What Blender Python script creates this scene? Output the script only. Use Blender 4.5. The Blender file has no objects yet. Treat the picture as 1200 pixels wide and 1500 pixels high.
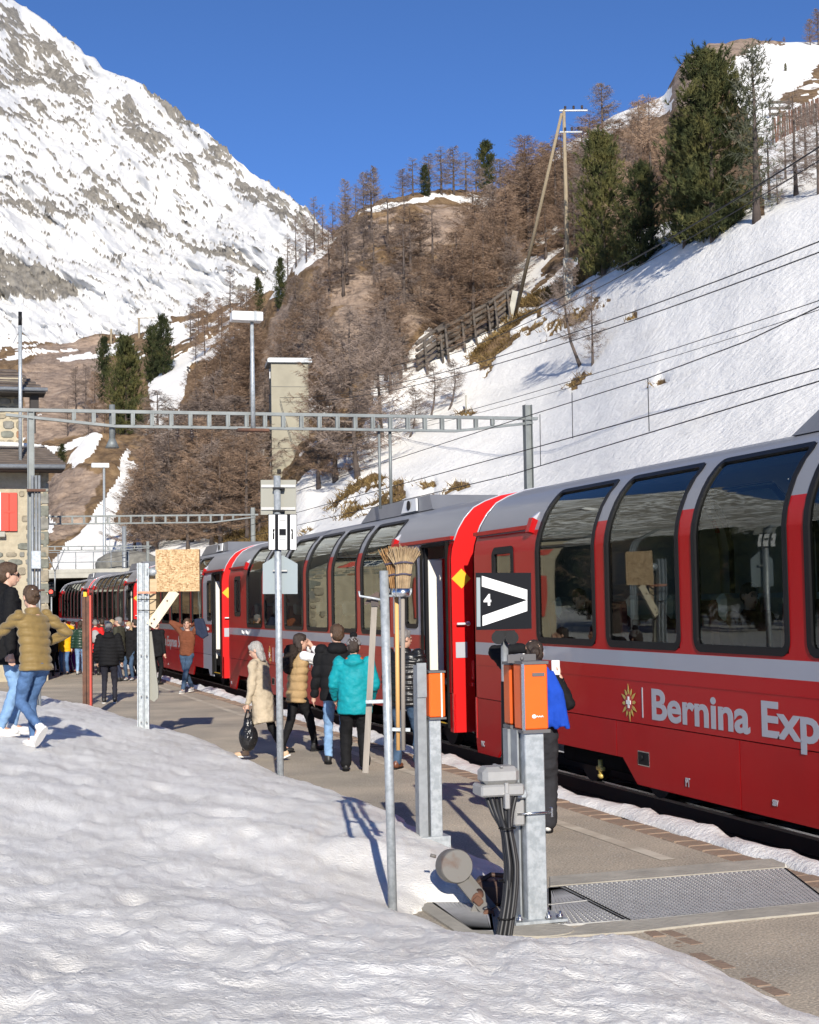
import bpy, bmesh, math, random
import numpy as np
from mathutils import Vector, Matrix, noise as mnoise

SC = bpy.context.scene
R = math.radians
rng = random.Random(7)
nr = np.random.RandomState(11)

# ------------------------------------------------------------------ camera
F = 2200.0; PITCH = R(3.43); ROLL = R(1.0); EYE = 2.1
cp, sp = math.cos(PITCH), math.sin(PITCH); cr, sr = math.cos(ROLL), math.sin(ROLL)
cam_d = bpy.data.cameras.new('camera'); cam = bpy.data.objects.new('camera', cam_d)
SC.collection.objects.link(cam)
cam_d.sensor_fit = 'AUTO'; cam_d.sensor_width = 36.0; cam_d.lens = F / 1500.0 * 36.0
cam_d.clip_start = 0.1; cam_d.clip_end = 8000.0
right = Vector((1, 0, 0)); up = Vector((0, -sp, cp)); fwd = Vector((0, cp, sp))
r2 = right * cr - up * sr; u2 = right * sr + up * cr
M = Matrix((r2, u2, -fwd)).transposed().to_4x4(); M.translation = Vector((0, 0, EYE))
cam.matrix_world = M
SC.camera = cam
SC.render.engine = 'CYCLES'
SC.cycles.use_denoising = True
SC.cycles.max_bounces = 6; SC.cycles.diffuse_bounces = 3; SC.cycles.glossy_bounces = 3
SC.cycles.transmission_bounces = 4; SC.cycles.transparent_max_bounces = 12
SC.cycles.sample_clamp_indirect = 6.0
SC.cycles.caustics_reflective = False; SC.cycles.caustics_refractive = False

# ------------------------------------------------------------------ sky + sun
SUN_AZ = R(174.0); SUN_EL = R(24.0)          # behind the camera, a little to its right
W = bpy.data.worlds.new('World'); SC.world = W; W.use_nodes = True
wn = W.node_tree; wn.nodes.clear()
wo = wn.nodes.new('ShaderNodeOutputWorld'); wb = wn.nodes.new('ShaderNodeBackground')
sk = wn.nodes.new('ShaderNodeTexSky'); sk.sky_type = 'NISHITA'; sk.sun_disc = False
sk.sun_elevation = SUN_EL; sk.sun_rotation = SUN_AZ; sk.altitude = 3500.0
sk.air_density = 0.7; sk.dust_density = 0.0; sk.ozone_density = 7.5
wn.links.new(sk.outputs[0], wb.inputs[0]); wb.inputs[1].default_value = 0.125
wn.links.new(wb.outputs[0], wo.inputs[0])
sd = bpy.data.lights.new('sun', 'SUN'); sun = bpy.data.objects.new('sun', sd)
SC.collection.objects.link(sun)
sd.energy = 4.3; sd.angle = R(0.53); sd.color = (1.0, 0.935, 0.83)
sdir = Vector((math.sin(SUN_AZ) * math.cos(SUN_EL), math.cos(SUN_AZ) * math.cos(SUN_EL), math.sin(SUN_EL)))
sun.rotation_euler = sdir.to_track_quat('Z', 'Y').to_euler()
sun.location = (10, -40, 60)
SC.view_settings.view_transform = 'Standard'; SC.view_settings.look = 'None'
SC.view_settings.exposure = 0.5; SC.view_settings.gamma = 1.0

# ------------------------------------------------------------------ pixel <-> place helpers (photo pixels, 1200 x 1500)
def ray(u, v):
    x = (u - 600) / F; y = -(v - 750) / F
    a = x * cr + y * sr; b = -x * sr + y * cr
    return np.array([a, cp - b * sp, sp + b * cp])
def atY(u, v, Y):
    r = ray(u, v); return Vector(r / r[1] * Y) + Vector((0, 0, EYE))
def atz(u, v, z=0.0):
    r = ray(u, v); return Vector(r * ((z - EYE) / r[2])) + Vector((0, 0, EYE))
def raysY(u, v, Y):
    x = (u - 600) / F; y = -(v - 750) / F
    a = x * cr + y * sr; b = -x * sr + y * cr
    fy = cp - b * sp; fz = sp + b * cp
    return np.stack([a / fy * Y, Y, fz / fy * Y + EYE], -1)
def proj_np(P):
    x = P[..., 0]; y = P[..., 1]; z = P[..., 2] - EYE
    fw = y * cp + z * sp; upp = -y * sp + z * cp
    a = x / fw; b = upp / fw
    return 600 + (a * cr - b * sr) * F, 750 - (a * sr + b * cr) * F
TH = R(17.606)
NV = Vector((math.cos(TH), math.sin(TH), 0)); TV = Vector((-math.sin(TH), math.cos(TH), 0))
def NT(n, t, z=0.0): return NV * n + TV * t + Vector((0, 0, z))   # across / along the track

# ------------------------------------------------------------------ noise in numpy
def _hash(ix, iy, iz, s):
    h = (ix * 374761393 + iy * 668265263 + iz * 2147483647 + s * 1274126177) & 0xffffffff
    h = ((h ^ (h >> 13)) * 1274126177) & 0xffffffff
    return ((h ^ (h >> 16)) & 0xffff) / 65535.0
def vnoise(x, y, z=None, seed=0):
    x = np.asarray(x, float); y = np.asarray(y, float)
    z = np.zeros_like(x) if z is None else np.asarray(z, float)
    ix = np.floor(x).astype(np.int64); iy = np.floor(y).astype(np.int64); iz = np.floor(z).astype(np.int64)
    fx = x - ix; fy = y - iy; fz = z - iz
    fx = fx * fx * (3 - 2 * fx); fy = fy * fy * (3 - 2 * fy); fz = fz * fz * (3 - 2 * fz)
    o = 0
    for dx in (0, 1):
        for dy in (0, 1):
            for dz in (0, 1):
                w = (fx if dx else 1 - fx) * (fy if dy else 1 - fy) * (fz if dz else 1 - fz)
                o = o + w * _hash(ix + dx, iy + dy, iz + dz, seed)
    return o * 2 - 1
def fbm(x, y, z=None, oct=4, seed=0, gain=0.5):
    a = 1.0; o = 0; f = 1.0; s = 0
    for k in range(oct):
        o = o + a * vnoise(np.asarray(x) * f, np.asarray(y) * f, None if z is None else np.asarray(z) * f, seed + k * 17)
        s += a; a *= gain; f *= 2.03
    return o / s
def in_poly(u, v, poly):
    u = np.asarray(u); v = np.asarray(v); c = np.zeros(u.shape, bool); n = len(poly)
    for i in range(n):
        x0, y0 = poly[i]; x1, y1 = poly[(i + 1) % n]
        m = ((y0 > v) != (y1 > v))
        with np.errstate(divide='ignore', invalid='ignore'):
            xi = (x1 - x0) * (v - y0) / ((y1 - y0) if y1 != y0 else 1e-9) + x0
        c ^= m & (u < xi)
    return c

# ------------------------------------------------------------------ materials
def _bsdf(name):
    m = bpy.data.materials.new(name); m.use_nodes = True
    return m, m.node_tree, m.node_tree.nodes['Principled BSDF']
def mat(name, col, rough=0.6, metal=0.0, var=0.0, scale=6.0, bump=0.0, bscale=None, col2=None, coat=0.0, spec=0.5, thr=(0.35, 0.65), coord='Object', stretch=(1, 1, 1), sheen=0.0, sss=0.0):
    m, nt, b = _bsdf(name); N = nt.nodes; L = nt.links
    c = (*col, 1); b.inputs['Base Color'].default_value = c
    b.inputs['Roughness'].default_value = rough; b.inputs['Metallic'].default_value = metal
    b.inputs['Coat Weight'].default_value = coat; b.inputs['Coat Roughness'].default_value = 0.06
    b.inputs['Specular IOR Level'].default_value = spec
    if sheen: b.inputs['Sheen Weight'].default_value = sheen
    if var or col2 or bump:
        tc = N.new('ShaderNodeTexCoord'); mp = N.new('ShaderNodeMapping'); mp.inputs['Scale'].default_value = stretch
        L.new(tc.outputs[coord], mp.inputs[0])
    if var or col2:
        n = N.new('ShaderNodeTexNoise'); n.inputs['Scale'].default_value = scale; n.inputs['Detail'].default_value = 6; n.inputs['Roughness'].default_value = 0.6
        L.new(mp.outputs[0], n.inputs[0])
        rp = N.new('ShaderNodeValToRGB'); L.new(n.outputs['Fac'], rp.inputs[0])
        d = col2 if col2 else tuple(x * (1 - var) for x in col)
        h = col if col2 else tuple(min(1, x * (1 + var)) for x in col)
        rp.color_ramp.elements[0].position = thr[0]; rp.color_ramp.elements[1].position = thr[1]
        rp.color_ramp.elements[0].color = (*d, 1); rp.color_ramp.elements[1].color = (*h, 1)
        L.new(rp.outputs[0], b.inputs['Base Color'])
    if bump:
        n2 = N.new('ShaderNodeTexNoise'); n2.inputs['Scale'].default_value = bscale or scale * 4; n2.inputs['Detail'].default_value = 5
        L.new(mp.outputs[0], n2.inputs[0])
        bp = N.new('ShaderNodeBump'); bp.inputs['Strength'].default_value = bump; bp.inputs['Distance'].default_value = 0.02
        L.new(n2.outputs['Fac'], bp.inputs['Height']); L.new(bp.outputs[0], b.inputs['Normal'])
    return m
MATS = {}
def mm(name, *a, **k):
    if name not in MATS: MATS[name] = mat(name, *a, **k)
    return MATS[name]

# ------------------------------------------------------------------ mesh building
class MB:
    """collects shapes, builds ONE mesh object"""
    def __init__(s): s.v = []; s.f = []; s.m = []; s.sm = []
    def add(s, vs, fs, mi=0, smooth=False, T=None):
        o = len(s.v)
        for p in vs:
            p = Vector(p)
            s.v.append(T @ p if T is not None else p)
        for f in fs: s.f.append(tuple(i + o for i in f)); s.m.append(mi); s.sm.append(smooth)
        return s
    def box(s, c, d, mi=0, rz=0.0, T=None, bev=0.0, rx=0.0, ry=0.0):
        x, y, z = d[0] / 2, d[1] / 2, d[2] / 2
        M2 = Matrix.Translation(c) @ Matrix.Rotation(rz, 4, 'Z') @ Matrix.Rotation(ry, 4, 'Y') @ Matrix.Rotation(rx, 4, 'X')
        if T is not None: M2 = T @ M2
        if bev <= 0:
            vs = [(-x, -y, -z), (x, -y, -z), (x, y, -z), (-x, y, -z), (-x, -y, z), (x, -y, z), (x, y, z), (-x, y, z)]
            fs = [(0, 3, 2, 1), (4, 5, 6, 7), (0, 1, 5, 4), (1, 2, 6, 5), (2, 3, 7, 6), (3, 0, 4, 7)]
            return s.add(vs, fs, mi, False, M2)
        b = bev; vs = []
        for sx in (-1, 1):
            for sy in (-1, 1):
                for sz in (-1, 1):
                    vs += [(sx * x, sy * (y - b), sz * (z - b)), (sx * (x - b), sy * y, sz * (z - b)), (sx * (x - b), sy * (y - b), sz * z)]
        bmx = bmesh.new()
        for p in vs: bmx.verts.new(p)
        r = bmesh.ops.convex_hull(bmx, input=bmx.verts)
        bmx.verts.index_update(); bmx.verts.ensure_lookup_table()
        s.add([v.co.copy() for v in bmx.verts], [tuple(v.index for v in f.verts) for f in bmx.faces], mi, False, M2)
        bmx.free(); return s
    def tube(s, pts, rad, mi=0, n=10, cap=True, smooth=True, flat=1.0, T=None):
        pts = [Vector(p) for p in pts]
        rads = rad if isinstance(rad, (list, tuple)) else [rad] * len(pts)
        ref = None; rings = []
        for i, p in enumerate(pts):
            d = (pts[min(i + 1, len(pts) - 1)] - pts[max(i - 1, 0)])
            if d.length < 1e-9: d = Vector((0, 0, 1))
            d.normalize()
            if ref is None:
                ref = Vector((1, 0, 0)) if abs(d.x) < 0.9 else Vector((0, 1, 0))
            a = (ref - d * ref.dot(d))
            if a.length < 1e-6: a = d.orthogonal()
            a.normalize(); ref = a; b = d.cross(a)
            rings.append([p + (a * math.cos(2 * math.pi * k / n) + b * math.sin(2 * math.pi * k / n) * flat) * rads[i] for k in range(n)])
        vs = [q for r_ in rings for q in r_]; fs = []
        for i in range(len(pts) - 1):
            for k in range(n):
                k2 = (k + 1) % n
                fs.append((i * n + k, i * n + k2, (i + 1) * n + k2, (i + 1) * n + k))
        s.add(vs, fs, mi, smooth, T)
        if cap:
            s.add(rings[0], [tuple(range(n - 1, -1, -1))], mi, False, T); s.add(rings[-1], [tuple(range(n))], mi, False, T)
        return s
    def bar(s, p0, p1, w, h, mi=0, T=None, upv=(0, 0, 1)):
        p0 = Vector(p0); p1 = Vector(p1); d = (p1 - p0); L = d.length; d.normalize()
        u_ = Vector(upv); a = d.cross(u_)
        if a.length < 1e-4: a = d.cross(Vector((1, 0, 0)))
        a.normalize(); b = a.cross(d); a *= w / 2; b *= h / 2
        vs = [p0 - a - b, p0 + a - b, p0 + a + b, p0 - a + b, p1 - a - b, p1 + a - b, p1 + a + b, p1 - a + b]
        return s.add(vs, [(0, 3, 2, 1), (4, 5, 6, 7), (0, 1, 5, 4), (1, 2, 6, 5), (2, 3, 7, 6), (3, 0, 4, 7)], mi, False, T)
    def ell(s, c, r, mi=0, n=12, m=8, T=None, rot=None):
        vs = []; fs = []
        for i in range(m + 1):
            th = math.pi * i / m
            for k in range(n):
                ph = 2 * math.pi * k / n
                p = Vector((r[0] * math.sin(th) * math.cos(ph), r[1] * math.sin(th) * math.sin(ph), r[2] * math.cos(th)))
                if rot is not None: p = rot @ p
                vs.append(p + Vector(c))
        for i in range(m):
            for k in range(n):
                k2 = (k + 1) % n
                fs.append((i * n + k, (i + 1) * n + k, (i + 1) * n + k2, i * n + k2))
        return s.add(vs, fs, mi, True, T)
    def poly(s, pts, depth, mi=0, T=None, side=None):
        """pts: polygon (list of 3D), extruded by vector depth"""
        pts = [Vector(p) for p in pts]; d = Vector(depth); n = len(pts)
        vs = pts + [p + d for p in pts]
        s.add(vs, [tuple(range(n))], mi, False, T)
        s.add(vs, [tuple(range(2 * n - 1, n - 1, -1))], mi, False, T)
        s.add(vs, [(i, i + n, (i + 1) % n + n, (i + 1) % n) for i in range(n)], mi if side is None else side, False, T)
        return s
    def build(s, name, mats, parent=None, fix=True):
        me = bpy.data.meshes.new(name)
        me.from_pydata(s.v, [], s.f)
        me.polygons.foreach_set('material_index', s.m); me.polygons.foreach_set('use_smooth', s.sm)
        if fix:
            b = bmesh.new(); b.from_mesh(me); bmesh.ops.remove_doubles(b, verts=b.verts, dist=1e-6)
            bmesh.ops.recalc_face_normals(b, faces=b.faces); b.to_mesh(me); b.free()
        for m_ in (mats if isinstance(mats, (list, tuple)) else [mats]): me.materials.append(m_)
        o = bpy.data.objects.new(name, me); SC.collection.objects.link(o)
        if parent is not None: o.parent = parent
        return o
def np_mesh(name, V, Fc, mats, parent=None, smooth=True, attrs=None, uv=None, midx=None):
    V = np.asarray(V, np.float32); Fc = np.asarray(Fc, np.int32); k = Fc.shape[1]
    me = bpy.data.meshes.new(name)
    me.vertices.add(len(V)); me.vertices.foreach_set('co', V.ravel())
    me.loops.add(Fc.size); me.loops.foreach_set('vertex_index', Fc.ravel())
    me.polygons.add(len(Fc)); me.polygons.foreach_set('loop_start', np.arange(0, Fc.size, k, dtype=np.int32))
    try: me.polygons.foreach_set('loop_total', np.full(len(Fc), k, np.int32))
    except Exception: pass
    me.polygons.foreach_set('use_smooth', np.full(len(Fc), smooth))
    if midx is not None: me.polygons.foreach_set('material_index', np.asarray(midx, np.int32))
    me.update(calc_edges=True)
    for an, av in (attrs or {}).items():
        a = me.attributes.new(an, 'FLOAT', 'POINT'); a.data.foreach_set('value', np.asarray(av, np.float32).ravel())
    for m_ in (mats if isinstance(mats, (list, tuple)) else [mats]): me.materials.append(m_)
    o = bpy.data.objects.new(name, me); SC.collection.objects.link(o)
    if parent is not None: o.parent = parent
    return o
def grid_faces(nr_, nc):
    i = np.arange(nr_ - 1)[:, None] * nc + np.arange(nc - 1)[None, :]
    return np.stack([i, i + 1, i + 1 + nc, i + nc], -1).reshape(-1, 4)

def tag(o, label=None, cat=None, group=None, kind=None):
    if label: o['label'] = label
    if cat: o['category'] = cat
    if group: o['group'] = group
    if kind: o['kind'] = kind
    return o
def thing(name, label, cat, loc=(0, 0, 0), rz=0.0, group=None):
    o = bpy.data.objects.new(name, None); SC.collection.objects.link(o)
    o.location = loc; o.rotation_euler = (0, 0, rz); o.empty_display_size = 0.2
    return tag(o, label, cat, group)
KIDS = {}
def copy_tree(o, parent=None, label=None):
    c = o.copy(); SC.collection.objects.link(c)
    if parent is not None: c.parent = parent
    if label: c['label'] = label
    for ch in o.children: copy_tree(ch, c)
    return c
def text_mesh(name, s, size, m, parent, T, bold=0.0, ext=0.002, xs=1.0, align='LEFT', italic=0.0):
    cu = bpy.data.curves.new(name, 'FONT'); cu.body = s; cu.size = size; cu.offset = bold; cu.extrude = ext; cu.align_x = align; cu.shear = italic
    cu.resolution_u = 4
    to = bpy.data.objects.new(name, cu); SC.collection.objects.link(to)
    bpy.context.view_layer.update()
    me = bpy.data.meshes.new_from_object(to.evaluated_get(bpy.context.evaluated_depsgraph_get()))
    bpy.data.objects.remove(to); bpy.data.curves.remove(cu)
    me.transform(Matrix.Scale(xs, 4, (1, 0, 0))); me.transform(T)
    me.materials.clear(); me.materials.append(m)
    o = bpy.data.objects.new(name, me); SC.collection.objects.link(o); o.parent = parent
    return o
# ================================================================== SETTING: ground, platform, track bed, snow
def snow_material(name, base=(0.85, 0.835, 0.79), dirt=(0.45, 0.42, 0.38), dirt_amt=0.25, scale=1.2, bump=0.5, bdist=0.05, stretch=(1, 1, 1), bscale=6.0):
    m, nt, b = _bsdf(name); N = nt.nodes; L = nt.links
    tc = N.new('ShaderNodeTexCoord'); mp = N.new('ShaderNodeMapping'); mp.inputs['Scale'].default_value = stretch
    L.new(tc.outputs['Object'], mp.inputs[0])
    n1 = N.new('ShaderNodeTexNoise'); n1.inputs['Scale'].default_value = scale; n1.inputs['Detail'].default_value = 8; n1.inputs['Roughness'].default_value = 0.62
    L.new(mp.outputs[0], n1.inputs[0])
    r1 = N.new('ShaderNodeValToRGB'); r1.color_ramp.elements[0].position = 0.42; r1.color_ramp.elements[1].position = 0.72
    r1.color_ramp.elements[0].color = (0, 0, 0, 1); r1.color_ramp.elements[1].color = (dirt_amt,) * 3 + (1,)
    L.new(n1.outputs['Fac'], r1.inputs[0])
    mx = N.new('ShaderNodeMix'); mx.data_type = 'RGBA'; mx.inputs['A'].default_value = (*base, 1); mx.inputs['B'].default_value = (*dirt, 1)
    L.new(r1.outputs[0], mx.inputs['Factor'])
    L.new(mx.outputs['Result'], b.inputs['Base Color'])
    b.inputs['Roughness'].default_value = 0.45; b.inputs['Specular IOR Level'].default_value = 0.35
    n2 = N.new('ShaderNodeTexNoise'); n2.inputs['Scale'].default_value = bscale; n2.inputs['Detail'].default_value = 7; n2.inputs['Roughness'].default_value = 0.6
    L.new(mp.outputs[0], n2.inputs[0])
    bp = N.new('ShaderNodeBump'); bp.inputs['Strength'].default_value = bump; bp.inputs['Distance'].default_value = bdist
    L.new(n2.outputs['Fac'], bp.inputs['Height']); L.new(bp.outputs[0], b.inputs['Normal'])
    return m
M_snow_near = snow_material('bank_snow', base=(0.92, 0.90, 0.85), dirt=(0.46, 0.43, 0.385), dirt_amt=0.55, scale=1.5, bump=0.75, bdist=0.022, bscale=48.0, stretch=(1, 1.4, 1))
M_snow_plain = snow_material('plain_snow', dirt_amt=0.1)
M_snow_edge = snow_material('edge_snow', base=(0.84, 0.825, 0.79), dirt_amt=0.5, scale=3.0, bscale=20)

b = MB(); b.add([(-4000, -3000, -0.9), (4000, -3000, -0.9), (4000, 5000, -0.9), (-4000, 5000, -0.9)], [(0, 1, 2, 3)])
tag(b.build('ground', M_snow_plain, fix=False), kind='structure')

def asphalt():
    m, nt, b = _bsdf('platform_asphalt'); N = nt.nodes; L = nt.links
    tc = N.new('ShaderNodeTexCoord')
    n1 = N.new('ShaderNodeTexNoise'); n1.inputs['Scale'].default_value = 0.55; n1.inputs['Detail'].default_value = 7; n1.inputs['Roughness'].default_value = 0.62
    L.new(tc.outputs['Object'], n1.inputs[0])
    r1 = N.new('ShaderNodeValToRGB'); e = r1.color_ramp.elements; e[0].position = 0.3; e[1].position = 0.72
    e[0].color = (0.31, 0.275, 0.22, 1); e[1].color = (0.62, 0.525, 0.395, 1)
    L.new(n1.outputs['Fac'], r1.inputs[0])
    n2 = N.new('ShaderNodeTexNoise'); n2.inputs['Scale'].default_value = 55; n2.inputs['Detail'].default_value = 3
    L.new(tc.outputs['Object'], n2.inputs[0])
    r2_ = N.new('ShaderNodeValToRGB'); e = r2_.color_ramp.elements; e[0].position = 0.35; e[1].position = 0.7
    e[0].color = (0.55, 0.55, 0.55, 1); e[1].color = (1.35, 1.35, 1.35, 1)
    L.new(n2.outputs['Fac'], r2_.inputs[0])
    mx = N.new('ShaderNodeMix'); mx.data_type = 'RGBA'; mx.blend_type = 'MULTIPLY'; mx.inputs['Factor'].default_value = 0.8
    L.new(r1.outputs[0], mx.inputs['A']); L.new(r2_.outputs[0], mx.inputs['B'])
    # pale grit grains
    vo = N.new('ShaderNodeTexVoronoi'); vo.inputs['Scale'].default_value = 38
    L.new(tc.outputs['Object'], vo.inputs['Vector'])
    lt = N.new('ShaderNodeMath'); lt.operation = 'LESS_THAN'; lt.inputs[1].default_value = 0.16; L.new(vo.outputs['Distance'], lt.inputs[0])
    n3 = N.new('ShaderNodeTexNoise'); n3.inputs['Scale'].default_value = 1.4; L.new(tc.outputs['Object'], n3.inputs[0])
    gt = N.new('ShaderNodeMath'); gt.operation = 'GREATER_THAN'; gt.inputs[1].default_value = 0.5; L.new(n3.outputs['Fac'], gt.inputs[0])
    ml = N.new('ShaderNodeMath'); ml.operation = 'MULTIPLY'; L.new(lt.outputs[0], ml.inputs[0]); L.new(gt.outputs[0], ml.inputs[1])
    mx2 = N.new('ShaderNodeMix'); mx2.data_type = 'RGBA'; mx2.inputs['B'].default_value = (0.62, 0.6, 0.56, 1)
    L.new(ml.outputs[0], mx2.inputs['Factor']); L.new(mx.outputs['Result'], mx2.inputs['A'])
    L.new(mx2.outputs['Result'], b.inputs['Base Color']); b.inputs['Roughness'].default_value = 0.85
    bp = N.new('ShaderNodeBump'); bp.inputs['Strength'].default_value = 0.6; bp.inputs['Distance'].default_value = 0.012
    L.new(n2.outputs['Fac'], bp.inputs['Height']); L.new(bp.outputs[0], b.inputs['Normal'])
    return m
M_asph = asphalt()
b = MB()
nn = [-14, 6.30]; tt = [-20, 0, 20, 40, 60, 80, 110]
# platform slab (top sheet and the vertical edge towards the track)
P0 = [NT(-14, -20), NT(6.05, -20), NT(6.05, 110), NT(-14, 110)]
b.poly([p + Vector((0, 0, -0.6)) for p in P0], (0, 0, 0.6), 0)
platform = tag(b.build('platform', M_asph), kind='structure')

M_ballast = mat('ballast', (0.055, 0.05, 0.045), 0.9, col2=(0.02, 0.018, 0.017), scale=30, bump=1.0, bscale=40)
b = MB(); P0 = [NT(6.30, -30, -0.42), NT(13.0, -30, -0.42), NT(13.0, 130, -0.42), NT(6.30, 130, -0.42)]
b.add(P0, [(0, 1, 2, 3)]); tag(b.build('track_bed', M_ballast, fix=False), kind='structure')

# edge bricks along the track
M_brick = mat('edge_brick', (0.32, 0.215, 0.15), 0.85, col2=(0.26, 0.195, 0.14), scale=9, bump=0.5)
def brick_row(name, parent, n0, n1, t0, t1, L, z0=-0.3, zt=0.004, gap=0.012, axis='t', jit=0.008):
    k = 0; t = t0; protos = []
    for i in range(4):
        bb = MB(); bb.box((0, 0, 0), (n1 - n0 - gap, L - gap, zt - z0), 0, bev=0.012)
        me = bb.build(name, M_brick); m_ = me.data; bpy.data.objects.remove(me); protos.append(m_)
    while t < t1:
        o = bpy.data.objects.new(name, protos[rng.randrange(4)]); SC.collection.objects.link(o); o.parent = parent
        o.location = NT((n0 + n1) / 2 + rng.uniform(-jit, jit), t + L / 2, (z0 + zt) / 2 + rng.uniform(-jit, jit))
        o.rotation_euler = (rng.uniform(-.02, .02), rng.uniform(-.02, .02), TH + rng.uniform(-.02, .02))
        t += L; k += 1
edge_course = tag(bpy.data.objects.new('platform_edge', None), kind='structure'); SC.collection.objects.link(edge_course)
brick_row('brick', edge_course, 6.05, 6.30, 4.0, 44.0, 0.25)
b = MB(); b.poly([NT(6.05, 44, -0.6), NT(6.30, 44, -0.6), NT(6.30, 110, -0.6), NT(6.05, 110, -0.6)], (0, 0, 0.6))
b.poly([NT(6.05, -20, -0.6), NT(6.30, -20, -0.6), NT(6.30, 4, -0.6), NT(6.05, 4, -0.6)], (0, 0, 0.6))
b.poly([NT(6.06, 4, -0.6), NT(6.29, 4, -0.6), NT(6.29, 44, -0.6), NT(6.06, 44, -0.6)], (0, 0, 0.35))
b.build('kerb', M_brick, edge_course)
# worn painted line
M_line = mat('worn_paint', (0.60, 0.54, 0.43), 0.8, col2=(0.43, 0.37, 0.285), scale=2.2, thr=(0.4, 0.6))
b = MB(); b.add([NT(5.55, 11, 0.004), NT(5.68, 11, 0.004), NT(5.68, 60, 0.004), NT(5.55, 60, 0.004)], [(0, 1, 2, 3)])
tag(b.build('platform_marking', M_line, fix=False), kind='structure')

# ---- railway track
M_rail = mat('rail_steel', (0.09, 0.07, 0.06), 0.6, 0.6); M_railtop = mat('rail_head', (0.6, 0.6, 0.62), 0.22, 1.0)
M_sleeper = mat('sleeper', (0.06, 0.045, 0.035), 0.9, col2=(0.03, 0.025, 0.02), scale=8)
track = tag(bpy.data.objects.new('railway_track', None), kind='structure'); SC.collection.objects.link(track)
for off in (-0.5, 0.5):
    b = MB()
    b.bar(NT(8.33 + off, -25, -0.25), NT(8.33 + off, 112, -0.25), 0.03, 0.16, 0)
    b.bar(NT(8.33 + off, -25, -0.34), NT(8.33 + off, 112, -0.34), 0.12, 0.03, 0)
    b.bar(NT(8.33 + off, -25, -0.155), NT(8.33 + off, 112, -0.155), 0.065, 0.03, 1)
    b.build('rail', [M_rail, M_railtop], track)
bb = MB(); bb.box((0, 0, 0), (1.8, 0.22, 0.12), 0, bev=0.015); so = bb.build('sleeper', M_sleeper); sm_ = so.data; bpy.data.objects.remove(so)
t = -12.0
while t < 60:
    o = bpy.data.objects.new('sleeper', sm_); SC.collection.objects.link(o); o.parent = track
    o.location = NT(8.33, t, -0.405); o.rotation_euler = (0, 0, TH + rng.uniform(-.01, .01)); t += 0.72

# ---- snow lying between the edge and the rails
ts = np.linspace(-6, 92, 700); us = np.linspace(0, 1, 14)
Tg, Ug = np.meshgrid(ts, us, indexing='ij')
w0 = 6.33 + 0.14 * fbm(ts * 1.1, ts * 0, oct=4, seed=3); w1 = 6.72 + 0.22 * fbm(ts * 0.8, ts * 0 + 9, oct=4, seed=4)
Ng = w0[:, None] * (1 - Ug) + w1[:, None] * Ug
Zg = -0.03 + 0.11 * np.sin(np.pi * np.clip(Ug, 0, 1)) ** 0.6 * (0.75 + 0.6 * fbm(Tg * 3, Ng * 3, oct=4, seed=6)) - 0.42 * np.clip((Ug - 0.62) / 0.38, 0, 1) ** 1.3
Vg = np.stack([math.cos(TH) * Ng - math.sin(TH) * Tg, math.sin(TH) * Ng + math.cos(TH) * Tg, Zg], -1).reshape(-1, 3)
tag(np_mesh('edge_snow', Vg, grid_faces(len(ts), len(us)), M_snow_edge), kind='structure')

# ---- the trodden snow bank the camera stands on
edge_px = [(40, 1012), (62, 1021), (130, 1034), (180, 1050), (205, 1069), (240, 1073), (275, 1079), (320, 1095), (360, 1113), (400, 1130), (450, 1147), (500, 1164), (545, 1180), (580, 1192), (600, 1203),
           (640, 1232), (690, 1250), (735, 1268), (742, 1300), (700, 1312), (600, 1313), (590, 1330), (640, 1354), (690, 1381), (760, 1384), (830, 1388), (885, 1381), (935, 1377), (1000, 1394), (1060, 1420), (1110, 1448), (1160, 1470), (1215, 1502), (1400, 1600)]
edge_w = [atz(u, v, 0.06) for u, v in edge_px]
bank_poly = [(p.x, p.y) for p in edge_w] + [(1.8, 1.0), (1.5, -8), (-30, -8), (-30, 60), (-18, 44), (-13, 33.5)]
def poly_dist(x, y, poly):
    d = np.full(x.shape, 1e9)
    n = len(poly)
    for i in range(n):
        ax, ay = poly[i]; bx, by = poly[(i + 1) % n]
        dx, dy = bx - ax, by - ay; L2 = dx * dx + dy * dy + 1e-12
        tt_ = np.clip(((x - ax) * dx + (y - ay) * dy) / L2, 0, 1)
        d = np.minimum(d, np.hypot(x - ax - tt_ * dx, y - ay - tt_ * dy))
    return np.where(in_poly(x, y, poly), d, -d)
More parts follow.
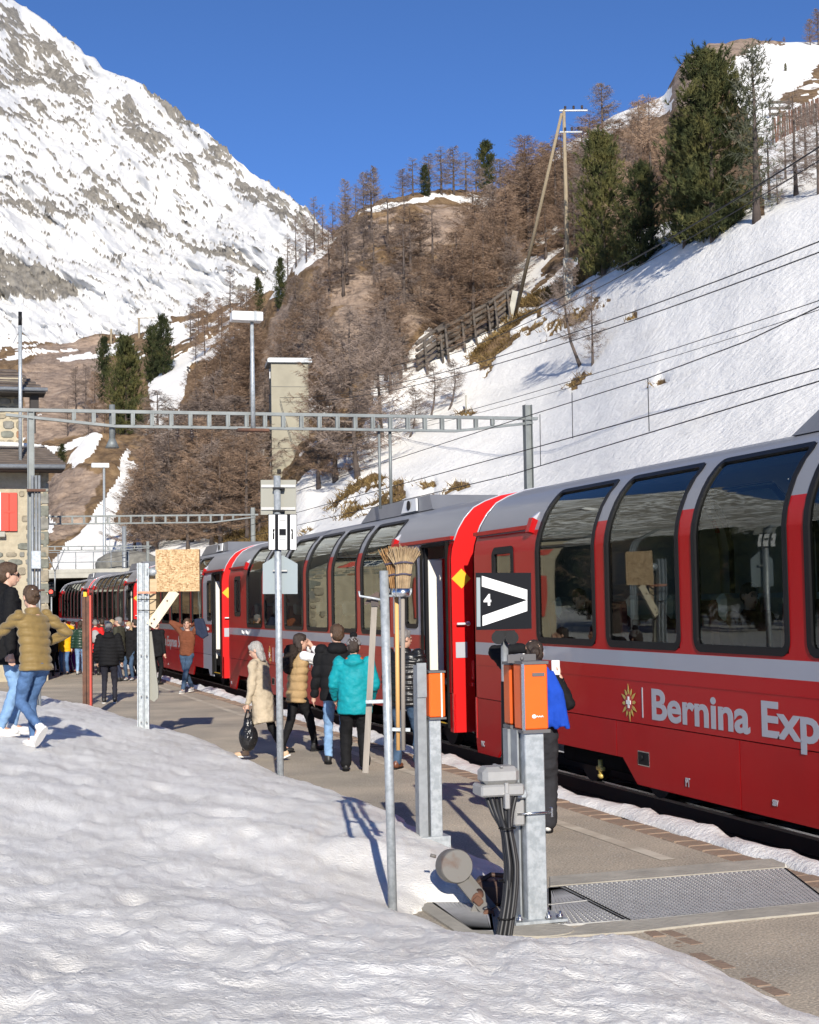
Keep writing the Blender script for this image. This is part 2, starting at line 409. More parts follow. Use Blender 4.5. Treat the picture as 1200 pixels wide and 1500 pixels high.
def bank_height(x, y, fine=True):
    x = np.asarray(x, float); y = np.asarray(y, float)
    d = poly_dist(x + 0.10 * fbm(x * 2.5, y * 2.5, oct=3, seed=21), y + 0.18 * fbm(x * 2.5 + 7, y * 2.5, oct=3, seed=22), bank_poly)
    d = d + 0.07
    dd = np.clip(d, 0, None)
    h = 0.07 * (1 - np.exp(-dd / 0.12)) + 0.60 * (1 + 0.42 * np.clip((-x - 2.2) / 2.2, 0, 1)) * (1 - np.exp(-dd / 2.3))
    if fine:
        amp = np.clip(dd / 0.5, 0, 1)
        h = h + amp * (0.05 * fbm(x * 0.9, y * 0.7, oct=3, seed=23))
        q = vnoise(x * 2.6, y * 1.7, seed=30) ; q2 = vnoise(x * 6.3 + 3, y * 4.2, seed=31)
        q3 = fbm(x * 1.7 + 4, y * 1.2, oct=3, seed=34)
        foot = np.clip((vnoise(x * 3.1 + 8, y * 2.2, seed=36) - 0.45) * 3, 0, 1)
        h = h + amp * (0.012 * (1 - np.abs(q) * 2) + 0.006 * (1 - np.abs(q2) * 2) + 0.014 * q3 + 0.016 * fbm(x * 5.2, y * 5.6, oct=5, seed=33, gain=0.62) - 0.03 * foot)
        wx = x + 0.12 * q3; wy = y + 0.12 * q2
        h = h + amp * (0.020 * (0.5 - np.abs(vnoise(wx * 5.5, wy * 6.0, seed=37))) + 0.012 * (0.5 - np.abs(vnoise(wx * 11.5, wy * 12.5, seed=38))) + 0.006 * (0.5 - np.abs(vnoise(wx * 24, wy * 24, seed=39))))
    return np.where(d > 0, h, -0.06 + np.clip(d, -0.3, 0) * 0.3)
uu = np.concatenate([np.arange(-900, -60, 20), np.arange(-60, 1260, 2.6), np.arange(1260, 1500, 20)])
# rows: distances chosen so that rows are evenly spread as seen from 2 m above
ys = EYE * 1600.0 / np.arange(120, 840, 2.4)[::-1]; ys = np.concatenate([np.linspace(0.3, ys[0] - 0.05, 12), ys])
ys = np.concatenate([[-6, -3, -1], ys])
Yb, Ub = np.meshgrid(ys, uu, indexing='ij')
Xb = (Ub - 600) / F * np.maximum(Yb, 3.0) * 1.0
Hb = bank_height(Xb, Yb)
Vb = np.stack([Xb, Yb, Hb], -1).reshape(-1, 3)
Fb = grid_faces(len(ys), len(uu))
keep = (Hb.reshape(-1)[Fb] > -0.055).any(1)
tag(np_mesh('snow_bank', Vb, Fb[keep], M_snow_near), kind='structure')
def bank_z(x, y): return float(bank_height(np.array([x]), np.array([y]))[0])
# ================================================================== hillside, far hill, mountain
def interp_cols(ctrl, us):
    cu = np.array([c[0] for c in ctrl], float); K = len(ctrl[0][1])
    V = np.stack([np.interp(us, cu, [c[1][k][0] for c in ctrl]) for k in range(K)], -1)
    Y = np.stack([np.interp(us, cu, [c[1][k][1] for c in ctrl]) for k in range(K)], -1)
    return V, Y
def smooth_cols(A, w=5):
    k = np.ones(2 * w + 1) / (2 * w + 1)
    return np.stack([np.convolve(np.pad(A[:, i], w, mode='edge'), k, mode='valid') for i in range(A.shape[1])], -1)
def base_pt(u, n=11.6, z=-0.35):
    r = ray(u, 880); d = (r[0] * NV.x + r[1] * NV.y) / r[1]
    Y = n / d; return Y, 880.0 + 0  # v filled below
def basev(u, Y, z=-0.4):
    # v of height z at distance Y along column u (roll included by iteration)
    v = 880.0
    for _ in range(6):
        r = ray(u, v); zz = EYE + r[2] / r[1] * Y; v += (zz - z) / Y * F
    return v
def near_col(u, crest, up1, up2, sky):
    Y0, _ = base_pt(u, 12.2); v0 = basev(u, Y0)
    Yb, _ = base_pt(u, 13.8); vb = basev(u, Yb, 1.5)         # steeper cut bank beside the track
    return (u, [(v0, Y0), (vb, Yb), crest, up1, up2, sky])
HC = [
 (-500, [(905, 100), (880, 102), (870, 106), (840, 120), (800, 130), (780, 140)]),
 (-100, [(905, 100), (880, 102), (860, 106), (830, 120), (790, 130), (770, 140)]),
 (0, [(903, 100), (872, 101), (850, 105), (810, 115), (780, 124), (745, 132)]),
 (60, [(903, 99), (866, 101), (840, 105), (800, 114), (760, 124), (722, 134)]),
 (100, [(902, 98), (864, 100), (832, 105), (780, 114), (720, 126), (668, 138)]),
 (135, [(901, 97), (860, 99), (825, 105), (765, 115), (690, 128), (632, 140)]),
 (160, [(900, 96), (856, 98), (820, 104), (760, 115), (690, 128), (640, 140)]),
 (200, [(898, 94), (850, 97), (812, 103), (755, 114), (700, 126), (655, 138)]),
 (240, [(896, 90), (846, 94), (805, 101), (745, 114), (685, 128), (628, 142)]),
 (270, [(895, 80), (842, 90), (800, 100), (730, 116), (655, 132), (592, 146)]),
 near_col(310, (800, 98), (710, 118), (625, 136), (545, 152)),
 near_col(340, (798, 97), (690, 118), (600, 136), (512, 152)),
 near_col(370, (792, 95), (670, 117), (560, 134), (474, 150)),
 near_col(400, (785, 93), (650, 115), (530, 131), (430, 146)),
 near_col(420, (778, 91), (635, 113), (500, 129), (402, 144)),
 near_col(440, (768, 88), (600, 110), (465, 126), (374, 140)),
 near_col(470, (735, 92), (565, 112), (430, 126), (358, 138)),
 near_col(500, (695, 95), (530, 113), (400, 127), (334, 138)),
 near_col(530, (655, 98), (500, 115), (375, 130), (307, 140)),
 near_col(560, (630, 101), (480, 118), (352, 133), (292, 143)),
 near_col(600, (598, 104), (455, 120), (340, 136), (284, 147)),
 near_col(640, (566, 106), (440, 122), (332, 138), (280, 150)),
 near_col(680, (534, 108), (420, 124), (322, 140), (281, 158)),
 near_col(715, (505, 110), (402, 127), (318, 144), (284, 166)),
 near_col(760, (472, 110), (386, 129), (310, 148), (262, 176)),
 near_col(800, (450, 107), (360, 128), (285, 150), (228, 184)),
 near_col(850, (425, 100), (340, 122), (262, 148), (199, 182)),
 near_col(900, (405, 92), (320, 116), (240, 145), (168, 180)),
 near_col(950, (385, 86), (295, 112), (220, 140), (149, 174)),
 near_col(975, (374, 84), (285, 110), (205, 138), (140, 172)),
 near_col(990, (367, 83), (275, 109), (180, 136), (104, 170)),
 near_col(1010, (360, 81), (265, 107), (165, 136), (82, 172)),
 near_col(1040, (348, 79), (250, 105), (150, 138), (64, 176)),
 near_col(1080, (332, 76), (235, 103), (140, 140), (57, 182)),
 near_col(1140, (314, 72), (215, 100), (128, 142), (61, 190)),
 near_col(1200, (297, 69), (200, 98), (120, 145), (62, 198)),
 near_col(1300, (262, 64), (175, 95), (110, 145), (60, 205)),
 near_col(1500, (190, 56), (130, 88), (85, 140), (50, 210)),
 near_col(1800, (90, 48), (60, 80), (40, 130), (30, 210)),
]
hu = np.concatenate([np.arange(-500, 20, 16), np.arange(20, 1240, 3.0), np.arange(1240, 1801, 20)])
hV, hY = interp_cols(HC, hu)
hV = np.where((hu[:, None] > 30) & (hu[:, None] < 1230), smooth_cols(hV, 2), hV); hY = smooth_cols(hY, 4)
ROWS = [8, 100, 90, 60, 40]
def hill_rows():
    vs = []; ys_ = []
    for k, nrow in enumerate(ROWS):
        s = np.linspace(0, 1, nrow, endpoint=False)
        vs.append(hV[:, k, None] * (1 - s) + hV[:, k + 1, None] * s); ys_.append(hY[:, k, None] * (1 - s) + hY[:, k + 1, None] * s)
    vs.append(hV[:, -1:]); ys_.append(hY[:, -1:])
    return np.concatenate(vs, 1), np.concatenate(ys_, 1)
HV, HY = hill_rows()
HUg = np.repeat(hu[:, None], HV.shape[1], 1)
HP = raysY(HUg, HV, HY)
# behind the skyline the ground falls away
back = []
for k, (dy, dz) in enumerate([(6, -0.5), (25, -6), (80, -30), (200, -90)]):
    q = HP[:, -1].copy(); sc_ = (q[:, 1] + dy) / q[:, 1]; q[:, 0] *= sc_; q[:, 1] += dy; q[:, 2] = np.maximum(q[:, 2] + dz, -2.0); back.append(q)
HPall = np.concatenate([HP] + [q[:, None] for q in back], 1)
Uall = np.concatenate([HUg, np.repeat(hu[:, None], 4, 1)], 1); Vall = np.concatenate([HV, np.repeat(HV[:, -1:], 4, 1)], 1)
x, y, z = HPall[..., 0], HPall[..., 1], HPall[..., 2]
ju = Uall + 9 * fbm(x * 0.25, y * 0.25, z * 0.25, oct=4, seed=41); jv = Vall + 9 * fbm(x * 0.25 + 50, y * 0.25, z * 0.25, oct=4, seed=42)
crestv = np.interp(Uall, hu, hV[:, 2])
snow = ((jv > crestv - 6) & (Uall > 425)).astype(float)
snowP = [
 [(520, 320), (560, 299), (630, 285), (700, 286), (745, 292), (735, 312), (715, 306), (690, 299), (650, 289), (600, 297), (545, 318)],
 [(428, 395), (440, 370), (480, 345), (492, 350), (466, 380), (435, 402)], [(395, 437), (412, 414), (420, 430), (400, 445)],
 [(795, 232), (860, 186), (920, 156), (985, 128), (988, 165), (930, 180), (870, 210), (810, 240)],
 [(1058, 92), (1100, 66), (1200, 56), (1800, 20), (1800, 330), (1120, 340), (1112, 200), (1075, 140)],
 [(560, 545), (640, 490), (760, 452), (800, 450), (760, 482), (640, 575), (560, 640), (520, 660)],
 [(830, 420), (900, 380), (1000, 350), (1110, 300), (1110, 345), (900, 410)],
 [(60, 850), (95, 800), (150, 735), (195, 672), (205, 690), (165, 760), (240, 790), (300, 790), (330, 800), (330, 860), (60, 870)],
 [(300, 690), (385, 650), (395, 760), (330, 790), (290, 770)], [(228, 640), (262, 600), (268, 612), (246, 655)],
 [(170, 690), (190, 655), (196, 664), (180, 700)], [(95, 660), (135, 620), (150, 640), (110, 690)], [(60, 780), (75, 755), (82, 765), (70, 790)],
]
for P in snowP: snow = np.maximum(snow, in_poly(ju, jv, P))
n_h = fbm(x * 0.16, y * 0.16, z * 0.3, oct=4, seed=44)
bench = in_poly(ju, jv, [(540, 560), (640, 470), (800, 330), (1000, 330), (1000, 370), (800, 460), (560, 660)])
snow = np.where(bench & (snow < 0.5), (n_h > 0.02).astype(float), snow)
shelf = in_poly(ju, jv, [(400, 560), (520, 600), (520, 690), (440, 770), (400, 770)])
snow = np.where(shelf & (snow < 0.5), (n_h > 0.1).astype(float), snow)
grassP = [
 [(485, 745), (520, 704), (548, 692), (597, 708), (590, 745), (500, 758)], [(425, 790), (450, 765), (470, 770), (450, 800)],
 [(618, 705), (640, 700), (636, 740), (620, 750)], [(645, 722), (670, 700), (690, 705), (680, 728), (650, 735)], [(640, 735), (680, 722), (690, 735), (660, 760), (640, 760)],
 [(668, 590), (682, 582), (702, 595), (690, 610), (668, 608)], [(680, 555), (690, 510), (735, 470), (790, 452), (800, 465), (750, 500), (715, 540), (690, 560)],
 [(800, 470), (880, 430), (893, 440), (850, 470), (800, 500)], [(825, 560), (880, 515), (885, 525), (840, 565)], [(916, 462), (935, 456), (934, 464), (918, 468)], [(966, 556), (980, 549), (980, 555), (967, 561)], [(963, 396), (986, 386), (984, 394), (965, 401)], [(985, 384), (998, 377), (997, 385), (986, 390)],
 [(430, 620), (500, 590), (520, 640), (470, 690), (430, 680)],
 [(1142, 150), (1200, 96), (1240, 80), (1240, 110), (1165, 168), (1145, 175)], [(320, 775), (350, 755), (392, 745), (395, 800), (330, 800)],
]
n_g = fbm(x * 0.45, y * 0.45, z * 0.45, oct=4, seed=49)
for P in grassP: snow = np.where(in_poly(ju, jv, P) & (n_g > -0.12), 0.0, snow)
rock = in_poly(ju, jv, [(983, 150), (990, 100), (1035, 60), (1080, 50), (1145, 58), (1100, 72), (1060, 95), (1045, 120), (1000, 170)]).astype(float)
snow = np.where(rock > 0.5, 0.0, snow)
bare = np.maximum(rock, (fbm(x * 0.10, y * 0.10, z * 0.35, oct=4, seed=47) > -0.22) * in_poly(Uall, Vall, [(330, 640), (420, 420), (520, 330), (640, 295), (740, 320), (700, 430), (560, 520), (440, 600)]) * 1.0)
bare = np.maximum(bare, in_poly(ju, jv, [(58, 800), (60, 690), (100, 690), (150, 700), (120, 760), (80, 800)]) * 1.0)
# relief
crag = in_poly(Uall, Vall, [(300, 800), (380, 430), (520, 310), (740, 300), (740, 480), (560, 620), (440, 700)]) | in_poly(Uall, Vall, [(40, 900), (60, 640), (200, 640), (300, 560), (330, 700), (200, 800)])
amp = np.where(snow > 0.5, 0.12, np.where(crag, 1.3, 0.5))
amp = np.stack([np.convolve(np.pad(amp[:, i], 2, mode='edge'), np.ones(5) / 5, mode='valid') for i in range(amp.shape[1])], -1)
rel = fbm(x * 0.14, y * 0.14, z * 0.5, oct=6, seed=51, gain=0.55)
fine = fbm(x * 0.9, y * 0.9, z * 0.9, oct=4, seed=52)
HPall[..., 2] += amp * 1.2 * rel + np.where(snow > 0.5, 0.05, 0.2) * fine
HPall[..., 1] += amp * 1.6 * fbm(x * 0.2 + 9, y * 0.2, z * 0.6, oct=5, seed=53)
# churned snow low beside the track
nearb = np.clip(1 - (np.abs(Vall - (crestv * 0.25 + hV[:, 1][:, None] * 0.75)) / 120), 0, 1) * (Uall > 560) * (snow > 0.5) * np.clip((60 - y) / 25, 0, 1)
HPall[..., 2] += nearb * 0.32 * (1 - 2 * np.abs(fbm(x * 0.9, y * 0.9, z * 0.9, oct=4, seed=55)))
HPall[..., 2] -= 0.28 * (1 - snow) * (Uall > 425) * (Vall > crestv)      # melted-out hollows
HPall = HPall
nc = HPall.shape[1]
def hill_material():
    m, nt, b = _bsdf('hillside'); N = nt.nodes; L = nt.links
    tc = N.new('ShaderNodeTexCoord')
    def noise(s, d=6, st=None, r=0.6):
        n = N.new('ShaderNodeTexNoise'); n.inputs['Scale'].default_value = s; n.inputs['Detail'].default_value = d; n.inputs['Roughness'].default_value = r
        if st:
            mp = N.new('ShaderNodeMapping'); mp.inputs['Scale'].default_value = st; L.new(tc.outputs['Object'], mp.inputs[0]); L.new(mp.outputs[0], n.inputs[0])
        else: L.new(tc.outputs['Object'], n.inputs[0])
        return n
    def ramp(n, cols):
        r = N.new('ShaderNodeValToRGB'); e = r.color_ramp.elements
        while len(e) < len(cols): e.new(0.5)
        for k, (p, c) in enumerate(cols): e[k].position = p; e[k].color = (*c, 1)
        L.new(n.outputs['Fac'], r.inputs[0]); return r
    g = ramp(noise(0.9, 8), [(0.3, (0.085, 0.055, 0.032)), (0.5, (0.185, 0.12, 0.065)), (0.7, (0.28, 0.19, 0.105))])
    rk = ramp(noise(0.55, 9, (1, 1, 3.2), 0.7), [(0.28, (0.07, 0.055, 0.043)), (0.45, (0.25, 0.185, 0.14)), (0.6, (0.38, 0.285, 0.215)), (0.75, (0.45, 0.38, 0.30))])
    a1 = N.new('ShaderNodeAttribute'); a1.attribute_name = 'bare'
    a2 = N.new('ShaderNodeAttribute'); a2.attribute_name = 'snow'
    mx = N.new('ShaderNodeMix'); mx.data_type = 'RGBA'; L.new(a1.outputs['Fac'], mx.inputs['Factor']); L.new(g.outputs[0], mx.inputs['A']); L.new(rk.outputs[0], mx.inputs['B'])
    ns = noise(1.6, 6)
    ad = N.new('ShaderNodeMath'); ad.operation = 'MULTIPLY_ADD'; ad.inputs[1].default_value = 0.7; ad.inputs[2].default_value = -0.35; L.new(ns.outputs['Fac'], ad.inputs[0])
    ad2 = N.new('ShaderNodeMath'); L.new(a2.outputs['Fac'], ad2.inputs[0]); L.new(ad.outputs[0], ad2.inputs[1])
    st = N.new('ShaderNodeMapRange'); st.inputs['From Min'].default_value = 0.42; st.inputs['From Max'].default_value = 0.56; L.new(ad2.outputs[0], st.inputs['Value'])
    sc = ramp(noise(0.22, 8, (1.0, 0.6, 2.2), 0.65), [(0.32, (0.80, 0.785, 0.745)), (0.55, (0.89, 0.87, 0.82)), (0.75, (0.78, 0.755, 0.70))])
    mx2 = N.new('ShaderNodeMix'); mx2.data_type = 'RGBA'; L.new(st.outputs[0], mx2.inputs['Factor']); L.new(mx.outputs['Result'], mx2.inputs['A']); L.new(sc.outputs[0], mx2.inputs['B'])
    L.new(mx2.outputs['Result'], b.inputs['Base Color']); b.inputs['Roughness'].default_value = 0.75; b.inputs['Specular IOR Level'].default_value = 0.25
    nb = noise(2.4, 8, None, 0.65)
    iv = N.new('ShaderNodeMapRange'); iv.inputs['To Min'].default_value = 0.9; iv.inputs['To Max'].default_value = 0.55; L.new(st.outputs[0], iv.inputs['Value'])
    bp = N.new('ShaderNodeBump'); bp.inputs['Distance'].default_value = 0.25; L.new(iv.outputs[0], bp.inputs['Strength']); L.new(nb.outputs['Fac'], bp.inputs['Height']); L.new(bp.outputs[0], b.inputs['Normal'])
    return m
M_hill = hill_material()
Fh = grid_faces(len(hu), nc)[:, ::-1]
hole = (Vall > 848) & (Uall > 24) & (Uall < 152)          # the gallery mouth goes through here
Fh = Fh[~hole.reshape(-1)[Fh].any(1)]
tag(np_mesh('hillside', HPall.reshape(-1, 3), Fh, M_hill, attrs={'snow': snow, 'bare': bare}), kind='structure')
def hill_at(u, v):
    """point of the hillside seen at photo pixel (u, v)"""
    i = int(np.clip(np.searchsorted(hu, u), 1, len(hu) - 1))
    if abs(hu[i - 1] - u) < abs(hu[i] - u): i -= 1
    col = HPall[i, :HV.shape[1]]
    pu, pv = proj_np(col)
    k = int(np.argmin(np.abs(pv - v)))
    return Vector(col[k])

# ---- far hill: cliffs and the snow gully behind the grassy spur
FC = [(-700, [(860, 150), (700, 190), (600, 230), (520, 300)]), (-300, [(860, 150), (700, 190), (600, 230), (500, 300)]), (0, [(860, 150), (700, 190), (590, 225), (492, 300)]), (30, [(860, 150), (690, 190), (580, 225), (490, 300)]),
      (60, [(860, 150), (680, 185), (600, 215), (498, 290)]), (100, [(850, 150), (680, 185), (600, 215), (502, 285)]), (150, [(840, 150), (670, 185), (590, 215), (494, 285)]), (200, [(820, 150), (660, 185), (580, 215), (488, 285)]),
      (230, [(800, 150), (650, 180), (560, 215), (478, 280)]), (260, [(800, 150), (630, 180), (545, 215), (470, 275)]), (300, [(800, 155), (600, 180), (520, 215), (458, 270)]), (340, [(800, 160), (580, 180), (500, 210), (446, 260)]), (400, [(800, 165), (560, 180), (480, 210), (430, 250)]), (480, [(800, 165), (560, 180), (480, 210), (440, 250)])]
fu = np.concatenate([np.arange(-700, 0, 20), np.arange(0, 481, 2.5)])
fV, fY = interp_cols(FC, fu); fV = smooth_cols(fV, 3); fY = smooth_cols(fY, 3)
rows_v = []; rows_y = []
for k, nrow in enumerate([16, 46, 46]):
    s = np.linspace(0, 1, nrow, endpoint=False)
    rows_v.append(fV[:, k, None] * (1 - s) + fV[:, k + 1, None] * s); rows_y.append(fY[:, k, None] * (1 - s) + fY[:, k + 1, None] * s)
FV = np.concatenate(rows_v + [fV[:, -1:]], 1); FY = np.concatenate(rows_y + [fY[:, -1:]], 1)
FU = np.repeat(fu[:, None], FV.shape[1], 1)
FP = raysY(FU, FV, FY)
q = FP[:, -1].copy(); q[:, 0] *= (q[:, 1] + 120) / q[:, 1]; q[:, 1] += 120; q[:, 2] -= 10; FP2 = np.concatenate([FP, q[:, None]], 1)
FU2 = np.concatenate([FU, FU[:, -1:]], 1); FV2 = np.concatenate([FV, FV[:, -1:]], 1)
x, y, z = FP2[..., 0], FP2[..., 1], FP2[..., 2]
ju = FU2 + 6 * fbm(x * 0.2, y * 0.2, z * 0.2, oct=4, seed=61); jv = FV2 + 6 * fbm(x * 0.2 + 50, y * 0.2, z * 0.2, oct=4, seed=62)
fs = in_poly(ju, jv, [(268, 518), (278, 522), (272, 560), (262, 600), (240, 640), (214, 640), (222, 590), (217, 560), (235, 545)]).astype(float)
fs = np.maximum(fs, (fbm(x * 0.15, y * 0.15, z * 0.4, oct=4, seed=63) > 0.12) * (jv < 530) * 1.0)
fs = np.maximum(fs, (fbm(x * 0.15, y * 0.15, z * 0.4, oct=4, seed=64) > 0.08) * (jv > 610) * (ju < 140) * 1.0)
fs = np.maximum(fs, in_poly(ju, jv, [(270, 520), (330, 470), (340, 490), (300, 560)]) * (fbm(x * 0.2, y * 0.2, z * 0.2, oct=3, seed=66) > 0) * 1.0)
fbare = in_poly(ju, jv, [(30, 640), (35, 540), (60, 505), (150, 495), (155, 640)]) * 1.0
fa = np.where(fs > 0.5, 0.25, 2.2)
FP2[..., 1] += fa * 2.2 * fbm(x * 0.09, y * 0.09, z * 0.22, oct=6, seed=65, gain=0.58)
FP2[..., 2] += fa * 0.8 * fbm(x * 0.12 + 4, y * 0.12, z * 0.3, oct=5, seed=67, gain=0.58)
tag(np_mesh('far_hill', FP2.reshape(-1, 3), grid_faces(len(fu), FP2.shape[1])[:, ::-1], M_hill, attrs={'snow': fs, 'bare': fbare}), kind='structure')
def far_at(u, v):
    i = int(np.clip(np.searchsorted(fu, u), 0, len(fu) - 1)); pu, pv = proj_np(FP[i]); return Vector(FP2[i, int(np.argmin(np.abs(pv - v)))])

# ---- the snowy mountain
sky_u = [-4200, -3200, -2400, -1600, -1100, -700, -300, -100, 0, 20, 60, 100, 150, 200, 250, 300, 350, 400, 440, 470, 500, 560, 640, 900]
sky_v = [420, 200, 60, -60, -240, -330, -190, -75, -14, 2, 27, 57, 91, 124, 161, 198, 236, 269, 293, 318, 340, 385, 450, 640]
mu = np.concatenate([np.arange(-4200, -60, 30), np.arange(-60, 620, 1.7), np.arange(620, 900, 20)])
msv = np.interp(mu, sky_u, sky_v) + 2.0 * fbm(mu * 0.05, mu * 0, oct=4, seed=71)
Rm = 240
s = np.linspace(0, 1, Rm)
foot = np.interp(mu, [-4200, -1200, -300, 0, 300, 900], [640, 640, 620, 585, 560, 600]); 
MVg = foot[:, None] * (1 - s) + msv[:, None] * s
el = (893 - MVg) / F
Y0 = 430.0; mslope = np.maximum(0.56, ((893 - msv) / F * 1120 - 62) / (1120 - Y0))[:, None]
z0 = (893 - foot)[:, None] / F * Y0
MYg = Y0 + np.clip((el * Y0 - z0) / (mslope - el), 0, 900)
MP = raysY(np.repeat(mu[:, None], Rm, 1), MVg, MYg)
q1 = MP[:, -1].copy(); q1[:, 0] *= (q1[:, 1] + 60) / q1[:, 1]; q1[:, 1] += 60; q1[:, 2] -= 40
q2 = MP[:, -1].copy(); q2[:, 0] *= (q2[:, 1] + 700) / q2[:, 1]; q2[:, 1] += 700; q2[:, 2] = -5
MP = np.concatenate([MP, q1[:, None], q2[:, None]], 1)
MU = np.repeat(mu[:, None], Rm + 2, 1); MVg = np.concatenate([MVg, MVg[:, -1:], MVg[:, -1:]], 1)
x, y, z = MP[..., 0], MP[..., 1], MP[..., 2]
# streak coordinates: rock ribs lie obliquely across the fall line
ca, sa = math.cos(R(33)), math.sin(R(33))
along = (MU * ca + MVg * sa) / 100.0; across = (-MU * sa + MVg * ca) / 100.0
j1 = fbm(along * 1.3, across * 1.3, oct=4, seed=73)
st1 = fbm(along * 3.2, across * 21.0 + 3.0 * j1, oct=6, seed=74, gain=0.66)
st2 = fbm(along * 9, across * 52.0 + 4 * j1, oct=4, seed=75, gain=0.65)
zone = np.full(MU.shape, -0.17) + 0.12 * j1
jU = MU + 14 * fbm(along * 2.5, across * 5, oct=4, seed=76); jV = MVg + 12 * fbm(along * 2.5 + 9, across * 5, oct=4, seed=77)
ZN = [([(-80, -20), (0, 5), (40, 35), (95, 70), (125, 125), (165, 150), (120, 150), (70, 135), (30, 120), (0, 140), (-80, 120)], 0.16),
      ([(0, 170), (60, 150), (140, 165), (110, 180), (40, 190), (0, 200)], 0.0),
      ([(165, 150), (190, 150), (215, 185), (253, 218), (225, 228), (190, 205), (168, 180)], 0.16),
      ([(210, 130), (235, 138), (300, 195), (290, 200), (240, 165)], 0.12), ([(250, 230), (275, 225), (300, 262), (280, 268), (255, 245)], 0.14),
      ([(290, 215), (320, 210), (355, 255), (420, 300), (440, 330), (400, 320), (340, 275)], 0.08),
      ([(120, 272), (150, 270), (215, 300), (270, 335), (235, 330), (180, 310), (130, 290)], 0.2), ([(0, 290), (40, 285), (100, 310), (115, 330), (50, 325), (0, 315)], 0.05),
      ([(270, 345), (300, 350), (370, 375), (395, 395), (330, 380), (285, 362)], 0.1), ([(-60, 370), (0, 375), (60, 395), (108, 430), (95, 455), (30, 450), (-60, 440)], 0.32), ([(100, 240), (140, 250), (150, 262), (110, 255)], 0.0),
      ([(440, 300), (480, 330), (470, 360), (420, 330)], 0.1), ([(200, 430), (260, 450), (250, 480), (190, 470)], 0.0)]
for P, w in ZN: zone = np.where(in_poly(jU, jV, P), np.maximum(zone, w), zone)
mrock = np.clip((0.66 * st1 + 0.60 * st2 + 1.05 * zone - 0.02) * 6, 0, 1)
mrock *= 1 - 0.35 * np.clip((MVg - 330) / 120, 0, 1) * (zone < 0.1)
far_left = np.clip((-80 - MU) / 300, 0, 1)
mrock = np.maximum(mrock * (1 - far_left), far_left * np.clip((st1 + 0.1) * 5, 0, 1))
MP[..., 2] += 7.0 * fbm(x * 0.012, y * 0.012, z * 0.012, oct=5, seed=78) + mrock * 2.5 * (0.4 + st2) + 1.5 * st1
MP[..., 1] += 16 * fbm(along * 1.2, across * 4, oct=5, seed=79)
def mountain_material():
    m, nt, b = _bsdf('mountain'); N = nt.nodes; L = nt.links
    tc = N.new('ShaderNodeTexCoord'); a = N.new('ShaderNodeAttribute'); a.attribute_name = 'rock'
    n = N.new('ShaderNodeTexNoise'); n.inputs['Scale'].default_value = 0.16; n.inputs['Detail'].default_value = 9; n.inputs['Roughness'].default_value = 0.7; L.new(tc.outputs['Object'], n.inputs[0])
    r = N.new('ShaderNodeValToRGB'); e = r.color_ramp.elements; e[0].position = 0.3; e[1].position = 0.7; e[0].color = (0.12, 0.11, 0.095, 1); e[1].color = (0.36, 0.33, 0.28, 1); L.new(n.outputs['Fac'], r.inputs[0])
    ad = N.new('ShaderNodeMath'); ad.operation = 'MULTIPLY_ADD'; ad.inputs[1].default_value = 0.9; L.new(n.outputs['Fac'], ad.inputs[0]); 
    sb = N.new('ShaderNodeMath'); sb.operation = 'SUBTRACT'; sb.inputs[1].default_value = 0.45; L.new(a.outputs['Fac'], sb.inputs[0]); L.new(sb.outputs[0], ad.inputs[2])
    mr = N.new('ShaderNodeMapRange'); mr.inputs['From Min'].default_value = 0.3; mr.inputs['From Max'].default_value = 0.55; L.new(ad.outputs[0], mr.inputs['Value'])
    mx = N.new('ShaderNodeMix'); mx.data_type = 'RGBA'; mx.inputs['A'].default_value = (0.68, 0.675, 0.66, 1); L.new(r.outputs[0], mx.inputs['B']); L.new(mr.outputs[0], mx.inputs['Factor'])
    L.new(mx.outputs['Result'], b.inputs['Base Color']); b.inputs['Roughness'].default_value = 0.8; b.inputs['Specular IOR Level'].default_value = 0.2
    bp = N.new('ShaderNodeBump'); bp.inputs['Strength'].default_value = 0.5; bp.inputs['Distance'].default_value = 3.0; L.new(n.outputs['Fac'], bp.inputs['Height']); L.new(bp.outputs[0], b.inputs['Normal'])
    return m
tag(np_mesh('mountain', MP.reshape(-1, 3), grid_faces(len(mu), MP.shape[1])[:, ::-1], mountain_material(), attrs={'rock': mrock}), kind='structure')
# ================================================================== the train: five coupled panoramic coaches
M_red = mat('coach_red', (0.40, 0.004, 0.006), 0.34, coat=0.05, spec=0.18, bump=0.04, bscale=0.9, var=0.06, scale=1.2)
M_redlit = mat('coach_end_red_lit', (0.62, 0.012, 0.012), 0.3, coat=0.5, var=0.04, scale=2)  # brighter than the side red: the sunlit look is put into the colour
M_roofgrey = mat('roof_grey', (0.23, 0.235, 0.25), 0.42, 0.25, var=0.08, scale=1.5)
M_stripe = mat('stripe_grey', (0.42, 0.43, 0.47), 0.35, coat=0.3)
M_letter = mat('lettering_grey', (0.44, 0.44, 0.47), 0.5)
M_white = mat('white_paint', (0.78, 0.78, 0.76), 0.45)
M_cream = mat('cream_panel', (0.72, 0.69, 0.60), 0.5)
M_black = mat('black_rubber', (0.008, 0.008, 0.009), 0.5, spec=0.2)
M_dark = mat('underframe_dark', (0.012, 0.011, 0.010), 0.85, spec=0.1, var=0.3, scale=5)
M_wheel = mat('wheel_steel', (0.07, 0.055, 0.045), 0.6, 0.5)
M_chrome = mat('bright_metal', (0.7, 0.7, 0.7), 0.25, 1.0)
M_yellow = mat('yellow_paint', (0.78, 0.45, 0.02), 0.45)
M_gold = mat('gold_print', (0.62, 0.45, 0.12), 0.4, 0.3)
M_seat = mat('seat_fabric', (0.16, 0.035, 0.03), 0.85, var=0.2, scale=14)
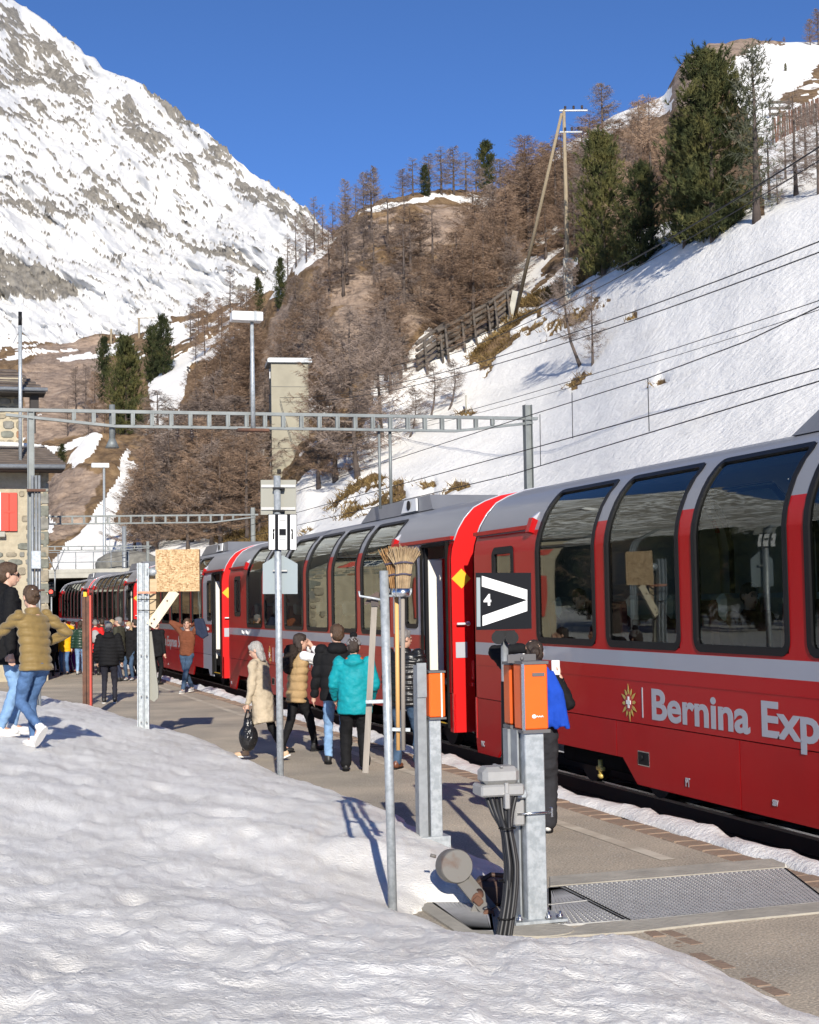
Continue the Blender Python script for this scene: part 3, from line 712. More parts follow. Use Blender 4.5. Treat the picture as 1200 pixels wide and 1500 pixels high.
M_head = mat('headrest_cloth', (0.55, 0.57, 0.5), 0.7)
M_floor = mat('coach_floor', (0.07, 0.06, 0.055), 0.7)
M_inner = mat('coach_lining', (0.45, 0.42, 0.37), 0.6)
M_curtain = mat('curtain_cloth', (0.5, 0.46, 0.36), 0.8, var=0.2, scale=9, stretch=(1, 6, 0.3))
def two_sided(name, front, back):
    m, nt, b = _bsdf(name); N = nt.nodes; L = nt.links
    g = N.new('ShaderNodeNewGeometry'); ms = N.new('ShaderNodeMixShader')
    b.inputs['Base Color'].default_value = (*front[0], 1); b.inputs['Roughness'].default_value = front[1]; b.inputs['Coat Weight'].default_value = front[2]; b.inputs['Coat Roughness'].default_value = 0.04; b.inputs['Specular IOR Level'].default_value = 0.2
    tc = N.new('ShaderNodeTexCoord'); n = N.new('ShaderNodeTexNoise'); n.inputs['Scale'].default_value = 0.8; n.inputs['Detail'].default_value = 2; L.new(tc.outputs['Object'], n.inputs[0])
    bp = N.new('ShaderNodeBump'); bp.inputs['Strength'].default_value = 0.06; bp.inputs['Distance'].default_value = 0.05; L.new(n.outputs['Fac'], bp.inputs['Height']); L.new(bp.outputs[0], b.inputs['Normal']); L.new(bp.outputs[0], b.inputs['Coat Normal'])
    d = N.new('ShaderNodeBsdfDiffuse'); d.inputs[0].default_value = (*back, 1)
    L.new(g.outputs['Backfacing'], ms.inputs[0]); L.new(b.outputs[0], ms.inputs[1]); L.new(d.outputs[0], ms.inputs[2])
    L.new(ms.outputs[0], N['Material Output'].inputs[0]); return m
M_shellred = two_sided('shell_red', ((0.43, 0.004, 0.006), 0.3, 0.05), (0.3, 0.28, 0.25))
M_shellgrey = two_sided('shell_grey', ((0.25, 0.255, 0.27), 0.4, 0.15), (0.4, 0.38, 0.35))
M_shellpale = two_sided('shell_pale', ((0.36, 0.37, 0.41), 0.35, 0.3), (0.3, 0.28, 0.25))
def glass(name, tint=(0.66, 0.70, 0.62), ior=1.62):
    m, nt, b = _bsdf(name); N = nt.nodes; L = nt.links; N.remove(b)
    tr = N.new('ShaderNodeBsdfTransparent'); tr.inputs[0].default_value = (*tint, 1)
    gl = N.new('ShaderNodeBsdfGlossy'); gl.inputs['Roughness'].default_value = 0.015; gl.inputs['Color'].default_value = (0.92, 0.96, 0.90, 1)
    fr = N.new('ShaderNodeFresnel'); fr.inputs[0].default_value = ior
    tc = N.new('ShaderNodeTexCoord'); n = N.new('ShaderNodeTexNoise'); n.inputs['Scale'].default_value = 1.1; n.inputs['Detail'].default_value = 1; L.new(tc.outputs['Object'], n.inputs[0])
    bp = N.new('ShaderNodeBump'); bp.inputs['Strength'].default_value = 0.05; bp.inputs['Distance'].default_value = 0.03; L.new(n.outputs['Fac'], bp.inputs['Height']); L.new(bp.outputs[0], gl.inputs['Normal'])
    ms = N.new('ShaderNodeMixShader'); L.new(fr.outputs[0], ms.inputs[0]); L.new(tr.outputs[0], ms.inputs[1]); L.new(gl.outputs[0], ms.inputs[2])
    L.new(ms.outputs[0], N['Material Output'].inputs[0]); return m
M_glass = glass('tinted_glass')

CL = 16.9                                     # coach length
PROF = [(-1.33, 0.80), (-1.33, 1.38), (-1.33, 1.545), (-1.33, 1.60), (-1.33, 2.10), (-1.33, 2.70), (-1.31, 2.85), (-1.275, 2.96), (-1.21, 3.12), (-1.11, 3.28), (-0.97, 3.43), (-0.80, 3.52), (-0.55, 3.61), (-0.28, 3.66), (0, 3.68)]
PROF_FULL = PROF + [(-x, z) for x, z in PROF[-2::-1]]
ZI = {z: i for i, (x, z) in enumerate(PROF)}
I_SILL, I_TOP = 3, 10
def arc(side):
    pts = [Vector((side * -x if side > 0 else x, 0, z)) for x, z in PROF]      # side -1: platform side
    L_ = [0.0]
    for a, b_ in zip(pts, pts[1:]): L_.append(L_[-1] + (b_ - a).length)
    return pts, L_
def surf(side, y, s, off=0.0):
    """point on the coach skin: y along the coach, s = arc length up the profile from the sill seam"""
    pts, L_ = arc(side); k = 0
    while k < len(L_) - 2 and L_[k + 1] < s: k += 1
    f = (s - L_[k]) / (L_[k + 1] - L_[k]); p = pts[k].lerp(pts[k + 1], f)
    def nrm(i):
        d = pts[min(i + 1, len(pts) - 1)] - pts[max(i - 1, 0)]; n_ = Vector((-d.z, 0, d.x)) if side < 0 else Vector((d.z, 0, -d.x)); return n_.normalized()
    n_ = nrm(k).lerp(nrm(k + 1), f).normalized()
    p = p + n_ * off; return Vector((p.x, y, p.z))
_, LARC = arc(-1)
S_SILL, S_TOP = LARC[I_SILL], LARC[I_TOP]
def s_of_z(z):
    for k in range(len(PROF) - 1):
        if PROF[k][1] <= z <= PROF[k + 1][1]: return LARC[k] + (z - PROF[k][1]) / (PROF[k + 1][1] - PROF[k][1]) * (LARC[k + 1] - LARC[k])
WIN = [(3.07 + 1.98 * k, 3.07 + 1.98 * k + 1.66) for k in range(6)]
DOOR = (0.18, 1.28); PWIN = (1.58, 2.20, 1.72, 2.74); WC = (15.42, 16.12, 1.86, 2.76)
def ring_window(side, y0, y1, s0, s1, rad, wd, parent, matf, name='window', panes=True, off=0.006, gmat=None):
    """rubber frame following the curved skin with its pane"""
    def rr(inset, r, nseg=5):
        P = []
        for cx, cy, a0 in ((y1 - inset - r, s1 - inset - r, 0), (y0 + inset + r, s1 - inset - r, 90), (y0 + inset + r, s0 + inset + r, 180), (y1 - inset - r, s0 + inset + r, 270)):
            for k in range(nseg + 1):
                a = R(a0 + 90 * k / nseg); P.append((cx + r * math.cos(a), cy + r * math.sin(a)))
        # subdivide the long straight runs so that the ring hugs the curve
        Q = []
        for i in range(len(P)):
            a, b_ = P[i], P[(i + 1) % len(P)]; Q.append(a)
            if abs(a[1] - b_[1]) > 0.3:
                m_ = 14
                for j in range(1, m_): Q.append((a[0] + (b_[0] - a[0]) * j / m_, a[1] + (b_[1] - a[1]) * j / m_))
        return Q
    o = rr(-wd * 0.35, rad + wd * 0.35); i_ = rr(wd * 0.65, max(rad - wd * 0.65, 0.02))
    n = len(o); vs = [surf(side, a, c, off + 0.004) for a, c in o] + [surf(side, a, c, off + 0.004) for a, c in i_] + [surf(side, a, c, -0.05) for a, c in i_] + [surf(side, a, c, -0.004) for a, c in o]
    fs = []
    for k in range(n):
        k2 = (k + 1) % n
        fs += [(k, k2, n + k2, n + k), (n + k, n + k2, 2 * n + k2, 2 * n + k), (3 * n + k, 3 * n + k2, k2, k)]
    b = MB(); b.add(vs, fs, 0, False); w = b.build(name, matf, parent)
    if panes:
        ny, ns = 3, 16; vs = []
        for j in range(ns + 1):
            for k in range(ny + 1): vs.append(surf(side, y0 + (y1 - y0) * k / ny, s0 + (s1 - s0) * j / ns, -0.012))
        b = MB(); b.add(vs, [tuple(q) for q in grid_faces(ns + 1, ny + 1)], 0, True); b.build('pane', gmat or M_glass, w)
    return w

def make_coach():
    root = thing('panoramic_coach', 'red panoramic coach nearest along the platform, gold sun emblem on its side', 'train coach', NT(8.33, 2.35), TH, 'coaches of the red train')
    # ---- skin with real openings
    b = MB(); mats = [M_shellred, M_shellpale, M_shellgrey]
    ys_ = sorted(set([0, CL, DOOR[0], DOOR[1], PWIN[0], PWIN[1], 2.86, 14.86, WC[0], WC[1]] + [a for w in WIN for a in w]))
    zc = sorted(set([0.80, 1.38, 1.46, 1.545, 1.60, 1.72, 1.86, 2.1, 2.4, 2.70, 2.74, 2.76, 2.85, 2.93, 2.96, 3.12, 3.28, 3.43, 3.52, 3.61, 3.66, 3.68]))
    for side in (-1, 1):
        for i in range(len(ys_) - 1):
            y0, y1 = ys_[i], ys_[i + 1]; ym = (y0 + y1) / 2
            for j in range(len(zc) - 1):
                za, zb = zc[j], zc[j + 1]; zm = (za + zb) / 2
                if any(w[0] <= ym <= w[1] for w in WIN) and 1.60 <= zm <= 3.43: continue
                if DOOR[0] <= ym <= DOOR[1] and zm < 2.93: continue
                if PWIN[0] <= ym <= PWIN[1] and PWIN[2] <= zm <= PWIN[3]: continue
                if WC[0] <= ym <= WC[1] and WC[2] <= zm <= WC[3]: continue
                red_top = 2.96
                mi = 2 if zm > red_top else 0
                if 1.38 < zm < 1.545 and not (ym < 2.86): mi = 1
                if DOOR[1] < ym < 2.86 and zm < 2.96: mi = 0 if 1.38 < zm < 1.58 else 1
                sa, sb = s_of_z(za), s_of_z(zb)
                q = [surf(side, y0, sa), surf(side, y1, sa), surf(side, y1, sb), surf(side, y0, sb)]
                b.add(q, [(0, 1, 2, 3)] if side > 0 else [(3, 2, 1, 0)], mi, zm > 2.7)
    body = b.build('body', mats, root, fix=False)
    bm_ = bmesh.new(); bm_.from_mesh(body.data); bmesh.ops.remove_doubles(bm_, verts=bm_.verts, dist=1e-5)
    # outward normals: away from the coach axis
    for f in bm_.faces:
        c = f.calc_center_median(); d = Vector((c.x, 0, c.z - 2.0))
        if f.normal.dot(d) < 0: f.normal_flip()
    bm_.to_mesh(body.data); bm_.free()
    # ---- end walls with the gangway
    for y, sgn in ((0.0, -1), (CL, 1)):
        b = MB(); outl = [(-1.33, 0.25)] + PROF_FULL + [(1.33, 0.25)]
        b.poly([(x, y, z) for x, z in outl], (0, -sgn * 0.05, 0), 0)
        e = b.build('end_wall', [M_redlit], root)
        b = MB()
        for k in range(5):
            yy = y + sgn * (0.02 + 0.085 * k); w_ = 0.62 if k % 2 == 0 else 0.56
            b.box((0, yy + sgn * 0.04, 1.95), (w_ * 2, 0.075, 2.1 if k % 2 == 0 else 1.98))
        b.build('gangway_bellows', M_black, e)
        for sx in (-1, 1):
            b = MB(); zc_ = 2.42; h_ = 0.14
            b.poly([(sx * 1.18, y + sgn * 0.004, zc_ - h_), (sx * 1.33, y + sgn * 0.004, zc_), (sx * 1.18, y + sgn * 0.004, zc_ + h_), (sx * 1.04, y + sgn * 0.004, zc_)], (0, sgn * 0.003, 0))
            b.build('warning_diamond', M_yellow, e)
            b = MB(); b.tube([(sx * 1.1, y, 1.78), (sx * 1.1, y + sgn * 0.07, 1.78), (sx * 1.28, y + sgn * 0.07, 1.78)], 0.018, n=6); b.ell((sx * 1.1, y + sgn * 0.03, 1.78), (0.035, 0.035, 0.035), n=8, m=6); b.build('handle', M_white, e)
            b = MB(); b.box((sx * 1.2, y + sgn * 0.006, 1.41), (0.17, 0.008, 0.22)); b.build('plate', M_stripe, e)
            b = MB(); b.box((sx * 1.02, y + sgn * 0.03, 1.12), (0.06, 0.06, 0.28), bev=0.01); b.box((sx * 1.02, y + sgn * 0.04, 0.92), (0.1, 0.08, 0.06), bev=0.01); b.build('lamp_bracket', M_redlit, e)
        b = MB(); b.box((0, y + sgn * 0.2, 0.62), (0.3, 0.5, 0.25), bev=0.03); b.tube([(0.4, y, .7), (.42, y + sgn * .3, .45), (.4, y + sgn * .5, .6)], 0.03, n=6); b.build('coupler', M_dark, e)
        # bright rim along the roof edge
        b = MB(); pr = [p for p in PROF_FULL if p[1] >= 2.95]
        b.tube([(x * 1.003, y - sgn * 0.012, z + 0.004) for x, z in pr], 0.012, n=5); b.build('roof_rim', M_stripe, e)
    # ---- windows both sides
    for side in (-1, 1):
        for y0, y1 in WIN: ring_window(side, y0, y1, S_SILL, S_TOP, 0.11, 0.075, root, M_black)
        ring_window(side, PWIN[0], PWIN[1], s_of_z(PWIN[2]), s_of_z(PWIN[3]), 0.10, 0.07, root, M_black)
        ring_window(side, WC[0], WC[1], s_of_z(WC[2]), s_of_z(WC[3]), 0.07, 0.09, root, M_black, name='toilet_window')
        # gutters above doorway and toilet end
        for y0, y1 in ((-0.0, 2.86), (14.86, CL)):
            b = MB(); b.bar(surf(side, y0 + 0.02, s_of_z(2.99), 0.03), surf(side, y1 - 0.02, s_of_z(2.99), 0.03), 0.07, 0.05)
            yb = y1 if y0 < 1 else y0
            b.poly([surf(side, yb, s_of_z(2.92), 0.0) + Vector((0, -.06, 0)), surf(side, yb, s_of_z(2.92), 0.07) + Vector((0, -.06, 0)), surf(side, yb, s_of_z(3.08), 0.08) + Vector((0, -.06, 0)), surf(side, yb, s_of_z(3.08), 0.0) + Vector((0, -.06, 0))], (0, 0.12, 0))
            b.build('gutter', M_red, root)
            b = MB(); b.poly([surf(side, yb, s_of_z(3.07), 0.0), surf(side, yb, s_of_z(3.07), 0.07), surf(side, yb, s_of_z(3.19), 0.004)], (0, 0.07, 0)); b.build('fairing', M_stripe, root)
        # fine seam and skirt panels
        b = MB()
        b.bar(surf(side, 2.9, LARC[0] + 0.44, 0.001), surf(side, 16.85, LARC[0] + 0.44, 0.001), 0.006, 0.008); b.build('seam', M_red, root)
        sx = side
        def skirt(pts): 
            bb = MB(); bb.poly([(sx * 1.325, y, z) for y, z in pts], (-sx * 0.03, 0, 0)); return bb.build('skirt_panel', M_red, root)
        G = 0.006
        for ya, yb in ((4.6, 7.25), (7.25, 9.9)): skirt([(ya + G, .16), (yb - G, .16), (yb - G, .79), (ya + G, .79)])
        skirt([(9.9 + G, .16), (12.02, .16), (12.36, .41), (12.5 - G, .41), (12.5 - G, .79), (9.9 + G, .79)])
        skirt([(12.5 + G, .41), (15.5, .41), (15.5, .79), (12.5 + G, .79)])
        skirt([(15.5 + G, .41), (15.75, .41), (16.1, .06), (16.86, .06), (CL, .2), (CL, .79), (15.5 + G, .79)])
        skirt([(2.9 + G, .41), (4.3, .41), (4.58, .16), (4.6 - G, .16), (4.6 - G, .79), (2.9 + G, .79)])
        skirt([(1.3 + G, .25), (1.9, .25), (2.1, .41), (2.9 - G, .41), (2.9 - G, .79), (1.3 + G, .79)]).data.materials[0] = M_stripe
        skirt([(0.0, .25), (0.17, .25), (0.17, .79), (0.0, .79)])
        # socket with its dark recess
        b = MB(); b.box((sx * 1.322, 11.86, .44), (0.012, 0.26, 0.15)); b.build('socket_frame', M_chrome, root)
        b = MB(); b.box((sx * 1.329, 11.86, .44), (0.004, 0.24, 0.13)); b.tube([(sx * 1.33, 11.9, .45), (sx * 1.345, 11.9, .45)], 0.035, n=10); b.build('socket', M_black, root)
        # door: open leaf turned square to the side, steps, rubber edge
        b = MB(); b.box((sx * 1.17, 1.20, 1.72), (0.22, 0.045, 2.02), bev=0.012); b.build('door_leaf', M_cream, root)
        lf = root.children[-1] if False else None
        b = MB(); b.box((sx * 1.30, 1.245, 1.6), (0.05, 0.08, 2.6)); b.build('door_seal', M_black, root)
        b = MB(); b.bar((sx * 1.335, DOOR[0], 0.3), (sx * 1.335, DOOR[0], 2.93), 0.03, 0.05); b.bar((sx * 1.335, DOOR[1] + .03, 0.3), (sx * 1.335, DOOR[1] + .03, 2.93), 0.03, 0.07); b.bar((sx * 1.335, DOOR[0], 2.93), (sx * 1.335, DOOR[1], 2.93), 0.04, 0.05); b.build('door_frame', M_dark, root)
        b = MB(); b.box((sx * 1.19, .73, .33), (.28, 1.08, .04)); b.box((sx * 0.98, .73, .62), (.28, 1.08, .04)); b.box((sx * 1.05, .73, .5), (.02, 1.08, .3)); b.build('step', M_dark, root)
        b = MB(); b.box((sx * 1.315, .73, .356), (.03, 1.04, .012)); b.build('step_edge', M_yellow, root)
        b = MB(); b.box((sx * 1.02, 1.24, 1.75), (0.12, 0.02, 2.0)); b.build('door_pillar', M_redlit, root)
        b = MB(); b.tube([(sx * 1.2, .3, 1.2), (sx * 1.2, .3, 2.2)], .015, n=6); b.build('grab_rail', M_chrome, root)
        b = MB(); b.tube([(sx * 1.1, .25, 2.75), (sx * 1.1, 1.2, 2.75)], .012, n=6); b.build('curtain_rod', M_chrome, root)
        # hooks on the stripe
        for yy in (15.05, 14.55):
            b = MB(); b.bar((sx * 1.34, yy, 1.45), (sx * 1.375, yy, 1.50), .03, .02); b.bar((sx * 1.375, yy, 1.50), (sx * 1.36, yy, 1.43), .03, .02); b.box((sx * 1.337, yy, 1.44), (.014, .05, .06)); b.build('hook', M_white, root)
    # ---- inside
    b = MB(); b.box((0, CL / 2, 0.93), (2.6, CL - 0.12, 0.05)); b.build('floor', M_floor, root)
    for yy in (2.88, 14.84):
        b = MB(); b.poly([(x * .96, yy - .025, z - .04 if z > 2 else z + .12) for x, z in PROF_FULL], (0, .05, 0)); b.build('bulkhead', M_inner, root)
    b = MB(); b.box((0, 8.8, 3.56), (1.0, 11.6, 0.06)); b.build('ceiling', M_inner, root)
    for k in range(6):
        for sx in (-1, 1):
            for q in (0, 1):
                yy = WIN[k][0] + (0.30 if q == 0 else 1.42); fl = 1 if q == 0 else -1
                b = MB(); b.box((sx * 0.78, yy + fl * 0.22, 1.32), (0.92, 0.46, 0.14), bev=0.03); b.box((sx * 0.78, yy - fl * 0.06, 1.68), (0.92, 0.13, 0.78), bev=0.04, rx=fl * 0.12); b.box((sx * 0.78, yy + fl * 0.1, 1.1), (0.7, 0.3, 0.32))
                st = b.build('seat', M_seat, root)
                b = MB(); 
                for hx in (-0.23, 0.23): b.box((sx * 0.78 + hx, yy - fl * 0.03, 2.0), (0.36, 0.16, 0.26), bev=0.05)
                b.build('headrest', M_head, st)
            b = MB(); b.box((sx * 1.0, WIN[k][0] + 0.86, 1.55), (0.5, 0.42, 0.03), bev=.01); b.build('table', M_inner, root)
    # ---- below
    b = MB(); b.box((0, CL / 2, 0.66), (2.5, CL - 0.3, 0.24)); b.box((0, 8.3, 0.4), (1.9, 6.2, 0.5)); b.box((.3, 12.8, .45), (1.2, .8, .3)); b.build('underframe', M_dark, root)
    for yb in (3.2, 13.9):
        b = MB()
        for sx in (-1, 1): b.box((sx * 0.82, yb, 0.22), (0.12, 2.2, 0.2), bev=.03); b.tube([(sx * .8, yb - .3, .3), (sx * .8, yb - .3, .55)], .09, n=8); b.tube([(sx * .8, yb + .3, .3), (sx * .8, yb + .3, .55)], .09, n=8)
        b.box((0, yb, 0.25), (1.6, 0.4, 0.25)); bg = b.build('bogie', M_dark, root)
        for dy in (-0.9, 0.9):
            b = MB()
            for sx in (-1, 1): b.tube([(sx * 0.46, yb + dy, .2), (sx * 0.58, yb + dy, .2)], 0.34, n=24)
            b.tube([(-.5, yb + dy, .2), (.5, yb + dy, .2)], .07, n=8); b.build('wheelset', M_wheel, bg)
    # brass cock hanging under the skirt
    b = MB(); b.tube([(-1.2, 13.2, .3), (-1.2, 13.2, .14)], .03, n=6); b.box((-1.2, 13.2, .2), (.05, .16, .05), bev=.01); b.ell((-1.2, 13.2, .12), (.035, .05, .035), n=8, m=6); b.build('valve', M_gold, root)
    # ---- roof equipment
    def roof_box(y0, y1):
        b = MB(); b.poly([(-.62, y0, 3.60), (-.62, y1, 3.60), (-.55, y1 - .5, 3.86), (-.55, y0 + .35, 3.86)], (1.2, 0, 0), 0); rb = b.build('roof_unit', M_roofgrey, root)
        b = MB(); b.poly([(-.66, y0 + .75, 3.62), (-.66, y0 + 1.6, 3.62), (-.60, y0 + 1.6, 3.84), (-.60, y0 + .95, 3.84)], (.03, 0, 0)); b.build('vent_panel', M_white, rb)
        b = MB(); b.tube([(-.66, y0 + 1.2, 3.73), (-.645, y0 + 1.2, 3.73)], .085, n=14); b.build('fan', M_black, rb)
    roof_box(2.9, 7.2)
    # ---- print
    Tm = lambda y, z, x=-1.333: Matrix.Translation((x, y, z)) @ Matrix(((0, 0, -1, 0), (-1, 0, 0, 0), (0, 1, 0, 0), (0, 0, 0, 1)))
    text_mesh('lettering', 'Bernina Express', 0.43, M_letter, root, Tm(11.66, 0.87), bold=0.012, xs=1.48, ext=.0006)
    text_mesh('lettering', '50', 0.5, M_letter, root, Tm(7.25, 0.86), bold=0.004, xs=0.85)
    text_mesh('lettering', 'PT', 0.12, M_letter, root, Tm(10.95, 0.26), bold=0.002, xs=0.7)
    text_mesh('lettering', 'SBV', 0.075, M_letter, root, Tm(9.35, 0.27), bold=0.002, xs=0.75)
    text_mesh('lettering', 'WC', 0.1, M_letter, root, Tm(16.7, 0.16), bold=0.002, xs=0.75)
    text_mesh('lettering', 'Rhätische Bahn', 0.13, M_white, root, Tm(2.62, 1.44), bold=0.002, xs=0.78)
    b = MB(); b.box((-1.334, 11.84, 1.02), (0.004, 0.02, 0.31)); b.build('divider_line', M_letter, root)
    b = MB(); c = Vector((-1.336, 12.15, 1.0))
    for k in range(12):
        a = 2 * math.pi * (k + 0.15) / 12; ln = 0.2 if k % 2 else 0.165; w_ = 0.19
        def pt(aa, r_): return c + Vector((0, -math.cos(aa) * r_ , math.sin(aa) * r_))
        b.poly([pt(a - w_, .085), pt(a - w_ * .75, .13), pt(a, ln), pt(a + w_ * .75, .13), pt(a + w_, .085)], (-.002, 0, 0), 0)
    em = b.build('sun_emblem', M_gold, root)
    b = MB(); b.poly([c + Vector((-.003, -math.cos(2 * math.pi * k / 20) * .085, math.sin(2 * math.pi * k / 20) * .095)) for k in range(20)], (-.002, 0, 0)); b.build('emblem_disc', mat('emblem_red', (.45, .03, .03), .4), em)
    b = MB(); b.box(c + Vector((-.008, 0, 0.005)), (.004, .035, .12)); b.box(c + Vector((-.008, 0.0, 0.005)), (.0052, .1, .04)); b.build('white_cross', M_white, em)
    return root, roof_box
coach, roof_box = make_coach()
coach_labels = ['red panoramic coach second along the platform, behind the broom pole, its door standing open',
                'red panoramic coach third along the platform, behind the man in the brown sweater',
                'red panoramic coach fourth along the platform, behind the waiting crowd',
                'red panoramic coach last in the train, far down by the tunnel mouth']
coaches = [coach]
for k in range(4):
    c = copy_tree(coach, None, coach_labels[k]); coaches.append(c)
    c.location = NT(8.33, 2.35 + 17.8 * (k + 1))
root = coach
_rb = roof_box(6.9, 10.0)
# ================================================================== trees
M_bark = mat('larch_bark', (0.13, 0.10, 0.085), 0.95, col2=(0.06, 0.047, 0.04), scale=3, bump=0.6)
M_barkp = mat('pine_bark', (0.12, 0.09, 0.075), 0.95, col2=(0.05, 0.04, 0.035), scale=3, bump=0.6)
def foliage_mat(name, c1, c2, c3, scale=2.2, trans=0.0):
    m, nt, b = _bsdf(name); N = nt.nodes; L = nt.links
    tc = N.new('ShaderNodeTexCoord'); n = N.new('ShaderNodeTexNoise'); n.inputs['Scale'].default_value = scale; n.inputs['Detail'].default_value = 5; L.new(tc.outputs['Object'], n.inputs[0])
    oi = N.new('ShaderNodeObjectInfo'); ad = N.new('ShaderNodeMath'); ad.operation = 'MULTIPLY_ADD'; ad.inputs[1].default_value = 0.22; L.new(oi.outputs['Random'], ad.inputs[0])
    sb = N.new('ShaderNodeMath'); sb.operation = 'SUBTRACT'; sb.inputs[1].default_value = 0.11; L.new(n.outputs['Fac'], sb.inputs[0]); L.new(sb.outputs[0], ad.inputs[2])
    r = N.new('ShaderNodeValToRGB'); e = r.color_ramp.elements; e.new(0.5)
    for k, (p, c) in enumerate([(0.3, c1), (0.5, c2), (0.7, c3)]): e[k].position = p; e[k].color = (*c, 1)
    L.new(ad.outputs[0], r.inputs[0]); L.new(r.outputs[0], b.inputs['Base Color']); b.inputs['Roughness'].default_value = 0.85; b.inputs['Specular IOR Level'].default_value = 0.2
    return m
M_twig_brown = foliage_mat('larch_twigs_brown', (0.165, 0.112, 0.078), (0.275, 0.188, 0.128), (0.385, 0.265, 0.18), 5)
M_twig_grey = foliage_mat('larch_twigs_grey', (0.15, 0.115, 0.095), (0.245, 0.19, 0.155), (0.34, 0.265, 0.215), 5)
M_needle = foliage_mat('pine_needles', (0.022, 0.030, 0.013), (0.052, 0.062, 0.024), (0.135, 0.125, 0.042), 7)
M_needle2 = foliage_mat('pine_needles_dusty', (0.05, 0.055, 0.035), (0.09, 0.095, 0.06), (0.14, 0.13, 0.09), 7)
def tris_from(P0, P1, W):
    """one tapered triangle per twig: base P0 (width W across a random direction) to tip P1"""
    d = P1 - P0; rnd = nr.normal(size=d.shape); a = np.cross(d, rnd); a /= (np.linalg.norm(a, axis=1, keepdims=True) + 1e-9)
    a *= np.asarray(W).reshape(-1, 1) * 0.5
    V = np.stack([P0 - a, P0 + a, P1], 1).reshape(-1, 3)
    return V
def trunk_mesh(h, r0, lean, bend, seed, n=8, m=9, top=0.97):
    q = random.Random(seed); pts = []; rs = []
    for i in range(m):
        f = i / (m - 1); pts.append((lean[0] * f + bend[0] * f * (1 - f) * 2 + q.uniform(-.004, .004), lean[1] * f + bend[1] * f * (1 - f) * 2, f * top * h)); rs.append(r0 * (1 - f) ** 0.8 + 0.0012 + (0.35 * r0 if i == 0 else 0))
    return pts, rs
def larch_proto(seed, nbr=74, spread=0.25, dense=1.0, matc=None, lean=(0, 0), bend=(0, 0), low=0.10, shape=1.0):
    global nr
    q = np.random.RandomState(seed); pts, rs = trunk_mesh(1.0, 0.015, lean, bend, seed)
    b = MB(); b.tube(pts, rs, n=7); 
    me_t = b.build('trunk', M_bark); tm = me_t.data; bpy.data.objects.remove(me_t)
    tp = np.array(pts)
    P0s = []; P1s = []; Ws = []
    fz = np.sort(low + (0.985 - low) * q.rand(nbr) ** 0.85)
    for f in fz:
        c = np.array([np.interp(f, np.linspace(0, 1, len(tp)), tp[:, k]) for k in range(3)])
        env = 1.35 * spread * ((1 - f) ** 0.7) * (0.55 + 0.45 * min(1, (f - low + 0.05) / 0.22)) * shape + 0.018
        L = env * q.uniform(0.62, 1.08); az = q.rand() * 2 * math.pi
        n = 6; u_ = np.linspace(0, 1, n)
        el = q.uniform(-0.12, 0.28) + 0.5 * f
        drx = np.array([math.cos(az), math.sin(az), 0]); 
        B = c + np.outer(u_ * L, drx) + np.outer(u_ * L * el - 0.10 * L * np.sin(np.pi * u_) + 0.16 * L * u_ ** 2, [0, 0, 1]) + q.normal(size=(n, 3)) * 0.004
        for i in range(n - 1): P0s.append(B[i]); P1s.append(B[i] + (B[i + 1] - B[i]) * 1.25); Ws.append(0.0075 * (1 - u_[i]) * (1 - 0.6 * f) + 0.0022)
        nt_ = int((18 + 150 * L) * dense)
        for j in range(nt_):
            t_ = q.uniform(0.12, 1.0); k = min(int(t_ * (n - 1)), n - 2); p = B[k] + (B[k + 1] - B[k]) * (t_ * (n - 1) - k)
            side = np.cross(drx, [0, 0, 1]) * q.choice([-1, 1])
            d = side * q.uniform(0.4, 1.0) + drx * q.uniform(0.1, 0.9) + np.array([0, 0, q.uniform(-0.55, 0.35)]); d /= np.linalg.norm(d)
            l_ = q.uniform(0.03, 0.075) * (1.25 - 0.6 * t_); e_ = p + d * l_
            P0s.append(p); P1s.append(e_); Ws.append(0.0028)
            for w in range(2):
                d2 = d + q.normal(size=3) * 0.55; d2 /= np.linalg.norm(d2); s0 = p + d * l_ * q.uniform(0.2, 0.8)
                P0s.append(s0); P1s.append(s0 + d2 * l_ * q.uniform(0.35, 0.7)); Ws.append(0.0022)
    nr = q
    V = tris_from(np.array(P0s), np.array(P1s), np.array(Ws)); Fc = np.arange(len(V)).reshape(-1, 3)
    o = np_mesh('crown', V, Fc, matc or M_twig_brown, smooth=False); cm = o.data; bpy.data.objects.remove(o)
    return tm, cm
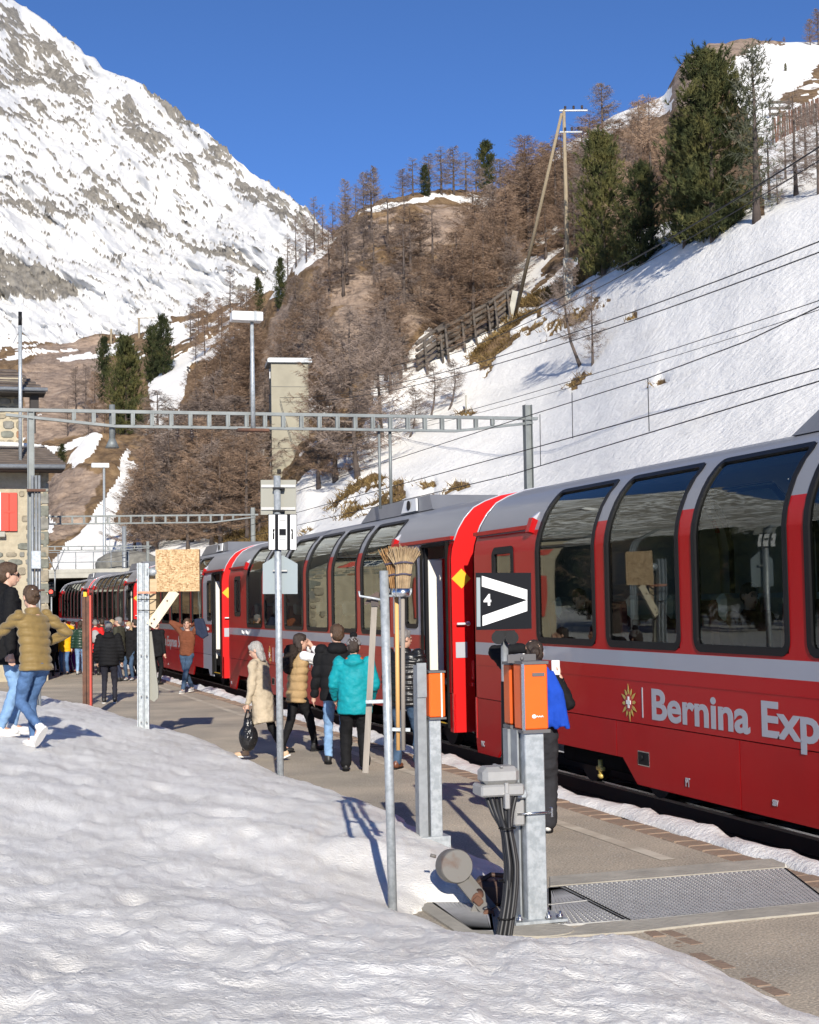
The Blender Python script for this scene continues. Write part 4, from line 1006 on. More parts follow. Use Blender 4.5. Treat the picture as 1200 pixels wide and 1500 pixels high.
def pine_proto(seed, nbr=210, wid=0.22, low=0.04, mats=None, clump=10, dens=20, taper=0.62, bare=0.0, egg=0.2):
    global nr
    q = np.random.RandomState(seed); pts, rs = trunk_mesh(1.0, 0.016, (0, 0), (q.uniform(-.01, .01), 0), seed)
    b = MB(); b.tube(pts, rs, n=7); o = b.build('trunk', M_barkp); tm = o.data; bpy.data.objects.remove(o)
    P0 = []; P1 = []; W = []
    for i in range(nbr):
        f = low + (0.985 - low) * (i + q.rand()) / nbr
        g = (f - low) / (1 - low)
        env = wid * (math.sin(math.pi * min(1, (g * (1 - egg) + egg)) ) ** taper) * q.uniform(0.52, 1.12) + 0.012
        az = q.rand() * 2 * math.pi; c = np.array([0, 0, f]); drx = np.array([math.cos(az), math.sin(az), 0])
        el = q.uniform(-0.05, 0.2) + 0.35 * g
        tipz = env * el + 0.035
        P0.append(c); P1.append(c + drx * env + [0, 0, tipz * 0.7]); W.append(0.006)
        if f < bare:
            for j in range(14):
                t_ = q.uniform(.2, 1); p = c + drx * env * t_ + [0, 0, tipz * t_ * .7]; d = q.normal(size=3); d /= np.linalg.norm(d); P0.append(p); P1.append(p + d * .05); W.append(.003)
            if q.rand() < 0.93: continue
        for j in range(clump):
            t_ = 0.30 + 0.70 * (j + q.rand()) / clump
            p = c + drx * env * t_ + np.array([0, 0, env * el * t_ + 0.03 * t_ ** 2]) + q.normal(size=3) * 0.016 * (0.5 + t_)
            ax = drx * 0.45 + np.array([0, 0, 0.95]) + q.normal(size=3) * 0.25; ax /= np.linalg.norm(ax)
            for w in range(dens):
                d = ax + q.normal(size=3) * 0.5; d /= np.linalg.norm(d)
                s0 = p + ax * q.uniform(-0.012, 0.018); l_ = q.uniform(0.018, 0.034)
                P0.append(s0); P1.append(s0 + d * l_); W.append(0.0044)
    nr = q
    V = tris_from(np.array(P0), np.array(P1), np.array(W)); Fc = np.arange(len(V)).reshape(-1, 3)
    o = np_mesh('crown', V, Fc, mats or M_needle, smooth=False); cm = o.data; bpy.data.objects.remove(o)
    return tm, cm
LARCH = [larch_proto(101, matc=M_twig_brown), larch_proto(102, nbr=64, spread=0.22, matc=M_twig_grey), larch_proto(103, nbr=84, spread=0.3, matc=M_twig_brown, low=0.06),
         larch_proto(104, nbr=52, spread=0.17, matc=M_twig_grey, dense=0.8), larch_proto(105, nbr=96, spread=0.33, dense=1.25, matc=M_twig_grey, lean=(-.03, 0), bend=(-.03, 0), low=0.08),
         larch_proto(106, nbr=54, spread=0.30, dense=1.1, matc=M_twig_grey, lean=(-.1, 0), bend=(-.14, .05), low=0.25)]
PINE = [pine_proto(201, wid=.2), pine_proto(202, nbr=190, wid=0.16, egg=0.15, low=0.03), pine_proto(203, nbr=260, wid=0.22, egg=0.2, low=0.02, clump=11), pine_proto(204, nbr=120, wid=0.12, egg=0.3, low=0.1, clump=5, dens=7, mats=M_needle2, bare=0.42)]
PLANTED = []
def plant_tree(proto, p, h, label, group, name, cat='tree', wide=1.0, rz=None, tilt=(0, 0)):
    t = bpy.data.objects.new(name, None); SC.collection.objects.link(t); t.empty_display_size = 0.3
    PLANTED.append((t, p.x / p.y)); t.location = p; t.rotation_euler = (tilt[0], tilt[1], rng.uniform(0, 6.28) if rz is None else rz); t.scale = (h * wide, h * wide, h)
    tag(t, label, cat, group)
    for nm, me in (('trunk', proto[0]), ('crown', proto[1])):
        c = bpy.data.objects.new(nm, me); SC.collection.objects.link(c); c.parent = t
    return t
def hpx(p, px): return px / F * p.y
def larch(u, v, px, k, label, group, where=hill_at, wide=1.0, sink=0.2, rz=None):
    p = where(u, v); p = p - Vector((0, 0, sink)); return plant_tree(LARCH[k], p, hpx(p, px), label, group, 'larch', wide=wide, rz=rz)
def pine(u, v, px, k, label, group=None, where=hill_at, wide=1.0, sink=0.2):
    p = where(u, v); p = p - Vector((0, 0, sink)); return plant_tree(PINE[k], p, hpx(p, px), label, group, 'pine', wide=wide)
# single trees one can point to
larch(524, 700, 262, 4, 'large bare larch with dense twigs, right in front of the pale concrete tower', None, rz=0.2)
larch(492, 704, 236, 2, 'broad brown larch at the lower right corner of the concrete tower', None, wide=1.1)
larch(560, 640, 190, 4, 'grey larch on the snow rim right of the large larch', None)
larch(466, 716, 190, 0, 'reddish larch half hiding the right wall of the concrete tower', None, wide=1.1)
larch(852, 536, 165, 5, 'bent bare larch on the open snow slope, leaning towards the railway', None, rz=0.1)
larch(868, 532, 130, 3, 'slim straight bare larch beside the bent one on the snow slope', None)
larch(955, 372, 255, 2, 'tall brown larch standing between the dark pines', None, wide=0.8)
larch(1165, 286, 170, 3, 'bare grey larch on snow below the wooden picket fence', None, wide=1.3)
larch(1198, 284, 150, 1, 'bare larch at the edge of the upper snowfield, close to the power wires', None, wide=1.2)
larch(336, 478, 92, 3, 'tall slim larch standing alone against the snowy mountain', None, where=far_at)
larch(548, 296, 62, 1, 'pale larch alone on the knoll skyline left of the small dark pine', None)
pine(1046, 352, 282, 2, 'largest dark green pine, broad and dense, below the rock outcrop', wide=1.12)
pine(1005, 360, 190, 0, 'dark pine tucked against the left flank of the largest pine')
pine(884, 404, 214, 0, 'dense dark pine nearest to the wooden power poles', wide=1.0)
pine(940, 386, 150, 2, 'low dark pine filling the gap between the two tall pines', wide=1.1)
pine(918, 396, 120, 0, 'short bushy pine at the foot of the tall larch')
pine(1108, 324, 268, 3, 'thin half bare pine with grey lower branches beside the largest pine', wide=1.25)
pine(713, 280, 78, 2, 'round dark pine rising above the brown larches on the skyline')
pine(622, 286, 48, 0, 'small dark pine on the snow cap of the knoll')
pine(380, 440, 54, 1, 'small dark pine on the left edge of the rocky knoll', where=hill_at)
pine(411, 452, 76, 1, 'narrow dark pine growing from a ledge of the rocky knoll', wide=0.75)
pine(186, 640, 142, 2, 'big dark green pine at the foot of the grey cliff', where=far_at, wide=0.95)
pine(240, 548, 88, 1, 'dark pine beside the snow gully, right one of a close pair', where=far_at, wide=1.1)
pine(222, 552, 84, 1, 'dark pine beside the snow gully, left one of a close pair', where=far_at, wide=1.1)
pine(150, 590, 98, 1, 'slim brownish pine between the cliff and the big dark pine', where=far_at, wide=0.8)
pine(90, 682, 36, 1, 'little pine on the grassy spur near the station roof', wide=1.2)
pine(1152, 104, 14, 1, 'tiny young pine on the upper snowfield near the skyline')
# crowds of larches, each a tree of its own
def scatter(poly, n, h0, h1, ks, label, group, where=hill_at, dmin=10, sk=0.6):
    us = [p[0] for p in poly]; vs_ = [p[1] for p in poly]; done = []; tries = 0
    while len(done) < n and tries < 6000:
        tries += 1; u = rng.uniform(min(us), max(us)); v = rng.uniform(min(vs_), max(vs_))
        if not in_poly(np.array([u]), np.array([v]), poly)[0]: continue
        if any(abs(u - a) < dmin and abs(v - b_) < dmin * sk for a, b_ in done): continue
        hh = rng.uniform(h0, h1); kk = rng.choice(ks); ww = rng.uniform(1.1, 1.65); done.append((u, v))
        size = 'tall' if hh > h0 + 0.72 * (h1 - h0) else ('low' if hh < h0 + 0.28 * (h1 - h0) else 'middling')
        tone = 'greyish' if kk in (1, 3, 4) else 'reddish brown'; form = 'spreading' if ww > 1.5 or kk in (2, 4) else ('narrow' if ww < 1.22 or kk == 3 else 'regular')
        larch(u, v, hh, kk, '%s %s larch, %s crown, %s' % (size, tone, form, label), group, where=where, wide=ww)
scatter([(180, 790), (225, 735), (330, 700), (385, 720), (385, 800), (200, 818)], 34, 120, 190, [0, 0, 1, 2, 4], 'in the grove left of the tower', 'larches in the grove below the knoll', dmin=10)
scatter([(240, 690), (300, 600), (380, 520), (400, 700), (330, 720)], 22, 80, 130, [0, 2, 0, 1], 'on the bank above the grove', 'larches on the bank above the grove', dmin=13)
scatter([(400, 480), (470, 420), (520, 460), (480, 600), (400, 640)], 12, 80, 125, [0, 1, 2], 'on rocks behind the tower', 'larches on the rock face', dmin=16)
scatter([(520, 470), (600, 420), (640, 400), (640, 520), (560, 600), (540, 560)], 10, 90, 150, [0, 1, 2, 3], 'on the brown knoll face', 'larches on the knoll face', dmin=18)
scatter([(500, 380), (560, 340), (600, 350), (560, 420), (500, 430)], 8, 70, 120, [1, 3], 'high on the knoll', 'larches high on the knoll', dmin=18)
scatter([(640, 540), (660, 430), (760, 350), (790, 360), (780, 440), (700, 510)], 22, 95, 165, [0, 0, 1, 2, 4], 'by the log snow fences', 'larches around the snow fences', dmin=13)
scatter([(740, 330), (800, 265), (870, 230), (960, 230), (960, 330), (860, 380), (790, 400)], 30, 75, 135, [0, 0, 2, 1], 'behind the wooden power poles', 'larches behind the power poles', dmin=13)
scatter([(700, 330), (730, 300), (800, 255), (800, 300), (730, 350)], 10, 60, 95, [0, 1, 2], 'just under the wooded skyline', 'larches under the skyline', dmin=12)
for u, v, h in [(590, 287, 46), (606, 286, 62), (630, 285, 66), (648, 285, 76), (666, 285, 78), (684, 285, 70), (698, 285, 58)]: larch(u, v, h, rng.choice([1, 1, 3]), 'pale bare larch in the row along the snowy knoll top', 'larches along the knoll top', wide=1.6)
for u, v, h in [(488, 350, 62), (505, 338, 84), (520, 322, 60), (532, 310, 66)]: larch(u, v, h, rng.choice([1, 3]), 'bare larch on the sloping left shoulder of the knoll', 'larches on the knoll shoulder')
for u, v, h in [(422, 404, 70), (434, 392, 84), (448, 385, 78), (462, 372, 92), (474, 364, 70)]: larch(u, v, h, 3 if u != 448 else 1, 'thin dark larch at the end of the mountain ridge', 'larches at the ridge end')
for u, v, h in [(278, 500, 60), (290, 490, 66), (304, 486, 58), (318, 484, 52), (352, 474, 50), (366, 468, 44), (300, 520, 60), (325, 510, 66), (345, 500, 60), (285, 530, 50)]: larch(u, v, h, rng.choice([0, 1]), 'reddish bare larch at the head of the snow gully', 'larches at the gully head', where=far_at, wide=1.15)
for u, v, h in [(110, 600, 70), (125, 606, 80), (140, 615, 76), (165, 620, 70), (100, 640, 60), (130, 650, 60), (155, 655, 66)]: larch(u, v, h, rng.choice([0, 1]), 'bare larch at the foot of the grey cliff', 'larches below the cliff', where=far_at)
for u, v, h in [(1128, 292, 120), (1150, 262, 90), (1180, 250, 110), (1140, 300, 70)]: larch(u, v, h, 3, 'thin grey larch on the snow right of the half bare pine', 'larches on the upper snowfield', wide=1.3)
for u, v, h in [(1186, 66, 44), (1198, 66, 60), (1148, 66, 14)]: larch(u, v, h, 0, 'reddish larch on the skyline above the upper snowfield', 'larches on the skyline', wide=1.2)
for u, v, h in [(630, 612, 92), (655, 600, 84), (600, 640, 80)]: larch(u, v, h, 5, 'crooked leafless shrub like larch at the upper rim of the snow slope', 'crooked larches on the rim', wide=1.2)
for k in range(26):      # wooded valley side that the coach windows mirror
    a = R(rng.uniform(31, 55)); d = rng.uniform(120, 210); p = Vector((-d * math.sin(a), d * math.cos(a), -0.9))
    plant_tree(PINE[rng.choice([0, 1, 2])] if k % 3 else LARCH[rng.choice([0, 1])], p, rng.uniform(12, 22), 'conifer on the valley side beyond the station', 'conifers beyond the station', 'pine' if k % 3 else 'larch')

ORD = ['first', 'second', 'third', 'fourth', 'fifth', 'sixth', 'seventh', 'eighth', 'ninth', 'tenth', 'eleventh', 'twelfth']
_by = {}
for t, a in PLANTED: _by.setdefault(t['label'], []).append((a, t))
for lb, L in _by.items():
    if len(L) > 1 and len(L) <= 12 and 'beyond the station' not in lb:
        for k, (a, t) in enumerate(sorted(L, key=lambda q_: q_[0])): t['label'] = lb + ', %s from left' % ORD[k]
# ---- dry grass on the thawed patches
sel = np.argwhere((snow < 0.3) & (Uall > 330) & (Uall < 1000) & (Vall > crestv - 30) & (Vall < 800))
q = np.random.RandomState(5); idx = sel[q.randint(0, len(sel), 16000)]
base = HPall[idx[:, 0], idx[:, 1]] + q.normal(size=(len(idx), 3)) * [0.25, 0.25, 0.03]
nr = q
tip = base + np.stack([q.normal(size=len(idx)) * 0.22, q.normal(size=len(idx)) * 0.22 - 0.12, q.uniform(0.05, 0.42, len(idx))], -1)
Vt = tris_from(base, tip, np.full(len(idx), 0.07))
M_grass = foliage_mat('dry_grass', (0.10, 0.065, 0.025), (0.21, 0.14, 0.055), (0.32, 0.23, 0.10), 0.8)
tag(np_mesh('dry_grass', Vt, np.arange(len(Vt)).reshape(-1, 3), M_grass, smooth=False), kind='stuff')
# ================================================================== station building, tower, poles, portals, fences, wires
M_galv = mat('galvanised_steel', (0.47, 0.50, 0.515), 0.45, 0.35, col2=(0.34, 0.37, 0.385), scale=22, bump=0.08, bscale=30, thr=(0.4, 0.6))
M_galvd = mat('dull_galvanised', (0.33, 0.35, 0.36), 0.5, 0.35, col2=(0.25, 0.265, 0.275), scale=10, bump=0.06)
M_portal = mat('portal_steel', (0.20, 0.215, 0.21), 0.55, 0.3, var=0.15, scale=4)
M_mortar = mat('wall_mortar', (0.42, 0.365, 0.26), 0.95, var=0.12, scale=5, bump=0.7, bscale=18)
M_stone = [mat('wall_stone_%s' % nm, c, 0.92, col2=tuple(x * 0.62 for x in c), scale=7, bump=0.6, bscale=22) for nm, c in (('grey', (0.27, 0.26, 0.225)), ('green', (0.22, 0.225, 0.185)), ('tan', (0.34, 0.295, 0.215)), ('rust', (0.33, 0.18, 0.10)))]
M_shingle = mat('wood_shingle', (0.17, 0.135, 0.11), 0.9, col2=(0.075, 0.06, 0.05), scale=5, bump=0.5, stretch=(0.6, 4, 4))
M_shutter = mat('shutter_red', (0.56, 0.045, 0.02), 0.5, var=0.06, scale=3)
M_winframe = mat('window_white', (0.78, 0.78, 0.76), 0.45)
M_winglass = mat('window_glass', (0.03, 0.035, 0.04), 0.05, spec=0.8)
M_conc = mat('concrete', (0.40, 0.385, 0.33), 0.9, var=0.16, scale=1.2, bump=0.3, bscale=9)
M_conclight = mat('tower_render', (0.32, 0.295, 0.225), 0.9, var=0.10, scale=0.7, bump=0.2)
M_concdark = mat('tower_stone', (0.22, 0.21, 0.18), 0.95, col2=(0.13, 0.125, 0.11), scale=2.5, bump=0.6)
M_zinc = mat('zinc_sheet', (0.27, 0.29, 0.31), 0.45, 0.5, var=0.1, scale=3)
M_polewood = mat('pole_wood', (0.36, 0.29, 0.19), 0.9, col2=(0.22, 0.175, 0.115), scale=3, bump=0.4, stretch=(8, 8, 0.6))
M_log = mat('weathered_log', (0.15, 0.125, 0.105), 0.95, col2=(0.07, 0.06, 0.05), scale=4, bump=0.4)
M_wire = mat('wire', (0.025, 0.025, 0.027), 0.5, 0.4)
M_insul = mat('insulator', (0.05, 0.035, 0.03), 0.25)
M_rust = mat('rusted_steel', (0.16, 0.075, 0.045), 0.85, col2=(0.075, 0.04, 0.028), scale=6, bump=0.4)

def onplane(u, v, t=None, n=None):
    r = Vector(ray(u, v)); o = Vector((0, 0, EYE))
    k = (t / r.dot(TV)) if t is not None else (n / r.dot(NV))
    return o + r * k
# ---------------- station building
WY = 44.0
bld = thing('station_building', 'stone station building with red shutters, its corner showing at the platform end', 'building', (-10.62, WY, 0), TH)
BX = -11.0
b = MB(); b.box((-4.2, 6.0, 3.1), (8.4, 12.0, 6.2)); b.build('wall', M_mortar, bld)
b = MB(); b.box((-4.5, 6.4, 7.6), (7.7, 11.0, 2.8)); b.build('upper_wall', M_mortar, bld)
def stones(parent, x0, x1, z0, z1, y, holes):
    z = z0
    while z < z1 - 0.12:
        hrow = rng.uniform(0.19, 0.32); x = x0 + rng.uniform(-.1, 0.1)
        while x < x1:
            w = rng.uniform(0.22, 0.50)
            xa, xb = max(x, x0), min(x + w, x1)
            cx, cz = (xa + xb) / 2, z + hrow / 2
            if xb - xa > 0.12 and rng.random() < 0.97 and not any(h[0] < xb and h[1] > xa and h[2] < z + hrow and h[3] > z for h in holes):
                b = MB(); g = rng.uniform(0.018, 0.045); n = 12; hw = (xb - xa) / 2 - g; hh = hrow / 2 - g * 0.8
                P = []
                for k in range(n):
                    a = 2 * math.pi * (k + rng.uniform(-.15, .15)) / n; s_ = (abs(math.cos(a)) ** 9 + abs(math.sin(a)) ** 9) ** (-1 / 9)
                    P.append((cx + hw * math.cos(a) * s_ * rng.uniform(.9, 1.0), y, cz + hh * math.sin(a) * s_ * rng.uniform(.9, 1.0)))
                d = rng.uniform(.02, .045)
                Q = [((p[0] - cx) * .86 + cx, y - d, (p[2] - cz) * .86 + cz) for p in P]
                b.add(P + Q, [tuple(range(n, 2 * n))] + [(i, (i + 1) % n, (i + 1) % n + n, i + n) for i in range(n)])
                b.build('stone', M_stone[rng.choices([0, 1, 2, 3], [4, 3, 3, 0.7])[0]], parent)
            x += w
        z += hrow
WINS = [(-1.62, 4.4, 5.5)] + [(-1.62 - 2.9 * k, 4.4, 5.5) for k in range(1, 7)]
holes = [(-1.42, -0.86, 4.25, 5.6), (-2.5, -1.1, 4.0, 5.6), (-2.4, -0.86, 1.4, 3.0)]
for k in range(1, 3):
    wx = -1.76 - 2.7 * k; holes += [(wx - 1.15, wx + 1.15, 4.15, 5.6), (wx - 1.15, wx + 1.15, 1.35, 3.0)]
stones(bld, -3.9, 0.0, 0.6, 6.0, -0.003, holes)
stones(bld, -2.6, -0.66, 6.95, 8.4, 0.897, [])
# corner quoins along the edge facing the track
z = 0.6
while z < 6.0:
    hq = rng.uniform(.3, .5); b = MB(); w = rng.choice([0.28, 0.42]); b.box((-w / 2 + 0.03, 0.2, z + hq / 2), (w, 0.47, hq - 0.05), bev=0.025); b.build('quoin', M_stone[rng.choice([0, 1, 2])], bld); z += hq
for k in range(3):
    wx = -1.76 - 2.7 * k
    for (za, zb) in ((4.38, 5.5), (1.6, 2.9)):
        if k == 0 and za < 3: continue
        b = MB(); b.box((wx, -0.02, (za + zb) / 2), (0.86, 0.06, zb - za)); w_ = b.build('window', M_winglass, bld)
        b = MB()
        for sx in (-.4, 0, .4): b.box((wx + sx, -0.06, (za + zb) / 2), (0.06, 0.03, zb - za))
        for sz in (za + .03, (za + zb) / 2, zb - .03): b.box((wx, -0.063, sz), (0.86, 0.03, 0.06))
        b.build('frame', M_winframe, w_)
        b = MB(); b.box((wx, -0.1, za - 0.12), (1.1, 0.22, 0.16), bev=.02); b.build('sill', M_conc, w_)
        for sx in ((0.66,) if k == 0 else (-0.66, 0.66)):
            b = MB(); x_ = wx + sx * (1.0)
            for q_ in (-1, 1): b.box((x_ + q_ * 0.118, -0.06, (za + zb) / 2 - .02), (0.228, 0.05, zb - za), bev=.006)
            b.box((x_, -0.09, (za + zb) / 2 - .02), (0.3, 0.02, 0.05))
            b.build('shutter', M_shutter, bld)
def shingle_roof(name, x0, x1, y0, z0, rows, dy, dz, hip, parent):
    b0 = MB()
    rf = None
    for r_ in range(rows):
        b = MB(); x = x0 + hip * r_ * 0; xe = x1 - hip * r_
        a = math.atan2(dz, dy); segs = []
        b.box(((x0 + xe) / 2, y0 + dy * r_ + dy * 0.6, z0 + dz * r_ + 0.02), (xe - x0, math.hypot(dy, dz) * 1.45, 0.05), rx=a * 0.55)
        o = b.build(name if rf is None else 'shingle_course', M_shingle, parent if rf is None else rf)
        if rf is None: rf = o
    return rf
rf = shingle_roof('lower_roof', -8.8, 0.45, -1.0, 6.25, 9, 0.22, 0.085, 0.06, bld)
b = MB(); b.tube([(-8.8, -1.08, 6.16), (0.42, -1.08, 6.16)], 0.07, n=10); b.build('gutter', M_galvd, rf)
b = MB(); b.box((-4.2, -0.5, 6.12), (9.2, 1.05, 0.10)); b.build('soffit', mat('soffit_dark', (0.06, 0.05, 0.045), 0.8), rf)
b = MB()
for k in range(2): b.ell((-1.5 - 1.3 * k, 0.75, 6.93), (1.5, 0.5, 0.12), n=16, m=6)
b.build('roof_snow', M_snow_plain, rf)
rf2 = shingle_roof('upper_roof', -8.6, -0.05, -0.1, 8.55, 7, 0.35, 0.14, 0.12, bld)
b = MB(); b.tube([(-8.8, -0.14, 8.52), (0.0, -0.14, 8.52)], 0.06, n=8); b.build('gutter', M_galvd, rf2)
b = MB(); b.box((-4.4, 0.4, 8.46), (8.7, 1.0, 0.08)); b.box((-0.35, 0.5, 8.2), (0.24, .5, .5)); b.box((-0.36, 0.55, 7.75), (0.12, .12, .9)); b.build('eaves', mat('eaves_timber', (0.035, 0.03, 0.027), 0.8), rf2)
b = MB(); b.box((-0.35, -0.06, 4.6), (0.09, 0.09, 0.24)); b.build('junction_box', M_galvd, bld)
# mast on the roof
fp = atY(30, 650, 43.2); ft = atY(28, 457, 43.2)
flag = thing('aerial_mast', 'tall thin grey aerial mast with a dark tip rising from the station roof', 'mast', (fp.x, 43.2, fp.z - 0.5))
b = MB(); b.tube([(0, 0, 0), (0, 0, ft.z - fp.z + 0.1)], 0.055, n=10); b.build('tube', M_galv, flag)
b = MB(); b.tube([(0, 0, ft.z - fp.z + 0.1), (0, 0, ft.z - fp.z + 0.5)], 0.055, n=10); b.build('tip', M_black, flag)
for sx in (-1, 1):
    b = MB(); b.tube([(0, 0, ft.z - fp.z + .0), (sx * 0.28, 0.3, ft.z - fp.z - 0.35)], 0.008, n=4); b.build('stay', M_galv, flag)

# ---------------- tunnel / gallery at the end of the track
tun = thing('snow_gallery', 'concrete gallery mouth with a dark opening at the end of the platform', 'tunnel', (-20.8, 90, 0))
M_tunshade = mat('tunnel_inside_shade', (0.02, 0.02, 0.02), 0.95)  # near-black walls: the darkness of a long tunnel put into the colour
b = MB(); b.box((0, 0.5, 4.05), (9.0, 3.0, 0.35)); b.box((0, -0.9, 4.28), (9.0, 0.25, 0.22)); b.build('roof_slab', M_conc, tun)
b = MB(); b.box((-4.3, 14, 1.9), (0.5, 30, 4.0)); b.box((4.6, 14, 1.9), (0.5, 30, 4.0)); b.box((0, 29, 1.9), (9, 0.4, 4.0)); b.box((0, 15.2, 4.0), (9.2, 26.4, 0.2)); b.build('inside_wall', M_tunshade, tun)
b = MB(); b.box((-4.3, -.6, 1.9), (0.55, 0.6, 4.2)); b.build('portal_pillar', M_conc, tun)
for k in range(9):
    b = MB(); b.tube([(-4.3 + k * 1.05, -0.9, 4.3), (-4.3 + k * 1.05, -0.9, 5.4)], 0.03, n=5); b.build('railing_post', M_galvd, tun)
for zz in (4.8, 5.4):
    b = MB(); b.tube([(-4.3, -0.9, zz), (4.1, -0.9, zz)], 0.025, n=5); b.build('railing_rail', M_galvd, tun)
sg = thing('signal_light', 'small railway signal showing a red light in front of the dark gallery', 'signal', (-19.6, 82.0, 0))
b = MB(); b.tube([(0, 0, 0), (0, 0, 3.4)], .05, n=8); b.build('post', M_galvd, sg)
b = MB(); b.box((0, 0, 3.1), (.5, .2, .85), bev=.1); b.build('head', M_black, sg)
m_, nt_, bs_ = _bsdf('red_lamp'); bs_.inputs['Base Color'].default_value = (.6, .02, .02, 1); bs_.inputs['Emission Color'].default_value = (1, .04, .02, 1); bs_.inputs['Emission Strength'].default_value = 3.0
b = MB(); b.tube([(0, -.1, 3.0), (0, -.14, 3.0)], .1, n=12); b.build('lamp', m_, sg)
boul = MB(); boul.ell((0, 0, 0), (2.2, 1.5, 1.1), n=18, m=12); bo = boul.build('boulder', M_concdark); bo.location = (-17.2, 92.5, 4.5)
for v in bo.data.vertices: v.co *= 1 + 0.18 * mnoise.noise(v.co * 0.9)
tag(bo, 'rounded grey rock on top of the gallery above the last coach', 'rock')

# ---------------- concrete tower on the slope
TY = 104.0; c0 = atY(399, 692, TY); ctop = atY(399, 531, TY); Hh = ctop.z - c0.z
tow = thing('concrete_tower', 'pale concrete tower with a flat metal roof standing among the larches', 'tower', (c0.x, c0.y, c0.z), R(9))
wfr = 55 / F * TY
b = MB(); b.add([(0, 0, -1.5), (wfr, 0, -1.5), (wfr, 2.6, -1.5), (0, 2.6, -1.5), (0, 0, Hh), (wfr, 0, Hh), (wfr, 2.6, Hh), (0, 2.6, Hh)], [(0, 1, 5, 4), (1, 2, 6, 5), (2, 3, 7, 6)], 0)
b.add([(0, 0, -1.5), (0, 2.6, -1.5), (0, 2.6, Hh), (0, 0, Hh)], [(0, 1, 2, 3)], 1); b.build('wall', [M_conclight, M_concdark], tow)
b = MB(); b.box((wfr / 2, 1.3, Hh + 0.12), (wfr + 0.5, 3.1, 0.26)); b.box((wfr / 2, 1.3, Hh + 0.28), (wfr + 0.35, 2.9, 0.08)); b.build('roof', M_zinc, tow)
for zf in (0.22, 0.53, 0.78):
    b = MB(); b.box((wfr / 2, -0.005, Hh * zf), (wfr, 0.02, 0.04)); b.build('joint', M_concdark, tow)
for zf in (0.80, 0.42):
    b = MB(); b.box((-0.02, 1.2, Hh * zf), (0.06, 0.7, 1.1)); b.build('window', M_winglass, tow)
b = MB(); b.box((-0.02, 1.0, Hh * .9), (.06, .25, .9)); b.build('plate', M_white, tow)
for k, fx in enumerate((0.18, 0.55, 0.85)):
    b = MB(); b.box((wfr * fx, -0.01, 0.05), (0.28, 0.06, 0.35)); b.build('vent_hole', M_black, tow)
b = MB(); b.box((-0.75, 0.6, -0.25), (1.5, 1.6, 0.25)); b.box((-1.05, 0.55, 0.42), (0.75, 1.4, 0.95)); b.build('balcony', M_conclight, tow)
for k in range(5):
    b = MB(); b.tube([(-1.45 + k * .33, -0.2, -.1), (-1.45 + k * .33, -0.2, 1.0)], .025, n=5); b.build('railing_bar', M_galvd, tow)
b = MB(); b.tube([(-1.5, -.2, 1.0), (0, -.2, 1.0)], .03, n=5); b.build('handrail', M_galvd, tow)

# ---------------- catenary portals
def portal(name, T, nl, nrt, zl, zr, label, depth=0.25, taper=1.4, over=0.55, base=-0.1, mw=0.13, mtop=0.25, nb=24):
    p = thing(name, label, 'railway portal', NT(0, T), TH, 'portals over the track')
    zf = lambda n: zl + (zr - zl) * (n - nl) / (nrt - nl)
    a, c = nl - over, nrt + over * 0.35
    b = MB(); b.bar((a, 0, zf(a)), (c, 0, zf(c)), 0.08, 0.055); b.build('top_chord', M_portal, p)
    b = MB(); pts = [(a + .15, zf(a) - 0.08), (nl + taper, zf(nl + taper) - depth), (nrt - taper, zf(nrt - taper) - depth), (c - 0.1, zf(c) - 0.08)]
    for q0, q1 in zip(pts, pts[1:]): b.bar((q0[0], 0, q0[1]), (q1[0], 0, q1[1]), 0.08, 0.045)
    b.build('bottom_chord', M_portal, p)
    for k in range(nb):
        n = nl + taper * 0.5 + (nrt - nl - taper) * k / (nb - 1)
        d = depth * min(1, (n - a) / (taper + nl - a), (c - n) / (c - nrt + taper))
        b = MB(); b.box((n, 0, zf(n) - d / 2), (0.055, 0.07, d), bev=0); b.box((n + .025, -0.045, zf(n) - d / 2), (.02, .03, d * .8)); b.build('batten', M_portal, p)
    for n, zt in ((nl, zl), (nrt, zr)):
        b = MB(); zt += mtop if n == nrt else 0.0
        mw_ = mw * (0.75 if n == nl else 1)
        for sx in (-1, 1): b.box((n + sx * mw_ / 2, 0, (zt + base) / 2), (0.012, mw_ * 1.1, zt - base))
        b.box((n, 0, (zt + base) / 2), (mw_, 0.012, zt - base)); b.build('mast', M_portal, p)
    return p
T1 = 25.6
pl_, pr_ = onplane(45, 601, t=T1), onplane(773, 613, t=T1)
p1 = portal('catenary_portal', T1, pl_.dot(NV), pr_.dot(NV), pl_.z, pr_.z, 'grey steel portal nearest over the train, its beam carrying a lamp mast')
nL, nR = pl_.dot(NV), pr_.dot(NV)
for u, v0, v1 in ((260, 625, 640), (281, 626, 640)):
    q0 = onplane(u, v0, t=T1); n_ = q0.dot(NV); b = MB(); b.tube([(n_, 0, q0.z), (n_, 0, q0.z - .22)], .015, n=6)
    for k in range(3): b.ell((n_, 0, q0.z - .06 - .05 * k), (.04, .04, .018), n=10, m=6)
    b.build('insulator', M_insul, p1)
for u, v0, v1, r_ in ((165, 592, 652, .05), (557, 622, 745, .025), (573, 622, 742, .03)):
    q0 = onplane(u, v0, t=T1); q1 = onplane(u, v1, t=T1); n_ = q0.dot(NV); b = MB(); b.tube([(n_, 0.08, q0.z), (n_, 0.08, q1.z)], r_, n=8)
    if u == 165: b.tube([(n_, .08, q1.z + .12), (n_, .08, q1.z - .04)], [.05, .12], n=10)
    b.build('drop_tube', M_portal, p1)
